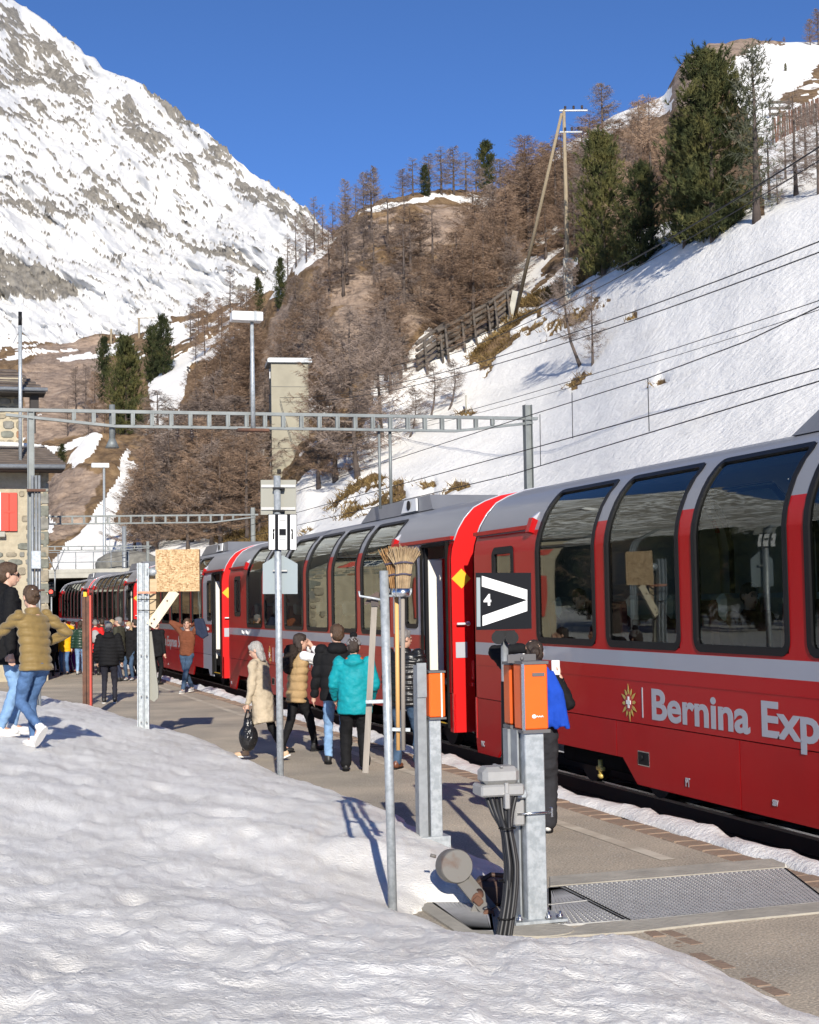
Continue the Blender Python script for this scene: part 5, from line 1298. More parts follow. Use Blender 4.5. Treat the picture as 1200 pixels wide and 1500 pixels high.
for k, dx in enumerate((-0.03, 0.03, 0.08)):
    b = MB(); b.tube([(nL + dx + .05, -.1, 4.3), (nL + dx + .05, -.1, 0.0)], .022, n=6); b.build('conduit', M_galvd, p1)
b = MB(); b.box((nL + .08, -.12, 4.05), (.3, .12, .04)); b.box((nL + .08, -.12, 2.4), (.26, .1, .03)); b.build('clamp', M_rust, p1)
b = MB(); b.box((nL + .07, -.16, 2.9), (.16, .12, .3), bev=.01); b.build('cable_box', M_galv, p1)
# lamp mast on the beam
q0 = onplane(371, 630, t=T1 - .1); q1 = onplane(367, 460, t=T1 - .1)
lm = thing('lamp_mast', 'light mast standing on the near portal beam, with a white box lamp', 'lamp', (q0.x, q0.y, q0.z), TH)
hL = q1.z - q0.z
b = MB(); b.tube([(0, 0, 0), (0, 0, hL * .45), (0, 0, hL)], [.042, .038, .03], n=10); b.build('pole', M_galv, lm)
b = MB(); b.box((-.1, -.02, hL - .06), (.54, .26, .16), bev=.012); b.build('lamp_head', M_white, lm)
b = MB(); b.box((.03, -.155, hL - .06), (.05, .02, .17)); b.build('clip', M_galvd, lm)
b = MB(); b.box((.0, 0.02, -.0), (.56, .16, .05), bev=.01); b.build('bracket_plate', M_rust, lm)
p2 = portal('catenary_portal', 51.5, 1.0, 10.6, onplane(70, 758, t=51.5).z, onplane(388, 754, t=51.5).z, 'grey steel portal second over the train, behind the sign post and the board box', nb=22)
p3 = portal('catenary_portal', 80.0, 0.5, 10.8, 5.3, 5.3, 'thin steel portal farthest over the train, near the gallery', nb=14, depth=.2)
for n_ in (3.0, 6.0):
    for sx in (-1, 1):
        b = MB(); b.tube([(n_ + sx * .5, 0, 5.2), (n_, 0, 4.0)], .03, n=5); b.build('strut', M_galvd, p3)
    b = MB(); b.tube([(n_, 0, 4.0), (n_, 0, 3.0)], .04, n=5); b.build('drop_tube', M_galvd, p3)
# far lamp, lattice mast and plain mast behind the far coaches
q1 = atY(147, 682, 100); lm2 = thing('lamp_mast', 'distant lamp mast with a flat white lamp above the last coaches', 'lamp', (q1.x + .25, 100, 0), TH)
b = MB(); b.tube([(0, 0, 0), (0, 0, q1.z)], [.11, .08], n=8); b.build('pole', M_galv, lm2)
b = MB(); b.box((-.25, 0, q1.z), (1.15, .4, .3), bev=.03); b.build('lamp_head', M_white, lm2)
q1 = atY(156, 755, 102); lat = thing('lattice_mast', 'slender lattice signal mast behind the last coaches', 'mast', (q1.x, 102, 0), TH)
hz_ = q1.z
for sx in (-.22, .22):
    b = MB(); b.bar((sx, 0, 0), (sx, 0, hz_), .06, .06); b.build('leg', M_galvd, lat)
for k in range(10):
    z0_ = 2.5 + (hz_ - 2.5) * k / 10; z1_ = 2.5 + (hz_ - 2.5) * (k + 1) / 10; s_ = 1 if k % 2 else -1
    b = MB(); b.bar((-.22 * s_, 0, z0_), (.22 * s_, 0, z1_), .03, .03); b.build('lacing', M_galvd, lat)
b = MB(); b.box((0, -.2, 4.4), (.45, .3, .9), bev=.08); b.build('signal_box', M_black, lat)
q1 = atY(182, 771, 90); ms = MB(); ms.tube([(0, 0, 0), (0, 0, q1.z)], .13, n=10); mo = ms.build('steel_mast', M_galvd); mo.location = (q1.x, 90, 0); tag(mo, 'plain round grey mast behind the fourth coach', 'mast')
for u, v0, v1, Y, nm in ((204, 466, 510, 280, 'pole carrying a crossbar above the pines by the gully'), (163, 482, 500, 280, 'short pole on the cliff edge'), (273, 476, 540, 262, 'pale wooden pole at the top of the snow gully')):
    q0, q1 = atY(u, v1, Y), atY(u, v0, Y); b = MB(); b.tube([(0, 0, -3), (0, 0, q1.z - q0.z)], .2, n=6)
    if u == 204: b.bar((-.3, 0, q1.z - q0.z), (3.0, 0, q1.z - q0.z), .12, .12)
    o = b.build('wooden_pole', M_polewood); o.location = q0; tag(o, nm, 'pole')

# ---------------- power poles on the slope
pb = hill_at(832, 440); pt_ = atY(826, 160, pb.y)
pp = thing('power_pole', 'wooden power pole with a leaning stay pole and crossarms on the slope', 'power pole', pb)
hp = pt_.z - pb.z; lean_x = pt_.x - pb.x
b = MB(); b.tube([(0, 0, -1), (lean_x, 0, hp)], [.17, .11], n=10); b.build('pole', M_polewood, pp)
sb_ = hill_at(752, 465) - pb
b = MB(); b.tube([(sb_.x, sb_.y, sb_.z - .5), (lean_x - .15, 0, hp - .3)], [.15, .10], n=10); b.build('stay_pole', M_polewood, pp)
b = MB(); b.box((sb_.x, sb_.y, sb_.z + .8), (.55, .5, 2.4), ry=0.2); b.build('base_sleeve', M_conc, pp)
b = MB(); b.box((0, 0, 1.0), (.6, .5, 3.6)); b.build('base_sleeve', M_conc, pp)
for dz, w_ in ((-.1, 1.9), (-1.6, 1.5)):
    b = MB(); b.bar((lean_x - .3, 0, hp + dz), (lean_x - .3 + w_, -.25, hp + dz - .1), .1, .1); ca_ = b.build('crossarm', M_galvd, pp)
    for k in range(3):
        b = MB(); x_ = lean_x + w_ * (.1 + .3 * k) - .1
        for j in range(3): b.ell((x_, -.1 - .05 * k, hp + dz + .08 + .08 * j), (.09, .09, .05), n=8, m=6)
        b.build('insulator', M_insul, ca_)

# ---------------- log snow fences and the picket fence
def log_fence(pa, pb_, label, rails=5, h=2.2):
    a, c = hill_at(*pa), hill_at(*pb_); d = c - a
    f = thing('snow_fence', label, 'fence', a, 0, 'log snow fences'); up_ = Vector((0, -0.25, 1)).normalized()
    nk = 2
    for k in range(rails):
        off = up_ * (0.3 + h * k / rails); b = MB(); b.tube([off + Vector((0, 0, rng.uniform(-.1, .1))), off + d + Vector((0, 0, rng.uniform(-.1, .1)))], rng.uniform(.13, .18), n=6); b.build('rail', M_log, f)
    for k in range(nk):
        q_ = d * ((k + .5) / nk); b = MB(); b.tube([q_ + Vector((0, .15, -.6)), q_ + up_ * (h + .0) + Vector((0, .15, 0))], .09, n=6); b.build('post', M_log, f)
        b = MB(); b.tube([q_ + Vector((.2, -1.7, -1.2)), q_ + up_ * (h * .9) + Vector((0, -.15, 0))], .1, n=6); b.build('brace', M_log, f)
log_fence((568, 548), (600, 532), 'log snow fence lowest on the bench, beside the large larch')
log_fence((612, 545), (656, 512), 'log snow fence second from the concrete tower')
log_fence((640, 528), (690, 500), 'log snow fence in the middle of the bench below the twin larches')
log_fence((682, 502), (726, 478), 'log snow fence second from the leaning stay pole')
log_fence((716, 486), (752, 458), 'log snow fence touching the foot of the leaning stay pole')
a_, c_ = hill_at(1132, 212), hill_at(1215, 170)
pf = thing('picket_fence', 'brown wooden picket snow fence on the upper snowfield', 'fence', a_)
d_ = c_ - a_
for k in range(26):
    q_ = d_ * (k / 25.0); b = MB(); b.box(q_ + Vector((0, 0, .85)), (.13, .06, 1.9 + .15 * rng.random()), ry=rng.uniform(-.05, .05)); b.build('picket', M_rust if k % 3 else M_log, pf)
for zz in (.5, 1.3):
    b = MB(); b.bar(Vector((0, .06, zz)), d_ + Vector((0, .06, zz)), .07, .1); b.build('rail', M_log, pf)
a2 = hill_at(1137, 170); b = MB()
lf = thing('snow_rake', 'short run of horizontal snow covered fence boards above the picket fence', 'fence', a2)
for k in range(3):
    b = MB(); b.box((.4, 0, .2 + .5 * k), (1.9, .15, .2)); b.build('board', M_log, lf)
for sx in (-.4, 1.2):
    b = MB(); b.box((sx, .12, .5), (.12, .1, 2.2)); b.build('post', M_log, lf)
q0 = hill_at(684, 606); b = MB(); b.tube([(0, 0, -.3), (0, 0, 1.2)], .06, n=6); o = b.build('marker_post', M_conc); o.location = q0; tag(o, 'short concrete marker post by the grassy hump on the snow slope', 'post')

# ---------------- wires
def wire(name, pts, rad, label, group=None, sag=0.0, n=14, mat_=None):
    b = MB(); P = []
    for a, c in zip(pts, pts[1:]):
        a = Vector(a); c = Vector(c)
        for k in range(n):
            f = k / n; P.append(a.lerp(c, f) - Vector((0, 0, 4 * sag * f * (1 - f))))
    P.append(Vector(pts[-1])); b.tube(P, rad, n=5, cap=False); o = b.build(name, mat_ or M_wire); tag(o, label, 'wire', group); return o
NC = 9.5
wire('contact_wire', [onplane(1260, 523, n=NC), onplane(750, 665, n=NC), NT(NC, 51, 4.6), NT(NC - 1, 80, 4.6)], .009, 'upper contact wire running above the coach roofs', 'overhead wires', n=6)
wire('contact_wire', [onplane(1260, 540, n=NC), onplane(750, 695, n=NC), NT(NC, 51, 4.25)], .009, 'lower contact wire running above the coach roofs', 'overhead wires', n=6)
wire('messenger_wire', [onplane(1230, 435, n=NC), onplane(1093, 500, n=NC), onplane(949, 554, n=NC), onplane(780, 607, n=NC), NT(NC, 51, 5.2)], .008, 'thin messenger wire holding the droppers over the snow slope', 'overhead wires', n=6)
for (ua, va, ub, vb, lb) in ((949, 554, 951, 632, 'dropper wire between messenger and contact wire, nearer one'), (838, 575, 839, 642, 'dropper wire between messenger and contact wire, middle one'), (791, 607, 792, 682, 'dropper wire close to the portal mast')):
    wire('dropper', [onplane(ua, va, n=NC), onplane(ub, vb, n=NC)], .007, lb, 'droppers')
tw = Vector((c0.x + .6, c0.y - .1, c0.z)); 
for k, (v_end, dz, yy, lb, r_, sag) in enumerate([(350, 5.2, 34, 'thick black cable from the concrete tower up over the snow slope, upper of a pair', .018, 1.0), (366, 4.9, 34, 'thick black cable from the concrete tower up over the snow slope, lower of a pair', .018, 1.0),
                                    (438, 1.6, 36, 'thin black cable crossing the middle of the snow slope, upper one', .013, 0.6), (452, 1.4, 36, 'thin black cable crossing the middle of the snow slope, lower one', .010, 0.6)]):
    wire('power_cable', [atY(1230, v_end - 8, yy), tw + Vector((0, 0, dz))], r_, lb, 'cables from the tower', sag, 24)
for k, (v_end, v0, lb) in enumerate([(206, 548, 'thick dark cable passing in front of the large pine, upper one'), (226, 556, 'thick dark cable passing in front of the large pine, lower one')]):
    wire('power_cable', [atY(1215, v_end, 45), atY(520, v0, 102)], .028 if k == 0 else .018, lb, 'cables across the pines', 1.2, 24)
# ================================================================== objects on the platform
M_orange = mat('orange_paint', (0.85, 0.125, 0.008), 0.4, coat=0.1, var=0.04, scale=4)
M_orange_shade = mat('orange_paint_shaded', (0.62, 0.10, 0.010), 0.4, var=0.06, scale=4)  # darker copy of the orange: shadow on the rear box put into the colour
M_greycap = mat('grey_cap', (0.12, 0.115, 0.115), 0.5)
M_alu = mat('cast_alloy', (0.38, 0.375, 0.36), 0.45, 0.35, var=0.08, scale=5, bump=0.05)
M_cable = mat('black_cable', (0.022, 0.022, 0.023), 0.5)
M_osb = None
def osb():
    m, nt, b = _bsdf('osb_board'); N = nt.nodes; L = nt.links
    tc = N.new('ShaderNodeTexCoord'); mp = N.new('ShaderNodeMapping'); mp.inputs['Rotation'].default_value = (0.3, 0.5, 0.4); L.new(tc.outputs['Object'], mp.inputs[0])
    out = None
    for k, (sx, sz, rot) in enumerate([(24, 90, 0.5), (85, 22, -0.3), (40, 70, 1.1)]):
        m2 = N.new('ShaderNodeMapping'); m2.inputs['Scale'].default_value = (sx, sx, sz); m2.inputs['Rotation'].default_value = (0, rot, 0); L.new(tc.outputs['Object'], m2.inputs[0])
        v = N.new('ShaderNodeTexVoronoi'); v.inputs['Scale'].default_value = 1.0; L.new(m2.outputs[0], v.inputs['Vector'])
        if out is None: out = v.outputs['Color']
        else:
            mx = N.new('ShaderNodeMix'); mx.data_type = 'RGBA'; mx.inputs['Factor'].default_value = 0.5; L.new(out, mx.inputs['A']); L.new(v.outputs['Color'], mx.inputs['B']); out = mx.outputs['Result']
    bw = N.new('ShaderNodeRGBToBW'); L.new(out, bw.inputs[0])
    r = N.new('ShaderNodeValToRGB'); e = r.color_ramp.elements; e.new(0.5)
    for k, (p, c) in enumerate([(0.25, (0.26, 0.15, 0.065)), (0.5, (0.50, 0.33, 0.165)), (0.75, (0.66, 0.48, 0.28))]): e[k].position = p; e[k].color = (*c, 1)
    L.new(bw.outputs[0], r.inputs[0]); L.new(r.outputs[0], b.inputs['Base Color']); b.inputs['Roughness'].default_value = 0.8
    return m
M_osb = osb()
M_ply = mat('plywood', (0.52, 0.40, 0.25), 0.8, var=0.1, scale=3, stretch=(1, 1, 8))
M_plank = mat('fresh_plank', (0.72, 0.62, 0.44), 0.75, var=0.08, scale=4, stretch=(6, 6, 0.8))
M_kerbconc = mat('kerb_concrete', (0.38, 0.355, 0.30), 0.9, var=0.16, scale=3, bump=0.4, bscale=25)
M_grate = mat('grating_zinc', (0.46, 0.46, 0.445), 0.55, 0.15, var=0.1, scale=9)
M_pitshade = mat('pit_shade', (0.10, 0.098, 0.09), 0.9)
M_board = mat('board_black', (0.012, 0.013, 0.016), 0.55, spec=0.05)
M_signback = mat('sign_back', (0.26, 0.256, 0.215), 0.55, 0.1)
M_signback2 = mat('sign_back_blue', (0.24, 0.285, 0.30), 0.5, 0.1)
M_handle = mat('broom_handle', (0.70, 0.40, 0.15), 0.6, var=0.08, scale=3, stretch=(4, 4, .5))
M_oldwood = mat('grey_wood', (0.33, 0.29, 0.24), 0.85, col2=(0.24, 0.21, 0.18), scale=6, stretch=(6, 6, .5))
M_straw = foliage_mat('broom_straw', (0.20, 0.10, 0.04), (0.34, 0.19, 0.08), (0.46, 0.28, 0.13), 14)
M_straw2 = foliage_mat('broom_straw_pale', (0.24, 0.17, 0.10), (0.38, 0.27, 0.16), (0.5, 0.38, 0.23), 14)
M_iron = mat('dark_iron', (0.06, 0.05, 0.048), 0.6, 0.4, col2=(0.12, 0.07, 0.05), scale=8)
M_weight = mat('weight_paint', (0.16, 0.152, 0.14), 0.6, col2=(0.13, 0.085, 0.065), scale=4, thr=(0.3, 0.42))

# ---- concrete surround and gratings of the level crossing
def slab(name, pts, z0, z1, m_, parent=None):
    b = MB(); b.poly([Vector((p[0], p[1], z0)) for p in pts], (0, 0, z1 - z0)); return b.build(name, m_, parent)
cross = tag(bpy.data.objects.new('crossing_surround', None), kind='structure'); SC.collection.objects.link(cross)
def gp(u, v): return atz(u, v, 0.0)
A0, A1, B1, B0 = gp(806, 1300), gp(1150, 1272), gp(1215, 1322), gp(860, 1356)
slab('concrete_strip', [gp(806, 1286), gp(1150, 1258), A1, A0], -.3, .012, M_kerbconc, cross)
slab('concrete_strip', [B0, B1, gp(1225, 1336), gp(1060, 1352), gp(930, 1367), gp(800, 1376)], -.3, .013, M_kerbconc, cross)
slab('pit_slab', [A0, A1, B1, B0], -.2, 0.004, M_pitshade, cross)  # solid slab level with the ground; shade below the bars painted as dark colour
def grating(label, quad, nb_, nc_, z=0.003):
    q = [Vector((p.x, p.y, z)) for p in quad]; c = sum(q, Vector()) / 4
    g = thing('steel_grating', label, 'grating', c, 0, 'steel gratings of the crossing')
    f = lambda s, t_: (q[0].lerp(q[1], s)).lerp(q[3].lerp(q[2], s), t_) - c
    b = MB()
    for k in range(nb_ + 1): b.bar(f(k / nb_, 0), f(k / nb_, 1), .022, .022)
    for k in range(nc_ + 1): b.bar(f(0, k / nc_) + Vector((0, 0, -.002)), f(1, k / nc_) + Vector((0, 0, -.002)), .02, .02)
    tag(b.build('bars', M_grate, g), kind='stuff')
    b = MB()
    for a, d in ((0, 1), (1, 2), (2, 3), (3, 0)): b.bar(q[a] - c, q[d] - c, .018, .022)
    b.build('frame', M_grate, g)
S0, S1 = gp(818, 1302), gp(921, 1352)
grating('large steel grating set into the platform, reaching towards the rails', [gp(826, 1301), gp(1150, 1274), gp(1212, 1322), gp(924, 1351)], 46, 24)
grating('small steel grating panel behind the near orange barrier post', [gp(805, 1303), gp(819, 1302), gp(858, 1321), gp(806, 1327)], 9, 10)
grating('small steel grating panel right of the barrier post foot', [gp(806, 1329), gp(862, 1323), gp(915, 1350), gp(806, 1358)], 12, 12)
grating('narrow steel grating under the counterweight arm', [gp(622, 1316), gp(716, 1322), gp(722, 1366), gp(690, 1366)], 14, 14, z=.004)
slab('concrete_kerb', [gp(586, 1313), gp(612, 1312), gp(692, 1366), gp(722, 1367), gp(728, 1378), gp(682, 1377)], -.3, .016, M_kerbconc, cross)
slab('concrete_kerb', [gp(612, 1311), gp(720, 1320), gp(722, 1325), gp(618, 1315)], -.3, .014, M_kerbconc, cross)
fc = gp(786, 1366); slab('round_footing', [(fc.x + .24 * math.cos(a), fc.y + .19 * math.sin(a)) for a in [2 * math.pi * k / 24 for k in range(24)]], -.3, .02, M_kerbconc, cross)
# brick course running to the lower right
brick_c = tag(bpy.data.objects.new('brick_course', None), kind='structure'); SC.collection.objects.link(brick_c)
pa, pc = gp(940, 1358), gp(1230, 1497); n_b = 11
bb = MB(); bb.box((0, 0, 0), (.20, .105, .12), 0, bev=.012); bo_ = bb.build('brick', M_brick); bme = bo_.data; bpy.data.objects.remove(bo_)
ang = math.atan2(pc.y - pa.y, pc.x - pa.x); dL = (pc - pa).length; k = 0; s_ = 0.0
while s_ < dL + 1.2:
    p_ = pa + (pc - pa).normalized() * s_; o = bpy.data.objects.new('brick', bme); SC.collection.objects.link(o); o.parent = brick_c
    o.location = p_ + Vector((rng.uniform(-.012, .012), rng.uniform(-.012, .012), -.057 + rng.uniform(-.006, .003))); o.rotation_euler = (rng.uniform(-.03, .03), rng.uniform(-.03, .03), ang + rng.uniform(-.05, .05)); s_ += .212
for s_ in (.03, .28, .5):
    p_ = pa + (pc - pa).normalized() * s_ + Vector((.09, .06, -.057)); o = bpy.data.objects.new('brick', bme); SC.collection.objects.link(o); o.parent = brick_c; o.location = p_; o.rotation_euler = (0, 0, ang + .1)

# ---- near barrier post with its orange drive boxes
pb1 = gp(783, 1352)
bp1 = thing('barrier_post', 'galvanised crossing post with orange box nearest to the camera, cables hanging beside it', 'barrier post', pb1, TH)
b = MB(); b.box((0.0, 0, .63), (.135, .14, 1.24), bev=.006); b.build('front_column', M_galv, bp1)
b = MB(); b.box((-.03, .17, .63), (.16, .09, 1.24)); b.box((-.085, .1, .63), (.012, .18, 1.24)); b.build('rear_channel', M_galvd, bp1)
b = MB(); b.box((0, .02, .03), (.36, .3, .018)); b.build('base_plate', M_galv, bp1)
for sx in (-.14, .06, .14):
    for sy in (-.1, .13):
        b = MB(); b.tube([(sx, sy, .0), (sx, sy, .085)], .010, n=6); b.tube([(sx, sy, .04), (sx, sy, .062)], .02, n=6); b.build('anchor_bolt', M_chrome, bp1)
b = MB(); b.box((.01, .0, 1.47), (.175, .17, .43), bev=.01); bx_ = b.build('drive_box', M_orange, bp1)
b = MB(); b.box((.01, 0, 1.245), (.19, .185, .022)); b.build('rim', M_greycap, bx_)
b = MB(); b.box((.01, 0, 1.69), (.185, .18, .02)); b.build('rim', M_greycap, bx_)
b = MB(); b.box((-.079, -.088, 1.47), (.018, .012, .43)); b.build('edge_strip', M_chrome, bx_)
b = MB(); b.box((.03, -.088, 1.613), (.085, .006, .022)); b.build('name_plate', M_greycap, bx_)
b = MB(); b.ell((-.005, -.087, 1.342), (.016, .003, .014), n=10, m=6)
b.tube([(.008 + .0085 * k, -.0875, 1.338 + (.007 if k % 2 else -.002)) for k in range(7)], .0045, n=5); b.build('white_script_mark', M_white, bx_)
b = MB(); b.box((-.03, .05, 1.715), (.2, .012, .055)); b.ell((-.03, .04, 1.715), (.014, .01, .014), n=8, m=6); b.build('top_bracket', M_greycap, bp1)
b = MB(); b.box((-.028, .21, 1.475), (.10, .12, .40), bev=.01); b2_ = b.build('rear_drive_box', M_orange_shade, bp1)
b = MB(); b.box((-.028, .21, 1.26), (.11, .13, .022)); b.build('rim', M_greycap, b2_)
b = MB(); b.box((-.028, .21, 1.68), (.11, .13, .02)); b.build('rim', M_greycap, b2_)
b = MB(); b.box((-.12, -.03, .73), (.07, .12, .17), bev=.01); b.box((-.16, -.01, .79), (.12, .06, .06), bev=.01); b.build('side_bracket', M_alu, bp1)
b = MB(); b.tube([(-.14, -.09, .72), (.10, -.09, .72)], .009, n=6); b.box((.1, -.085, .72), (.012, .03, .06)); b.build('clamp_rod', M_chrome, bp1)
# junction box with cables
jp = atY(730, 1143, 9.72)
jb = thing('junction_box', 'grey cast alloy junction box with rounded lid clamped to the near barrier post', 'junction box', jp, TH - .05)
b = MB(); b.box((0, 0, -.055), (.29, .2, .075), bev=.012); b.build('case', M_alu, jb)
b = MB(); b.box((0, 0, .035), (.245, .165, .115), bev=.03); b.box((0, 0, .093), (.02, .165, .01), bev=.003); b.build('lid', M_alu, jb)
b = MB(); b.box((.02, -.105, -.04), (.025, .02, .07), bev=.004); b.box((.02, -.1, -.12), (.035, .05, .1), bev=.006); b.build('latch', M_alu, jb)
b = MB(); b.box((.14, .03, -.1), (.12, .05, .05), bev=.01); b.build('mounting_arm', M_galv, jb)
cb = thing('cable_bundle', 'bundle of black cables hanging from the junction box into the ground', 'cables', gp(742, 1374))
for k in range(7):
    f = k / 6; x0 = atY(712 + 44 * f, 1165, 9.70 - .02 * (k % 2)); m1 = atY(735 + 14 * f, 1215, 9.62 - .03 * (k % 3)); m2 = atY(741 + 17 * f, 1275, 9.55 - .03 * (k % 3)); m3 = atY(738 + 17 * f, 1320, 9.48 - .03 * (k % 2)); e_ = atY(728 + 19 * f, 1376, 9.40 - .02 * (k % 2)); e_.z = min(e_.z, .01)
    C_ = [x0, x0.lerp(m1, .5) + Vector((-.008, 0, 0)), m1, m1.lerp(m2, .5) + Vector((.004, 0, 0)), m2, m3, e_]
    # Catmull-Rom
    P = []
    for i in range(len(C_) - 1):
        p0, p1_, p2_, p3_ = C_[max(i - 1, 0)], C_[i], C_[i + 1], C_[min(i + 2, len(C_) - 1)]
        for j in range(6):
            t_ = j / 6; P.append(0.5 * ((2 * p1_) + (p2_ - p0) * t_ + (2 * p0 - 5 * p1_ + 4 * p2_ - p3_) * t_ ** 2 + (3 * p1_ - p0 - 3 * p2_ + p3_) * t_ ** 3))
    P.append(C_[-1]); o_ = cb.location
    b = MB(); b.tube([p - Vector(o_) for p in P], .0135, n=8); b.build('cable', M_cable, cb)
for v_, wd in ((1213, 16), (1290, 20), (1345, 22)):
    p_ = atY(743 if v_ < 1300 else 741, v_, 9.53 if v_ < 1300 else 9.42) - Vector(cb.location); b = MB(); b.tube([p_ + Vector((.052 * math.cos(a), .035 * math.sin(a), 0)) for a in [2 * math.pi * k / 14 for k in range(15)]], .005, n=5, cap=False); b.build('cable_tie', M_black, cb)
# ---- counterweight
wp = atY(661, 1268, 10.5)
cw = thing('counterweight', 'round grey counterweight on a jointed iron arm beside the barrier post', 'counterweight', (wp.x, wp.y, 0.0))
ax_ = Vector((.25, -.9, .12)).normalized(); c_ = Vector((0, 0, wp.z))
b = MB(); b.tube([c_ - ax_ * .02, c_ + ax_ * .005, c_ + ax_ * .13, c_ + ax_ * .145], [.108, .115, .115, .108], n=28, smooth=False); b.tube([c_ + ax_ * .14, c_ + ax_ * .15], .014, n=8); b.tube([c_ - ax_ * .01 + Vector((-.1, .02, .06)), c_ - ax_ * .01 + Vector((-.14, .02, .07))], .012, n=8); b.build('weight', M_weight, cw)
e_ = atY(716, 1340, 10.2) - Vector((wp.x, wp.y, 0)); s0 = atY(676, 1290, 10.4) - Vector((wp.x, wp.y, 0))
b = MB(); b.bar(s0, e_, .075, .022, upv=(.2, -1, .3)); b.bar(s0 + Vector((.03, .09, .02)), e_ + Vector((.03, .09, .02)), .06, .022, upv=(.2, -1, .3)); b.build('arm', M_weight, cw)
b = MB(); b.tube([s0.lerp(e_, .55) + Vector((0, -.03, 0)), s0.lerp(e_, .55) + Vector((.03, .12, .02))], .035, n=10); b.tube([e_ + Vector((0, -.05, .0)), e_ + Vector((0, .12, 0))], .04, n=12); b.box(s0.lerp(e_, .62) + Vector((0, -.02, .01)), (.06, .05, .05), ry=.8, bev=.006); b.build('pivot', M_rust, cw)
b = MB(); b.poly([e_ + Vector((-.16, .05, -.07)), e_ + Vector((.0, .05, -.07)), e_ + Vector((-.02, .05, .05)), e_ + Vector((-.08, .05, .09))], (0, .025, 0)); b.build('bearing_plate', M_weight, cw)
b = MB(); h0 = gp(716, 1335) - Vector((wp.x, wp.y, 0)) + Vector((.03, .2, 0)); b.box(h0 + Vector((.02, .1, .08)), (.24, .3, .17), bev=.03); b.tube([h0 + Vector((-.1, 0, .15)), h0 + Vector((0, .05, .2)), h0 + Vector((.12, .05, .19))], .018, n=6); b.build('gear_housing', M_iron, cw)
# ---- far barrier post
pb2 = gp(628, 1258)
bp2 = thing('barrier_post', 'galvanised crossing post with plain orange box, standing in the snow patch', 'barrier post', pb2, TH)
b = MB(); b.box((.055, 0, .72), (.10, .14, 1.1), bev=.005); b.build('front_column', M_galv, bp2)
b = MB(); b.box((-.055, -.01, .83), (.075, .1, 1.5)); b.box((-.055, -.065, 1.46), (.08, .02, .28)); b.build('rear_channel', M_galvd, bp2)
b = MB(); b.box((.07, -.02, 1.335), (.135, .15, .36), bev=.008); bx2 = b.build('drive_box', M_orange, bp2)
b = MB(); b.box((.07, -.02, 1.525), (.145, .16, .016)); b.build('rim', M_greycap, bx2)
b = MB(); b.box((.07, -.02, 1.145), (.145, .16, .016)); b.build('rim', M_greycap, bx2)
b = MB(); b.box((.105, -.098, 1.335), (.012, .006, .36)); b.build('edge_strip', M_white, bx2)
b = MB(); b.poly([(-.22, -.1, .02), (.16, -.1, .02), (.16, -.1, .19), (-.12, -.1, .19), (-.22, -.1, .1)], (0, .24, 0)); b.build('foot_housing', M_galv, bp2)
b = MB(); b.box((-.03, 0, .01), (.46, .36, .02)); b.build('base_plate', M_galv, bp2)
b = MB(); b.tube([(-.16, -.16, .02), (-.12, -.15, .06), (-.05, -.16, .05), (.02, -.15, .07), (.12, -.16, .05)], .01, n=6); b.build('earth_wire', M_yellow, bp2)

# ---- pole with brooms
bz = bank_z(-.12, 9.85)
P0 = atz(576, 1328, bz); Yb_ = P0.y; P1 = atY(562.5, 836, Yb_)
rack = thing('tool_pole', 'leaning galvanised pole with brackets holding two brooms and a long scraper', 'pole', P0)
def L_(u, v, dy=0.0): return atY(u, v, Yb_ + dy) - P0
b = MB(); b.tube([Vector((0, 0, -.3)), L_(562.5, 836)], .030, n=16); b.build('pole', M_galv, rack)
for pts in ([L_(566, 873), L_(600, 873), L_(602, 868), L_(602, 862)], [L_(566, 873, .1), L_(600, 873, .1), L_(602, 868, .1)], [L_(566, 880), L_(545, 876), L_(527, 873), L_(526, 866)]):
    b = MB(); b.tube(pts, .008, n=8); b.build('hook', M_galv, rack)
for (ua, va, ub, vb) in ((571, 1068, 601, 1069), (536, 1028, 570, 1027)):
    b = MB(); b.bar(L_(ua, va), L_(ub, vb), .03, .022); b.build('bracket', M_galv, rack)
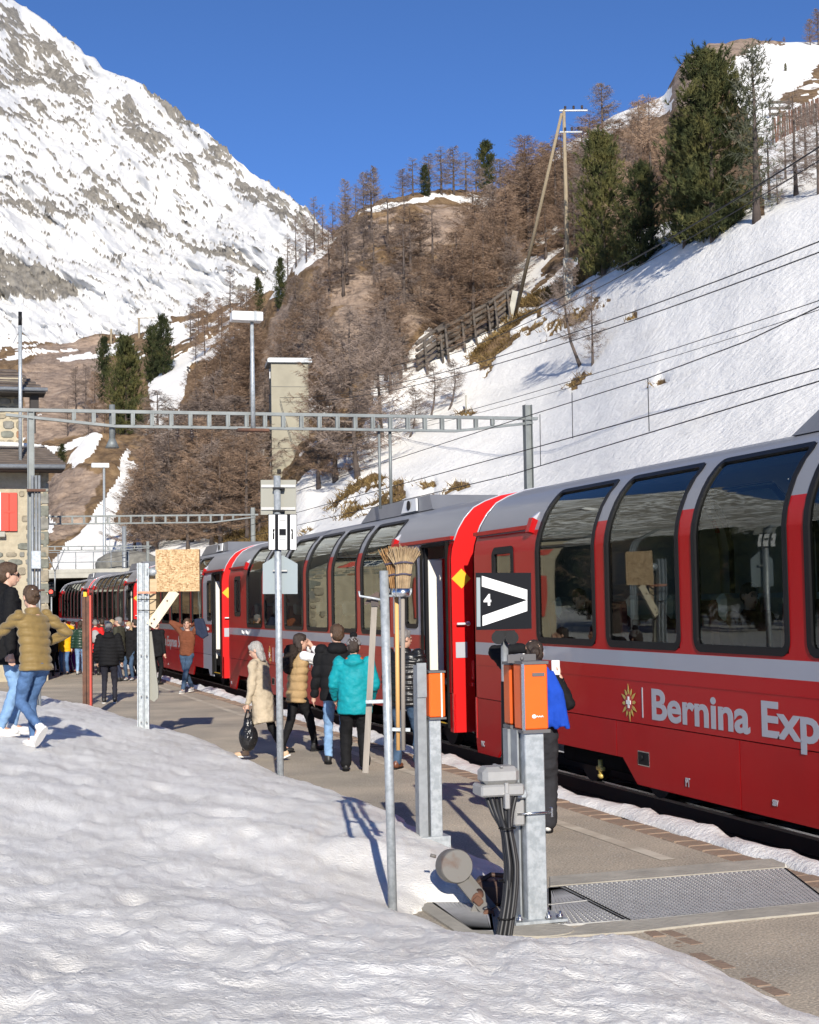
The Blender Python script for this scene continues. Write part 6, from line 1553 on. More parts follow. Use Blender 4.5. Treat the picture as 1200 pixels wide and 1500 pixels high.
def broom(u0, us_, vtop, vf, vend, label, strawm, handm, dy, sid, spread):
    base = atY(u0, vf, Yb_ + dy); o_ = base.copy()
    br = thing('broom', label, 'broom', o_)
    top = lambda u, v: atY(u, v, Yb_ + dy) - o_
    b = MB(); b.tube([top(u0, vf), top(us_, vend)], .0145, n=10); b.build('handle', handm, br)
    b = MB(); b.tube([top(u0, vf + 1), top(u0, vf - 11)], [.046, .05], n=16); b.build('ferrule', M_chrome, br)
    P0_ = []; P1_ = []; q = np.random.RandomState(sid); n = 330
    c0_ = np.array(top(u0, vf - 9)); up_ = np.array(top(u0 + spread[2], vtop) - top(u0, vf - 9)); Ls = np.linalg.norm(up_); up_ = up_ / Ls
    a = q.rand(n) * 2 * np.pi; r = np.sqrt(q.rand(n))
    s1 = c0_ + np.stack([np.cos(a) * r * .042, np.sin(a) * r * .035, np.zeros(n)], -1)
    mid = c0_ + up_ * Ls * .52 + np.stack([np.cos(a) * r * .055, np.sin(a) * r * .04, np.zeros(n)], -1)
    tipp = c0_ + up_ * (Ls * q.uniform(.86, 1.0, n))[:, None] + np.stack([np.cos(a) * r * spread[0], np.sin(a) * r * spread[1], -0.02 * r], -1) + q.normal(size=(n, 3)) * .008
    b = MB()
    for i in range(n): b.tube([s1[i], mid[i], tipp[i]], [.0042, .0038, .0022], n=4, cap=False)
    tag(b.build('bristles', strawm, br, fix=False), kind='stuff')
    for f, rr_ in ((.34, .052), (.60, .062)):
        cc = Vector(c0_ + up_ * Ls * f); b = MB(); b.tube([cc + Vector((rr_ * math.cos(x_), rr_ * .78 * math.sin(x_), .004 * math.sin(3 * x_))) for x_ in [2 * math.pi * k / 18 for k in range(19)]], .007, n=5, cap=False); b.build('binding_wire', mat('binding_%d_%d' % (sid, int(f * 100)), (.07, .06, .09), .5), br)
broom(581, 583.5, 800, 873, 1099, 'besom broom with rust coloured twigs and a fresh yellow handle, beside the pole', M_straw, M_handle, .03, 31, (.085, .06, -6))
broom(590, 591, 798, 873, 1099, 'besom broom with paler twigs and a grey handle, outer one on the tool pole', M_straw2, M_oldwood, -.05, 32, (.105, .06, 3))
sp_ = atY(536, 1130, Yb_ + .05); scr = thing('scraper', 'long scraper with worn grey handle and dark iron head on the tool pole', 'scraper', sp_)
q_ = lambda u, v, dy=0: atY(u, v, Yb_ + .05 + dy) - sp_
b = MB(); b.bar(q_(535.5, 1132), q_(549, 880), .040, .022, upv=(0, 1, 0)); b.build('handle', M_oldwood, scr)
b = MB(); b.poly([q_(533, 886), q_(540, 874), q_(552, 867), q_(567, 872), q_(556, 874), q_(550, 880)], (0, .10, 0)); b.bar(q_(549, 888), q_(549, 872), .05, .05); b.poly([q_(553, 884), q_(558, 888), q_(563, 898), q_(558, 896)], (0, .05, 0)); b.build('blade', M_iron, scr)

# ---- sign post
sz = bank_z(-1.6, 17.6) ; S0_ = atz(411, 1137, sz)
sgn = thing('sign_post', 'galvanised pole with three signs, the middle one a white sign with black bars', 'sign', S0_)
YS = S0_.y
s_ = lambda u, v, dy=0.0: atY(u, v, YS + dy) - S0_
b = MB(); b.tube([Vector((0, 0, -.3)), s_(406, 697)], .040, n=14); b.build('pole', M_galv, sgn)
def plate(name, pts, dy, th, m_, parent=sgn): b = MB(); b.poly([s_(u, v, dy) for u, v in pts], (0, th, 0)); return b.build(name, m_, parent)
pA = plate('upper_sign', [(382, 703), (434, 703), (434, 754), (382, 754)], .06, .012, M_signback)
for v_ in (712, 745):
    b = MB(); b.bar(s_(383, v_, .05), s_(433, v_, .05), .02, .032); b.build('rail', M_alu, pA)
    b = MB(); b.bar(s_(400, v_ + 3.5, .0), s_(417, v_ + 3.5, .0), .1, .022); b.build('clamp', M_black, pA)
pB = plate('bar_sign', [(393, 753), (435, 753), (435, 806), (393, 806)], -.062, .012, M_board)
plate('sign_face', [(394, 754), (434.2, 754), (434.2, 805), (394, 805)], -.066, .003, M_white, pB)
fx = lambda f: 393 + 42 * f; fy = lambda f: 753 + 53 * f
for x0, x1, y0, y1 in ((.235, .352, .015, .985), (.655, .77, .015, .985), (.385, .62, .155, .175), (.385, .62, .41, .585), (.385, .62, .60, .612), (.385, .62, .65, .665), (.385, .62, .70, .712)):
    plate('bar', [(fx(x0), fy(y0)), (fx(x1), fy(y0)), (fx(x1), fy(y1)), (fx(x0), fy(y1))], -.069, .003, M_board, pB)
for sg_ in (-1, 1):
    cx = .5 + .01; o_ = lambda f: fx(cx + sg_ * f)
    plate('mirror', [(o_(.29), fy(.41)), (o_(.335), fy(.41)), (o_(.355), fy(.45)), (o_(.355), fy(.70)), (o_(.30), fy(.70)), (o_(.30), fy(.55)), (o_(.32), fy(.50)), (o_(.29), fy(.46))], -.069, .003, M_board, pB)
pC = plate('house_shaped_sign', [(385, 826), (410, 811), (436, 826), (436, 870), (385, 870)], .06, .012, M_signback2)
b = MB(); b.bar(s_(400, 836, .03), s_(421, 836, .03), .03, .018); b.build('clamp', M_alu, pC)
# ---- signal board with number 4
G0 = gp(743, 1262); YG = G0.y
sb4 = thing('track_sign', 'black square track board with a white arrow and the number 4 on a pole', 'sign', G0)
g_ = lambda u, v, dy=0.0: atY(u, v, YG + dy) - G0
b = MB(); b.tube([Vector((0, 0, 0)), g_(739, 925)], .03, n=12); b.build('pole', M_galvd, sb4)
b = MB(); b.tube([g_(742, 1200), g_(740.3, 998)], .036, n=12); b.build('sleeve', M_black, sb4)
b = MB(); b.poly([g_(697, 839, -.05), g_(778, 839, -.05), g_(779, 921, -.05), g_(698, 923, -.05)], (0, .06, 0)); bd4 = b.build('board', M_board, sb4)
for pts in ([(706, 843.5), (772.5, 864), (772.5, 879), (706, 859)], [(772.5, 879), (772.5, 895), (707, 917), (707, 902)]):
    b = MB(); b.poly([g_(u, v, -.056) for u, v in pts], (0, .004, 0)); b.build('white_stripe', M_white, bd4)
b = MB(); b.poly([g_(u, v, -.056) for u, v in [(698, 846), (703.5, 846), (704, 918), (698.5, 918)]], (0, .004, 0)); b.build('grey_edge', M_signback2, bd4)
tp_ = g_(709, 886.5, -.0565); Tt = Matrix.Translation(tp_) @ Matrix.Rotation(R(90), 4, 'X'); text_mesh('number', '4', .125, M_white, bd4, Tt, bold=.004, xs=.95)
b = MB()
for u_ in (730, 750): b.tube([g_(u_, 934, -.02), g_(u_, 934, -.10)], [.05, .055], n=14)
b.box(g_(740, 928, 0), (.16, .06, .05)); b.build('shunting_lamp', M_black, sb4)
# ---- twin channel post with boarded up box
tz = bank_z(-4.05, 22.8); T0 = atz(211, 1074, tz); YT = T0.y
tw_ = thing('channel_post', 'galvanised twin channel post carrying a boarded box on a wooden brace', 'post', T0)
t_ = lambda u, v, dy=0.0: atY(u, v, YT + dy) - T0
for u0, u1 in ((203, 210), (212, 219)):
    a0 = t_((u0 + u1) / 2 - .0, 1080); a1 = t_((u0 + u1) / 2 - .5, 825); w_ = 7 / F * YT
    b = MB(); b.bar(a0, a1, w_, .02, upv=(0, 1, 0)); 
    for sg_ in (-1, 1): b.bar(a0 + Vector((sg_ * w_ / 2, -.03, 0)), a1 + Vector((sg_ * w_ / 2, -.03, 0)), .012, .06, upv=(0, 1, 0))
    b.build('channel', M_galv, tw_)
for v_ in (870, 876, 960, 1020, 1058):
    for u_ in (207, 215):
        b = MB(); b.tube([t_(u_, v_, -.05), t_(u_, v_, -.07)], .012, n=6); b.build('bolt', M_greycap, tw_)
b = MB(); b.tube([t_(216, 838, .02), t_(232, 838, .02)], .06, n=12); b.build('arm_tube', M_galv, tw_)
w_ = 62 / F * YT
b = MB(); b.box(t_(261, 835.5, .1), (w_, .26, 61 / F * YT)); bx3 = b.build('boarded_box', M_ply, tw_)
b = MB(); b.box(t_(261, 835.5, -.04), (w_ + .004, .016, 61.5 / F * YT)); b.build('front_board', M_osb, bx3)
b = MB(); b.poly([t_(217, 848, .06), t_(229, 848, .06), t_(229, 866, .06), t_(228, 905, .06), t_(219, 925, .06)], (0, .02, 0)); b.build('side_board', M_ply, tw_)
b = MB(); b.bar(t_(221, 917, -.02), t_(257, 866, -.02), 14 / F * YT, .05, upv=(0, 1, 0)); b.build('brace', M_plank, tw_)
for u_, v_ in ((222, 913), (226, 907), (245, 880)):
    b = MB(); b.tube([t_(u_, v_, -.05), t_(u_, v_, -.06)], .013, n=8); b.build('screw', M_iron, tw_)
b = MB(); b.poly([t_(218, 925, .02), t_(222, 925, .02), t_(232, 1010, .02), t_(232, 1022, .02), t_(226, 1028, .02), t_(219, 1024, .02)], (0, .04, 0)); b.build('folded_flap', M_signback, tw_)
for v_, m_, h_ in ((868, mat('strap_orange', (.6, .26, .15), .6), .03), (878, M_black, .012), (894, M_black, .012)):
    b = MB(); P = [t_(202, v_, -.065), t_(220, v_, -.065), t_(229, v_, .05), t_(229, v_, .12), t_(202, v_, .12), t_(202, v_, -.065)]; 
    for a_, c_2 in zip(P, P[1:]): b.bar(a_, c_2, .006, h_)
    b.build('strap', m_, tw_)
# ---- rusty post
rz_ = bank_z(-6.9, 30.5); R0 = atz(128.5, 1035, rz_); YR = R0.y
rp = thing('rusty_post', 'rust brown channel post with a red side and yellow cap behind the snow bank', 'post', R0)
r_ = lambda u, v, dy=0.0: atY(u, v, YR + dy) - R0
b = MB(); b.bar(r_(124.5, 1040), r_(123.5, 873), 5 / F * YR, .08, upv=(0, 1, 0)); b.bar(r_(130, 1040), r_(129, 873), 4.5 / F * YR, .06, upv=(0, 1, 0)); b.build('channel', M_rust, rp)
b = MB(); b.bar(r_(133.8, 1038), r_(133, 872), 2.6 / F * YR, .1, upv=(0, 1, 0)); b.build('red_flange', mat('flange_red', (.5, .06, .035), .5), rp)
b = MB(); b.bar(r_(125, 874), r_(125, 867), 4 / F * YR, .09, upv=(0, 1, 0)); b.bar(r_(126.5, 874), r_(126.5, 868), 3 / F * YR, .1, upv=(0, 1, 0)); b.build('cap', M_yellow, rp)
# ================================================================== people
M_skin = mat('skin', (0.55, 0.33, 0.235), 0.5, var=0.06, scale=18)
M_skin2 = mat('skin_tanned', (0.44, 0.25, 0.17), 0.5, var=0.06, scale=18)
def hairmat(name, c): return mm('hair_' + name, c, 0.55, var=0.35, scale=30, stretch=(6, 6, 1), bump=0.5, bscale=60)
def cloth(name, c, rough=0.8, **k): return mm('cloth_' + name, c, rough, var=k.pop('var', 0.1), scale=k.pop('scale', 9), bump=k.pop('bump', 0.35), bscale=k.pop('bscale', 22), spec=k.pop('spec', .15), **k)
def remesh(mb, name, voxel, m_, parent, smooth=6, disp=None):
    me = bpy.data.meshes.new('tmp'); me.from_pydata(mb.v, [], mb.f); o = bpy.data.objects.new('tmp', me); SC.collection.objects.link(o)
    md = o.modifiers.new('r', 'REMESH'); md.mode = 'VOXEL'; md.voxel_size = voxel; md.use_smooth_shade = True
    ms_ = o.modifiers.new('s', 'SMOOTH'); ms_.factor = 0.5; ms_.iterations = smooth
    bpy.context.view_layer.update()
    ev = o.evaluated_get(bpy.context.evaluated_depsgraph_get()); me2 = bpy.data.meshes.new_from_object(ev)
    bpy.data.objects.remove(o); bpy.data.meshes.remove(me)
    if disp is not None:
        n = len(me2.vertices); co = np.empty(n * 3, np.float32); no = np.empty(n * 3, np.float32)
        me2.vertices.foreach_get('co', co); me2.vertices.foreach_get('normal', no); co = co.reshape(-1, 3); no = no.reshape(-1, 3)
        co = co + no * disp(co)[:, None]; me2.vertices.foreach_set('co', co.astype(np.float32).ravel()); me2.update()
    me2.polygons.foreach_set('use_smooth', np.ones(len(me2.polygons), bool))
    me2.materials.clear(); me2.materials.append(m_); me2.name = name
    o2 = bpy.data.objects.new(name, me2); SC.collection.objects.link(o2); o2.parent = parent; return o2
def caps(b, p0, p1, r0, r1, n=10):
    p0, p1 = Vector(p0), Vector(p1); b.tube([p0, p0.lerp(p1, .5), p1], [r0, (r0 + r1) / 2, r1], n=n); b.ell(p0, (r0,) * 3, n=n, m=6); b.ell(p1, (r1,) * 3, n=n, m=6)
def ik(a, c, l1, l2, pole):
    a, c = Vector(a), Vector(c); d = c - a; L = min(d.length, (l1 + l2) * .995); dn = d.normalized(); c = a + dn * L
    x = (l1 * l1 - l2 * l2 + L * L) / (2 * L); h = math.sqrt(max(0, l1 * l1 - x * x)); pv = Vector(pole); pv = pv - dn * pv.dot(dn)
    if pv.length < 1e-5: pv = dn.orthogonal()
    return a + dn * x + pv.normalized() * h, c
def person(label, loc, yaw, H=1.74, feet=((-.09, 0, 0), (.09, 0, 0)), hands=((-.27, .04, .80), (.27, .04, .80)), lean=0.04, side=0.0, head=(0, 0), top='jacket', topm=None, hem=0.82, puff=0.0, bulk=1.0, legm=None, baggy=1.0, shoem=None, soles=None,
           hairm=None, hair='short', hat=None, hood=None, near=True, group=None, skin=None, bare_arm=None, poles=None, toe=((0, 1, 0), (0, 1, 0)), sleevem=None, hip=(0, 0, 0), flare=0.0, kneepole=None):
    s = H / 1.75; root = thing('person', label, 'person', loc, yaw, group)
    V = lambda p: Vector(p) * s
    hipc = V((0, 0, .90)) + Vector(hip)
    Mx = Matrix.Translation(hipc) @ Matrix.Rotation(-side, 4, 'Y') @ Matrix.Rotation(-lean, 4, 'X') @ Matrix.Translation(-V((0, 0, .90)))
    U = lambda p: Mx @ V(p)
    legs = []
    for i, sx in enumerate((-1, 1)):
        h_ = hipc + V((sx * .095, 0, -.02)); a_ = Vector(feet[i]) + V((0, 0, .085)); kp = (0, 1, .1) if kneepole is None else kneepole[i]
        k_, a_ = ik(h_, a_, .42 * s, .41 * s, kp); legs.append((h_, k_, a_))
    arms = []
    for i, sx in enumerate((-1, 1)):
        sh = U((sx * .185 * bulk ** .3, 0, 1.425)); w_ = Vector(hands[i]); pl_ = (sx * .5, -1, -.3) if poles is None or poles[i] is None else poles[i]
        e_, w_ = ik(sh, w_, .30 * s, .27 * s, pl_); arms.append((sh, e_, w_))
    hc = U((0, .02, 1.625)); HM = Matrix.Translation(hc) @ Matrix.Rotation(head[0], 4, 'Z') @ Matrix.Rotation(-head[1] - lean * .3, 4, 'X')
    sk_ = skin or M_skin
    # ---- body: one continuous figure
    b = MB(); hp = lambda p: HM @ V(p); rot = HM.to_3x3()
    b.ell(hp((0, -.012, .03)), tuple(x * s for x in (.074, .094, .092)), n=16, m=12, rot=rot); b.ell(hp((0, .018, -.035)), tuple(x * s for x in (.060, .070, .085)), n=14, m=10, rot=rot)
    b.ell(hp((0, .045, -.085)), tuple(x * s for x in (.035, .035, .03)), n=10, m=8, rot=rot)
    b.ell(hp((0, .096, -.022)), tuple(x * s for x in (.014, .022, .026)), n=8, m=6, rot=rot); b.ell(hp((0, .084, .016)), tuple(x * s for x in (.045, .014, .012)), n=8, m=6, rot=rot); b.ell(hp((0, .086, -.062)), tuple(x * s for x in (.026, .012, .012)), n=8, m=6, rot=rot)
    for sx in (-1, 1): b.ell(hp((sx * .078, -.01, -.005)), tuple(x * s for x in (.012, .02, .032)), n=8, m=6, rot=rot)
    caps(b, U((0, -.005, 1.42)), hp((0, -.02, -.06)), .052 * s, .05 * s)
    for z_, rx, ry in ((1.36, .15, .09), (1.22, .14, .095), (1.05, .12, .09), (.92, .14, .10)): b.ell(U((0, 0, z_)), (rx * s, ry * s, .12 * s), n=14, m=8)
    for i in (0, 1):
        h_, k_, a_ = legs[i]; caps(b, h_, k_, .070 * s, .045 * s); caps(b, k_, a_, .045 * s, .032 * s); caps(b, a_, Vector(a_) + Vector(toe[i]).normalized() * .12 * s - V((0, 0, .05)), .03 * s, .025 * s)
        sh, e_, w_ = arms[i]; caps(b, sh, e_, .042 * s, .035 * s); caps(b, e_, w_, .036 * s, .025 * s)
        d = (w_ - e_).normalized(); sx = -1 if i == 0 else 1
        pn = d.cross(Vector((0, 0, 1)) if abs(d.z) < .8 else Vector((0, 1, 0))).normalized(); ac = d.cross(pn).normalized()
        pc = w_ + d * .05 * s; b.ell(pc, (.03 * s,) * 3, n=10, m=8); b.ell(pc + d * .03 * s, (.032 * s,) * 3, n=10, m=8)
        for j in range(4):
            o0 = pc + d * .04 * s + ac * (j - 1.5) * .0195 * s; ln = (.062, .074, .07, .054)[j] * s; m1_ = o0 + d * ln * .55 + pn * .004; t1 = m1_ + (d * .8 + pn * .5).normalized() * ln * .5
            b.tube([o0, m1_, t1], [.0095 * s, .0088 * s, .0075 * s], n=6); b.ell(t1, (.0075 * s,) * 3, n=6, m=4)
        o0 = pc + ac * .03 * s * sx; b.tube([o0, o0 + (d * .6 + ac * sx * .7).normalized() * .04 * s, o0 + (d * .9 + ac * sx * .35).normalized() * .065 * s], [.012 * s, .0105 * s, .0085 * s], n=6)
    remesh(b, 'body', .0085 if near else .014, sk_, root, 3 if near else 2)
    for sx in (-1, 1):
        e = MB(); e.ell(hp((sx * .031, .083, .002)), tuple(x * s for x in (.011, .006, .006)), n=8, m=6, rot=rot); e.build('eye', mm('eye_dark', (.03, .02, .015), .2), root)
        e = MB(); e.ell(hp((sx * .031, .088, .021)), tuple(x * s for x in (.019, .006, .004)), n=8, m=4, rot=rot); e.build('eyebrow', hairm or hairmat('brown', (.06, .035, .02)), root)
    e = MB(); e.ell(hp((0, .0935, -.058)), tuple(x * s for x in (.022, .006, .006)), n=8, m=4, rot=rot); e.build('mouth', mm('lips', (.36, .14, .11), .5), root)
    # ---- trousers
    vx = .013 if near else .02
    b = MB(); b.ell(hipc + V((0, -.01, .03)), (.152 * s * baggy ** .6, .118 * s * baggy ** .6, .13 * s), n=14, m=10)
    for i in (0, 1):
        h_, k_, a_ = legs[i]; caps(b, h_, k_, .094 * s * baggy ** .6, .064 * s * baggy); caps(b, k_, a_ + Vector((0, 0, .02 * s)), .063 * s * baggy, .052 * s * baggy ** 1.3)
    sd = rng.uniform(0, 50)
    def wr(amp, f): return lambda c: amp * fbm(c[:, 0] * f + sd, c[:, 1] * f, c[:, 2] * f * 1.7, oct=3, seed=91)
    wa_ = wr(.014, 8); wb_ = wr(.008, 20)
    remesh(b, 'trousers', vx, legm, root, 4, lambda c: wa_(c) + wb_(c))
    # ---- shoes
    for i in (0, 1):
        a_ = legs[i][2]; t_ = Vector(toe[i]).normalized(); up_ = Vector((0, 0, 1)); sd_ = t_.cross(up_).normalized(); upn = sd_.cross(t_).normalized()
        Rm = Matrix((sd_, t_, upn)).transposed()
        P = lambda x, y, z: a_ + (sd_ * x + t_ * y + upn * z) * s
        b = MB(); b.ell(P(0, .09, -.045), (.046 * s, .10 * s, .035 * s), n=12, m=8, rot=Rm); b.ell(P(0, -.005, -.03), (.042 * s, .065 * s, .055 * s), n=12, m=8, rot=Rm); b.tube([P(0, -.01, -.02), P(0, -.01, .03)], [.047 * s, .05 * s], n=10)
        so_ = remesh(b, 'shoe', .010 if near else .014, shoem, root, 3)
        b = MB(); ol = []
        for k in range(16):
            an = 2 * math.pi * k / 16; ol.append(P(.05 * math.cos(an) * (1 - .12 * math.sin(an)), .058 + .14 * math.sin(an), -.088))
        b.poly(ol, upn * .022 * s); b.build('sole', soles or M_black, so_)
    # ---- top
    vt = .013 if near else .02
    bk = bulk
    b = MB(); zs = [(1.47, .075, .07), (1.43, .17, .085), (1.36, .205, .115), (1.24, .20, .128), (1.10, .182, .125), (.98, .18 + flare * .2, .128 + flare * .2)]
    if hem < .95: zs += [(.5 * (.95 + hem), .185 + flare * .5, .132 + flare * .5), (hem, .185 + flare, .13 + flare)]
    n_ = 18; rings = [[U((rx * bk * math.cos(2 * math.pi * k / n_), ry * bk * math.sin(2 * math.pi * k / n_), z_)) for k in range(n_)] for z_, rx, ry in zs]
    vs = [q_ for r_ in rings for q_ in r_]; fs = []
    for i in range(len(rings) - 1):
        for k in range(n_): fs.append((i * n_ + k, (i + 1) * n_ + k, (i + 1) * n_ + (k + 1) % n_, i * n_ + (k + 1) % n_))
    fs += [tuple(range(n_)), tuple(range((len(rings) - 1) * n_ + n_ - 1, (len(rings) - 1) * n_ - 1, -1))]
    b.add(vs, fs)
    sl = MB()
    for i in (0, 1):
        sh, e_, w_ = arms[i]; tgt = sl if sleevem else b
        if bare_arm is not None and bare_arm[i]:
            caps(tgt, sh, e_, .068 * s * bk, .056 * s * bk); caps(tgt, e_, e_.lerp(w_, .25), .054 * s * bk, .05 * s * bk)
        else:
            caps(tgt, sh, e_, .070 * s * bk, .058 * s * bk); caps(tgt, e_, e_.lerp(w_, .97), .056 * s * bk, .044 * s * bk)
    if top != 'sweater': b.tube([U((0, .0, 1.43)), U((0, .012, 1.505))], [.082 * s, .078 * s], n=14)
    else: b.tube([U((0, .0, 1.43)), U((0, .008, 1.475))], [.075 * s, .066 * s], n=14)
    if hood: b.ell(U((0, -.095, 1.44)), (.125 * s, .075 * s, .085 * s), n=14, m=8); b.ell(U((0, -.06, 1.49)), (.105 * s, .09 * s, .05 * s), n=14, m=8)
    sh_c = U((0, 0, 1.0)); 
    if puff:
        per = puff
        def dsp(c):
            zz = c[:, 2] + .010 * np.sin(c[:, 0] * 9) + .018 * fbm(c[:, 0] * 6, c[:, 1] * 6, c[:, 2] * 6, oct=2, seed=92)
            return (np.abs(np.sin(zz * np.pi / per)) ** .6 - .62) * .022 + .007 * fbm(c[:, 0] * 14 + sd, c[:, 1] * 14, c[:, 2] * 14, oct=3, seed=93)
    else:
        w1_ = wr(.020, 7); w2_ = wr(.010, 19)
        dsp = lambda c: w1_(c) + w2_(c)
    tp = remesh(b, top, vt, topm, root, 3 if puff else 5, dsp)
    if sleevem: remesh(sl, 'sleeves', vt, sleevem, root, 4, wr(.01, 10))
    # ---- hair / hat
    hm_ = hairm or hairmat('brown', (.06, .035, .02))
    b = MB()
    if hair in ('short', 'bun', 'long'):
        b.ell(hp((0, -.022, .048)), tuple(x * s for x in (.087, .104, .090)), n=16, m=12, rot=rot); b.ell(hp((0, -.055, .0)), tuple(x * s for x in (.081, .070, .09)), n=14, m=10, rot=rot)
        b.ell(hp((0, .035, .088)), tuple(x * s for x in (.062, .05, .032)), n=12, m=8, rot=rot)
        if hair == 'bun': b.ell(hp((0, -.12, .03)), (.045 * s,) * 3, n=10, m=8)
        if hair == 'long':
            for sx in (-1, 0, 1): b.ell(hp((sx * .055, -.05, -.08)), tuple(x * s for x in (.042, .05, .12)), n=10, m=8, rot=rot)
        remesh(b, 'hair', .009 if near else .014, hm_, root, 2, lambda c: .010 * fbm(c[:, 0] * 45, c[:, 1] * 45, c[:, 2] * 22, oct=3, seed=95))
    if hat:
        b = MB(); b.ell(hp((0, -.012, .055)), tuple(x * s for x in (.092, .108, .09)), n=16, m=12, rot=rot); b.tube([hp((0, -.012, .03)), hp((0, -.012, .065))], .104 * s, n=16)
        ht = remesh(b, 'knit_hat', .01, hat, root, 2, lambda c: .004 * np.sin(c[:, 0] * 150) * np.sin(c[:, 2] * 150))
    return dict(root=root, U=U, hp=hp, arms=arms, legs=legs, s=s, rot=rot, hipc=hipc, HM=HM)
def ground(u, v, z=0.0): return atz(u, v, z)
def on_bank(u, v):
    z = .4
    for _ in range(8):
        p = atz(u, v, z); z = bank_z(p.x, p.y)
    return atz(u, v, z)
W_ = M_white
c_black = cloth('black', (.010, .010, .011), .8); c_blackshine = cloth('black_shiny', (.012, .012, .013), .32, bump=.2, spec=.4); c_jeans = cloth('jeans', (.075, .14, .27), .85, var=.25); c_jeansl = cloth('jeans_light', (.20, .33, .52), .85, var=.2); c_jeansd = cloth('jeans_dark', (.05, .085, .14), .85, var=.25)
c_gold = cloth('gold_down', (.22, .15, .055), .5, bump=.15, sheen=.2); c_beige = cloth('beige_wool', (.44, .365, .26), .9); c_tan = cloth('tan_down', (.38, .255, .125), .7); c_teal = cloth('teal_shell', (.008, .26, .30), .55, bump=.25); c_brown = cloth('brown_knit', (.165, .058, .03), .9); c_navy = cloth('navy', (.025, .033, .06), .8)
c_yellow = cloth('yellow_shell', (.80, .40, .008), .55); c_pink = cloth('pink_down', (.60, .24, .25), .7); c_green = cloth('dark_green_down', (.02, .045, .032), .3); c_redj = cloth('red_shell', (.60, .02, .02), .55); c_olive = cloth('olive', (.05, .05, .035), .75); c_purple = cloth('purple', (.13, .025, .22), .8); c_grey = cloth('grey_knit', (.22, .21, .21), .95); c_char = cloth('charcoal_check', (.03, .03, .034), .85); c_white = cloth('white_knit', (.75, .75, .75), .9)
sh_white = mm('shoe_white', (.78, .77, .74), .55); sh_black = mm('shoe_black', (.02, .02, .02), .5); sh_brown = mm('shoe_brown', (.14, .05, .025), .4); sh_tan = mm('shoe_tan', (.58, .40, .26), .7); sh_grey = mm('shoe_grey', (.4, .4, .4), .7); sole_w = mm('sole_white', (.72, .7, .66), .6)
h_dark = hairmat('dark', (.035, .022, .015)); h_brown = hairmat('brown', (.075, .042, .022)); h_grey = hairmat('grey', (.36, .34, .31)); h_blond = hairmat('blond', (.45, .33, .18)); h_greydk = hairmat('grey_dark', (.2, .19, .18))

# couple on the snow bank
pm = on_bank(9, 1077); A = person('man in long black hooded coat and blue jeans with sunglasses, on the snow bank', pm, R(-62), 1.86, feet=((-.1, .1, 0), (.11, -.08, 0)), hands=((-.25, .12, .85), (.30, -.02, .84)), lean=.02, head=(R(-16), 0), topm=c_black, hem=.72, hood=True, bulk=1.16, legm=c_jeansl, shoem=sh_white, soles=sole_w, hairm=h_brown, flare=.01)
b = MB(); hp = A['hp']
for sx in (-1, 1): b.ell(hp((sx * .034, .092, .0)), (.026, .01, .022), n=10, m=8, rot=A['rot']); b.bar(hp((sx * .06, .088, .008)), hp((sx * .082, -.01, .008)), .006, .008)
b.bar(hp((-.02, .1, .008)), hp((.02, .1, .008)), .006, .006); b.build('sunglasses', M_black, A['root'])
pw = on_bank(44, 1094); B = person('woman in shiny gold brown down jacket and blue jeans stepping across the snow bank', pw, R(52), 1.66, feet=((-.07, -.24, .13), (.07, .03, 0)), hands=((-.22, .46, 1.02), (.26, .06, 1.05)), lean=.10, head=(R(-12), R(4)), topm=c_gold, hem=.83, flare=.022, puff=.085, bulk=.98, legm=c_jeans, baggy=.95, shoem=sh_white, soles=sole_w, hairm=h_brown, hair='bun', toe=((0, .62, -.78), (0, 1, 0)), hip=(.0, -.10, -.015), poles=((-.9, -.3, -.6), (.9, -1, -.3)))
b = MB(); b.tube([B['hp']((-.03, -.105, .075)), B['hp']((0, -.118, .06)), B['hp']((.035, -.108, .055))], .010, n=6); b.build('hair_clip', M_white, B['root'])
# middle group beside the second coach
pk = ground(386, 1114); C = person('grey haired woman in beige coat walking left with a black bag, head bowed', pk, R(72), 1.60, feet=((.05, .30, 0), (.0, -.30, .04)), hands=((-.22, .12, .78), (.20, .02, .72)), lean=.12, head=(R(8), R(22)), top='coat', topm=c_beige, hem=.56, bulk=1.08, flare=.055, legm=c_black, shoem=sh_tan, soles=sole_w, hairm=h_grey, hair='long', toe=((0, 1, .0), (0, 1, -.45)))
hw = C['root'].matrix_basis @ (C['arms'][0][2] + Vector((0, .0, -.09)))
bag = thing('plastic_bag', 'crumpled black plastic carrier bag hanging from the hand of the beige coat woman', 'bag', (hw.x, hw.y - .02, hw.z - .55))
b = MB(); b.ell((0, 0, .18), (.125, .10, .19), n=16, m=12); b.ell((.0, 0, .34), (.07, .05, .12), n=12, m=8)
remesh(b, 'sack', .012, mm('bag_film', (.012, .012, .013), .22, bump=.6, bscale=18), bag, 3, lambda c: .022 * fbm(c[:, 0] * 13, c[:, 1] * 13, c[:, 2] * 5, oct=4, seed=96))
b = MB(); b.tube([(-.05, 0, .4), (-.01, 0, .55), (.0, 0, .56)], .012, n=6); b.tube([(.05, 0, .4), (.01, 0, .55)], .012, n=6); b.build('handles', mm('bag_film', (.012, .012, .013)), bag)
pt2 = ground(436, 1102); D = person('woman in tan down vest with white sleeves and fur hood, hand raised to her face', pt2, R(-62), 1.68, feet=((-.02, -.22, .0), (.03, .26, 0)), hands=((-.05, .22, 1.48), (.08, .24, 1.46)), lean=.08, head=(R(-5), 0), top='vest', topm=c_tan, hem=.74, puff=.11, bulk=1.08, sleevem=c_white, legm=c_black, shoem=sh_black, hairm=h_dark, hair='long', poles=((-.7, .2, -1), (.9, -.1, -.8)))
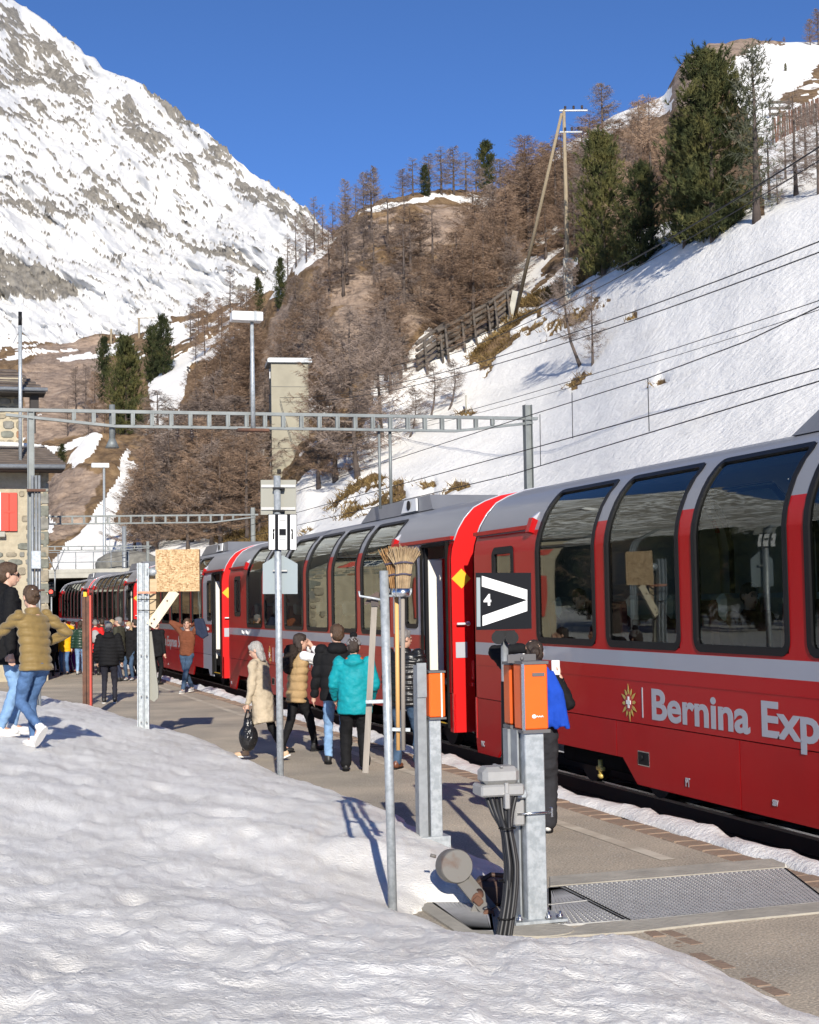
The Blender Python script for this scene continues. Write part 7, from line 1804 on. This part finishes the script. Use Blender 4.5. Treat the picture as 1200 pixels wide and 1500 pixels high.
b = MB(); b.ell(D['U']((0, -.12, 1.46)), (.14, .10, .12), n=14, m=10); b.ell(D['U']((0, -.17, 1.30)), (.11, .07, .16), n=14, m=10); remesh(b, 'fur_hood', .014, cloth('fur_dark', (.03, .022, .018), .95), D['root'], 1, lambda c: .028 * fbm(c[:, 0] * 60, c[:, 1] * 60, c[:, 2] * 60, oct=2, seed=97))
pj = ground(496, 1119); E_ = person('man in black padded parka and pale jeans seen from behind, next to the teal jacket', pj, R(8), 1.82, feet=((-.13, .02, 0), (.10, .10, 0)), hands=((-.30, .12, .88), (.26, .18, .92)), lean=.03, head=(R(22), 0), topm=c_black, hem=.80, hood=True, bulk=1.2, puff=.16, legm=c_jeansl, shoem=sh_black, hairm=h_brown)
ptl = ground(521, 1129); Fp = person('person in teal jacket and black snow trousers seen from behind, grey bobble hat', ptl, R(4), 1.66, feet=((-.12, 0, 0), (.12, .02, 0)), hands=((-.24, .20, .90), (.24, .20, .90)), lean=.02, head=(R(-6), R(8)), topm=c_teal, hem=.74, hood=True, bulk=1.24, legm=c_black, baggy=1.3, shoem=sh_black, hairm=h_dark, hat=c_grey)
b = MB(); b.ell(Fp['hp']((0, -.02, .16)), (.05, .05, .045), n=12, m=8); remesh(b, 'bobble', .008, c_black, Fp['root'], 1, lambda c: .008 * fbm(c[:, 0] * 90, c[:, 1] * 90, c[:, 2] * 90, oct=2, seed=98))
b = MB(); b.tube([Fp['U']((-.10, -.085, 1.475)), Fp['U']((0, -.125, 1.455)), Fp['U']((.10, -.085, 1.475))], .03, n=8, flat=.7); b.build('hood_lining', cloth('orange_lining', (.62, .12, .02)), Fp['root'])
pl2 = ground(594, 1127); G_ = person('grey haired man in shiny black quilted jacket and blue jeans behind the brooms', pl2, R(-22), 1.76, feet=((-.12, 0, 0), (.14, .10, 0)), hands=((-.28, .12, .86), (.28, .14, .88)), lean=.02, head=(R(-34), 0), topm=c_blackshine, hem=.80, puff=.07, bulk=1.2, legm=c_jeansd, baggy=1.15, shoem=sh_brown, hairm=h_greydk)
# woman behind the near barrier post
pb3 = ground(788, 1220); Hh_ = person('dark haired woman in black with blue scarf, behind the near orange post', pb3, R(-6), 1.73, feet=((-.08, .02, 0), (.09, .03, 0)), hands=((-.10, -.02, 1.66), (.23, -.02, 1.40)), lean=.02, head=(R(6), R(-4)), topm=c_black, hem=.86, bulk=1.02, legm=c_char, baggy=1.5, shoem=sh_white, hairm=h_dark, hair='bun', poles=((-1, .1, .15), (.45, -.25, -1)), bare_arm=(False, True))
U = Hh_['U']; Hd = Hh_['arms'][1][2]
scf = MB(); 
for k in range(7): 
    x_ = .14 + .017 * k; scf.tube([U((.10 + .01 * k, -.09, 1.47)), U((x_, -.15 - .01 * (k % 2), 1.28)), U((x_ + .012 * (k - 3), -.16 - .015 * (k % 2), 1.03 - .03 * (k % 3))), U((x_ + .018 * (k - 3), -.15, .95 + .025 * (k % 3)))], [.02, .026, .03, .026], n=6)
scf.tube([U((-.10, -.06, 1.5)), U((0, -.10, 1.49)), U((.11, -.07, 1.48)), U((.09, .06, 1.46))], .035, n=8)
o = remesh(scf, 'scarf', .011, cloth('blue_scarf', (.012, .06, .40), .8), None, 3); o.matrix_basis = Hh_['root'].matrix_basis.copy(); tag(o, 'bright blue scarf draped over the right shoulder of the woman in black', 'scarf')
ph = MB(); ph.box(Hd + Vector((-.035, -.04, .085)), (.075, .012, .14), bev=.005, rx=.25); o = ph.build('phone', M_white); o.matrix_basis = Hh_['root'].matrix_basis.copy(); tag(o, 'white phone held up by the woman with the blue scarf', 'phone')
bgm = MB(); bgm.ell(U((-.22, .02, 1.0)), (.09, .13, .13), n=14, m=10); o = remesh(bgm, 'shoulder_bag', .012, cloth('dark_bag', (.05, .012, .014), .7), None, 3, lambda c: .008 * fbm(c[:, 0] * 12, c[:, 1] * 12, c[:, 2] * 12, seed=99)); o.matrix_basis = Hh_['root'].matrix_basis.copy(); tag(o, 'dark red shoulder bag at the left hip of the woman in black', 'bag')
# man in the brown sweater
pbs = ground(274, 1015); I_ = person('man in brown sweater and jeans striding along the third coach, hands behind his head', pbs, R(165), 1.80, feet=((.02, .20, 0), (-.04, -.22, .03)), hands=((-.12, -.04, 1.62), (.12, -.04, 1.62)), lean=.03, side=R(3), head=(R(14), R(-4)), top='sweater', topm=c_brown, hem=.88, bulk=.98, legm=c_jeansd, shoem=sh_grey, soles=sole_w, hairm=h_brown, poles=((-1, .5, .1), (1, .5, .1)), near=True)
el = I_['arms'][0][1]; jk = MB()
for k in range(6): jk.tube([el + Vector((.06 - .03 * k, .02, .06)), el + Vector((.05 - .04 * k, -.02, -.10 - .02 * k)), el + Vector((.04 - .05 * k, -.02, -.42 + .03 * abs(k - 3)))], [.05, .06, .04], n=8)
o = remesh(jk, 'jacket', .016, c_navy, None, 4, lambda c: .014 * fbm(c[:, 0] * 10, c[:, 1] * 10, c[:, 2] * 6, seed=100)); o.matrix_basis = I_['root'].matrix_basis.copy(); tag(o, 'navy jacket slung over the raised arm of the man in brown', 'jacket')
# man in black seen from behind
pbk = ground(160, 1030); J_ = person('grey haired man in black quilted jacket seen from behind, right of the rusty post', pbk, R(6), 1.78, feet=((-.11, 0, 0), (.12, .05, 0)), hands=((-.27, .12, .92), (.27, .12, .92)), lean=.03, topm=c_black, hem=.80, hood=True, puff=.075, bulk=1.18, legm=cloth('dark_trousers', (.022, .022, .03)), shoem=sh_black, soles=sole_w, hairm=h_greydk, near=False)
# crowd further down
gr = 'crowd on the far platform'
far = dict(near=False, group=gr)
person('person in bright yellow jacket holding a camera to the face, facing us', ground(95, 988), R(178), 1.72, hands=((-.10, .16, 1.56), (.10, .16, 1.56)), topm=c_yellow, hem=.72, bulk=1.15, legm=c_jeans, shoem=sh_black, hairm=h_dark, hair='long', poles=((-1, .2, -.6), (1, .2, -.6)), **far)
person('person in pink quilted coat and purple trousers beside the yellow jacket', ground(108, 985), R(150), 1.66, hands=((-.2, .2, 1.0), (.2, .2, 1.0)), topm=c_pink, hem=.62, puff=.11, bulk=1.15, legm=c_purple, shoem=sh_brown, hairm=h_dark, hair='long', **far)
person('person in dark green shiny jacket and pale jeans with back turned', ground(118, 988), R(10), 1.70, topm=c_green, hem=.84, puff=.09, bulk=1.1, legm=c_jeansl, shoem=sh_grey, hairm=h_dark, hair='long', **far)
rj = person('person in red jacket with a pale rucksack, half behind the rusty post', ground(140, 989), R(12), 1.74, topm=c_redj, hem=.70, bulk=1.16, legm=c_black, shoem=sh_black, hairm=h_greydk, hat=c_char, **far)
b = MB(); b.ell((0, 0, 0), (.15, .1, .21), n=12, m=10); o = remesh(b, 'rucksack', .02, cloth('pale_rucksack', (.34, .34, .34)), None, 3); o.location = rj['root'].location + Vector((.04, -.24, 1.2)); tag(o, 'pale grey rucksack on the back of the red jacket', 'rucksack')
person('man in olive jacket looking left, behind the grey haired man in black', ground(176, 998), R(75), 1.82, topm=c_olive, hem=.78, bulk=1.15, legm=c_navy, shoem=sh_black, hairm=h_greydk, **far)
bl = person('blond woman in black coat with a white face mask', ground(190, 997), R(170), 1.68, topm=c_black, hem=.62, bulk=1.1, legm=c_jeansd, shoem=sh_grey, hairm=h_blond, hair='long', **far)
b = MB(); b.ell(bl['hp']((0, .07, -.05)), (.055, .045, .045), n=12, m=8, rot=bl['rot']); b.build('face_mask', c_white, bl['root'])
person('person in black jacket half hidden behind the channel post', ground(229, 1003), R(-30), 1.74, topm=c_black, hem=.76, bulk=1.12, legm=c_black, shoem=sh_black, hairm=h_dark, **far)
for u, v, y_, h_, hm, tm, lb in ((74, 990, 20, 1.78, h_dark, c_black, 'tall person in black coat at the corner of the station wall'), (82, 984, 160, 1.66, h_brown, c_char, 'person in charcoal coat just left of the yellow jacket'), (66, 985, -40, 1.72, h_dark, c_navy, 'person in navy coat closest to the station wall'),
                               (150, 984, 30, 1.74, h_dark, c_olive, 'person in olive coat right behind the red jacket'), (164, 984, -20, 1.70, h_blond, c_char, 'fair haired person in charcoal jacket in the middle of the crowd'), (199, 990, 60, 1.72, h_dark, c_black, 'person in black jacket beside the blond woman'), (128, 982, -15, 1.76, h_brown, c_navy, 'person in navy jacket behind the rusty post'), (208, 984, 170, 1.70, h_dark, c_green, 'person in dark green coat by the channel post')):
    person(lb, ground(u, v), R(y_), h_, hands=((-.2, .2, .95), (.2, .2, .95)), topm=tm, hem=.72, bulk=1.12, legm=c_black, shoem=sh_black, hairm=hm, **far)
# passengers behind the glass
def passenger(label, k, car, q, m_top, hm, hair='short', yaw=None):
    y = WIN[k][0] + (0.42 if q == 0 else 1.30); base = coaches[car].location; ry_ = TH
    p = Vector(base) + Vector((math.cos(ry_) * -.92 - math.sin(ry_) * y, math.sin(ry_) * -.92 + math.cos(ry_) * y, .50))
    person(label, p, TH + (0 if q == 0 else R(180)) if yaw is None else yaw, 1.72, feet=((-.12, .50, .45), (.12, .50, .45)), hands=((-.16, .32, 1.0), (.16, .32, 1.0)), topm=m_top, hem=.88, bulk=1.08, legm=c_black, shoem=sh_black, hairm=hm, hair=hair, near=False, group='passengers seated in the train', lean=-.05, kneepole=((0, 1, 1.5), (0, 1, 1.5)))
passenger('passenger in brown top seated behind the third window of the nearest coach', 3, 0, 1, c_brown, h_dark)
passenger('passenger in dark top seated behind the far window of the nearest coach', 5, 0, 1, c_black, h_brown)
passenger('passenger in black seated in the second coach, behind the window left of the parka', 3, 1, 0, c_black, h_dark, 'long')
passenger('passenger in charcoal seated in the second coach, near the house shaped sign', 4, 1, 1, c_char, h_brown, 'long')
passenger('passenger seated at the far window of the second coach', 5, 1, 0, c_navy, h_greydk)
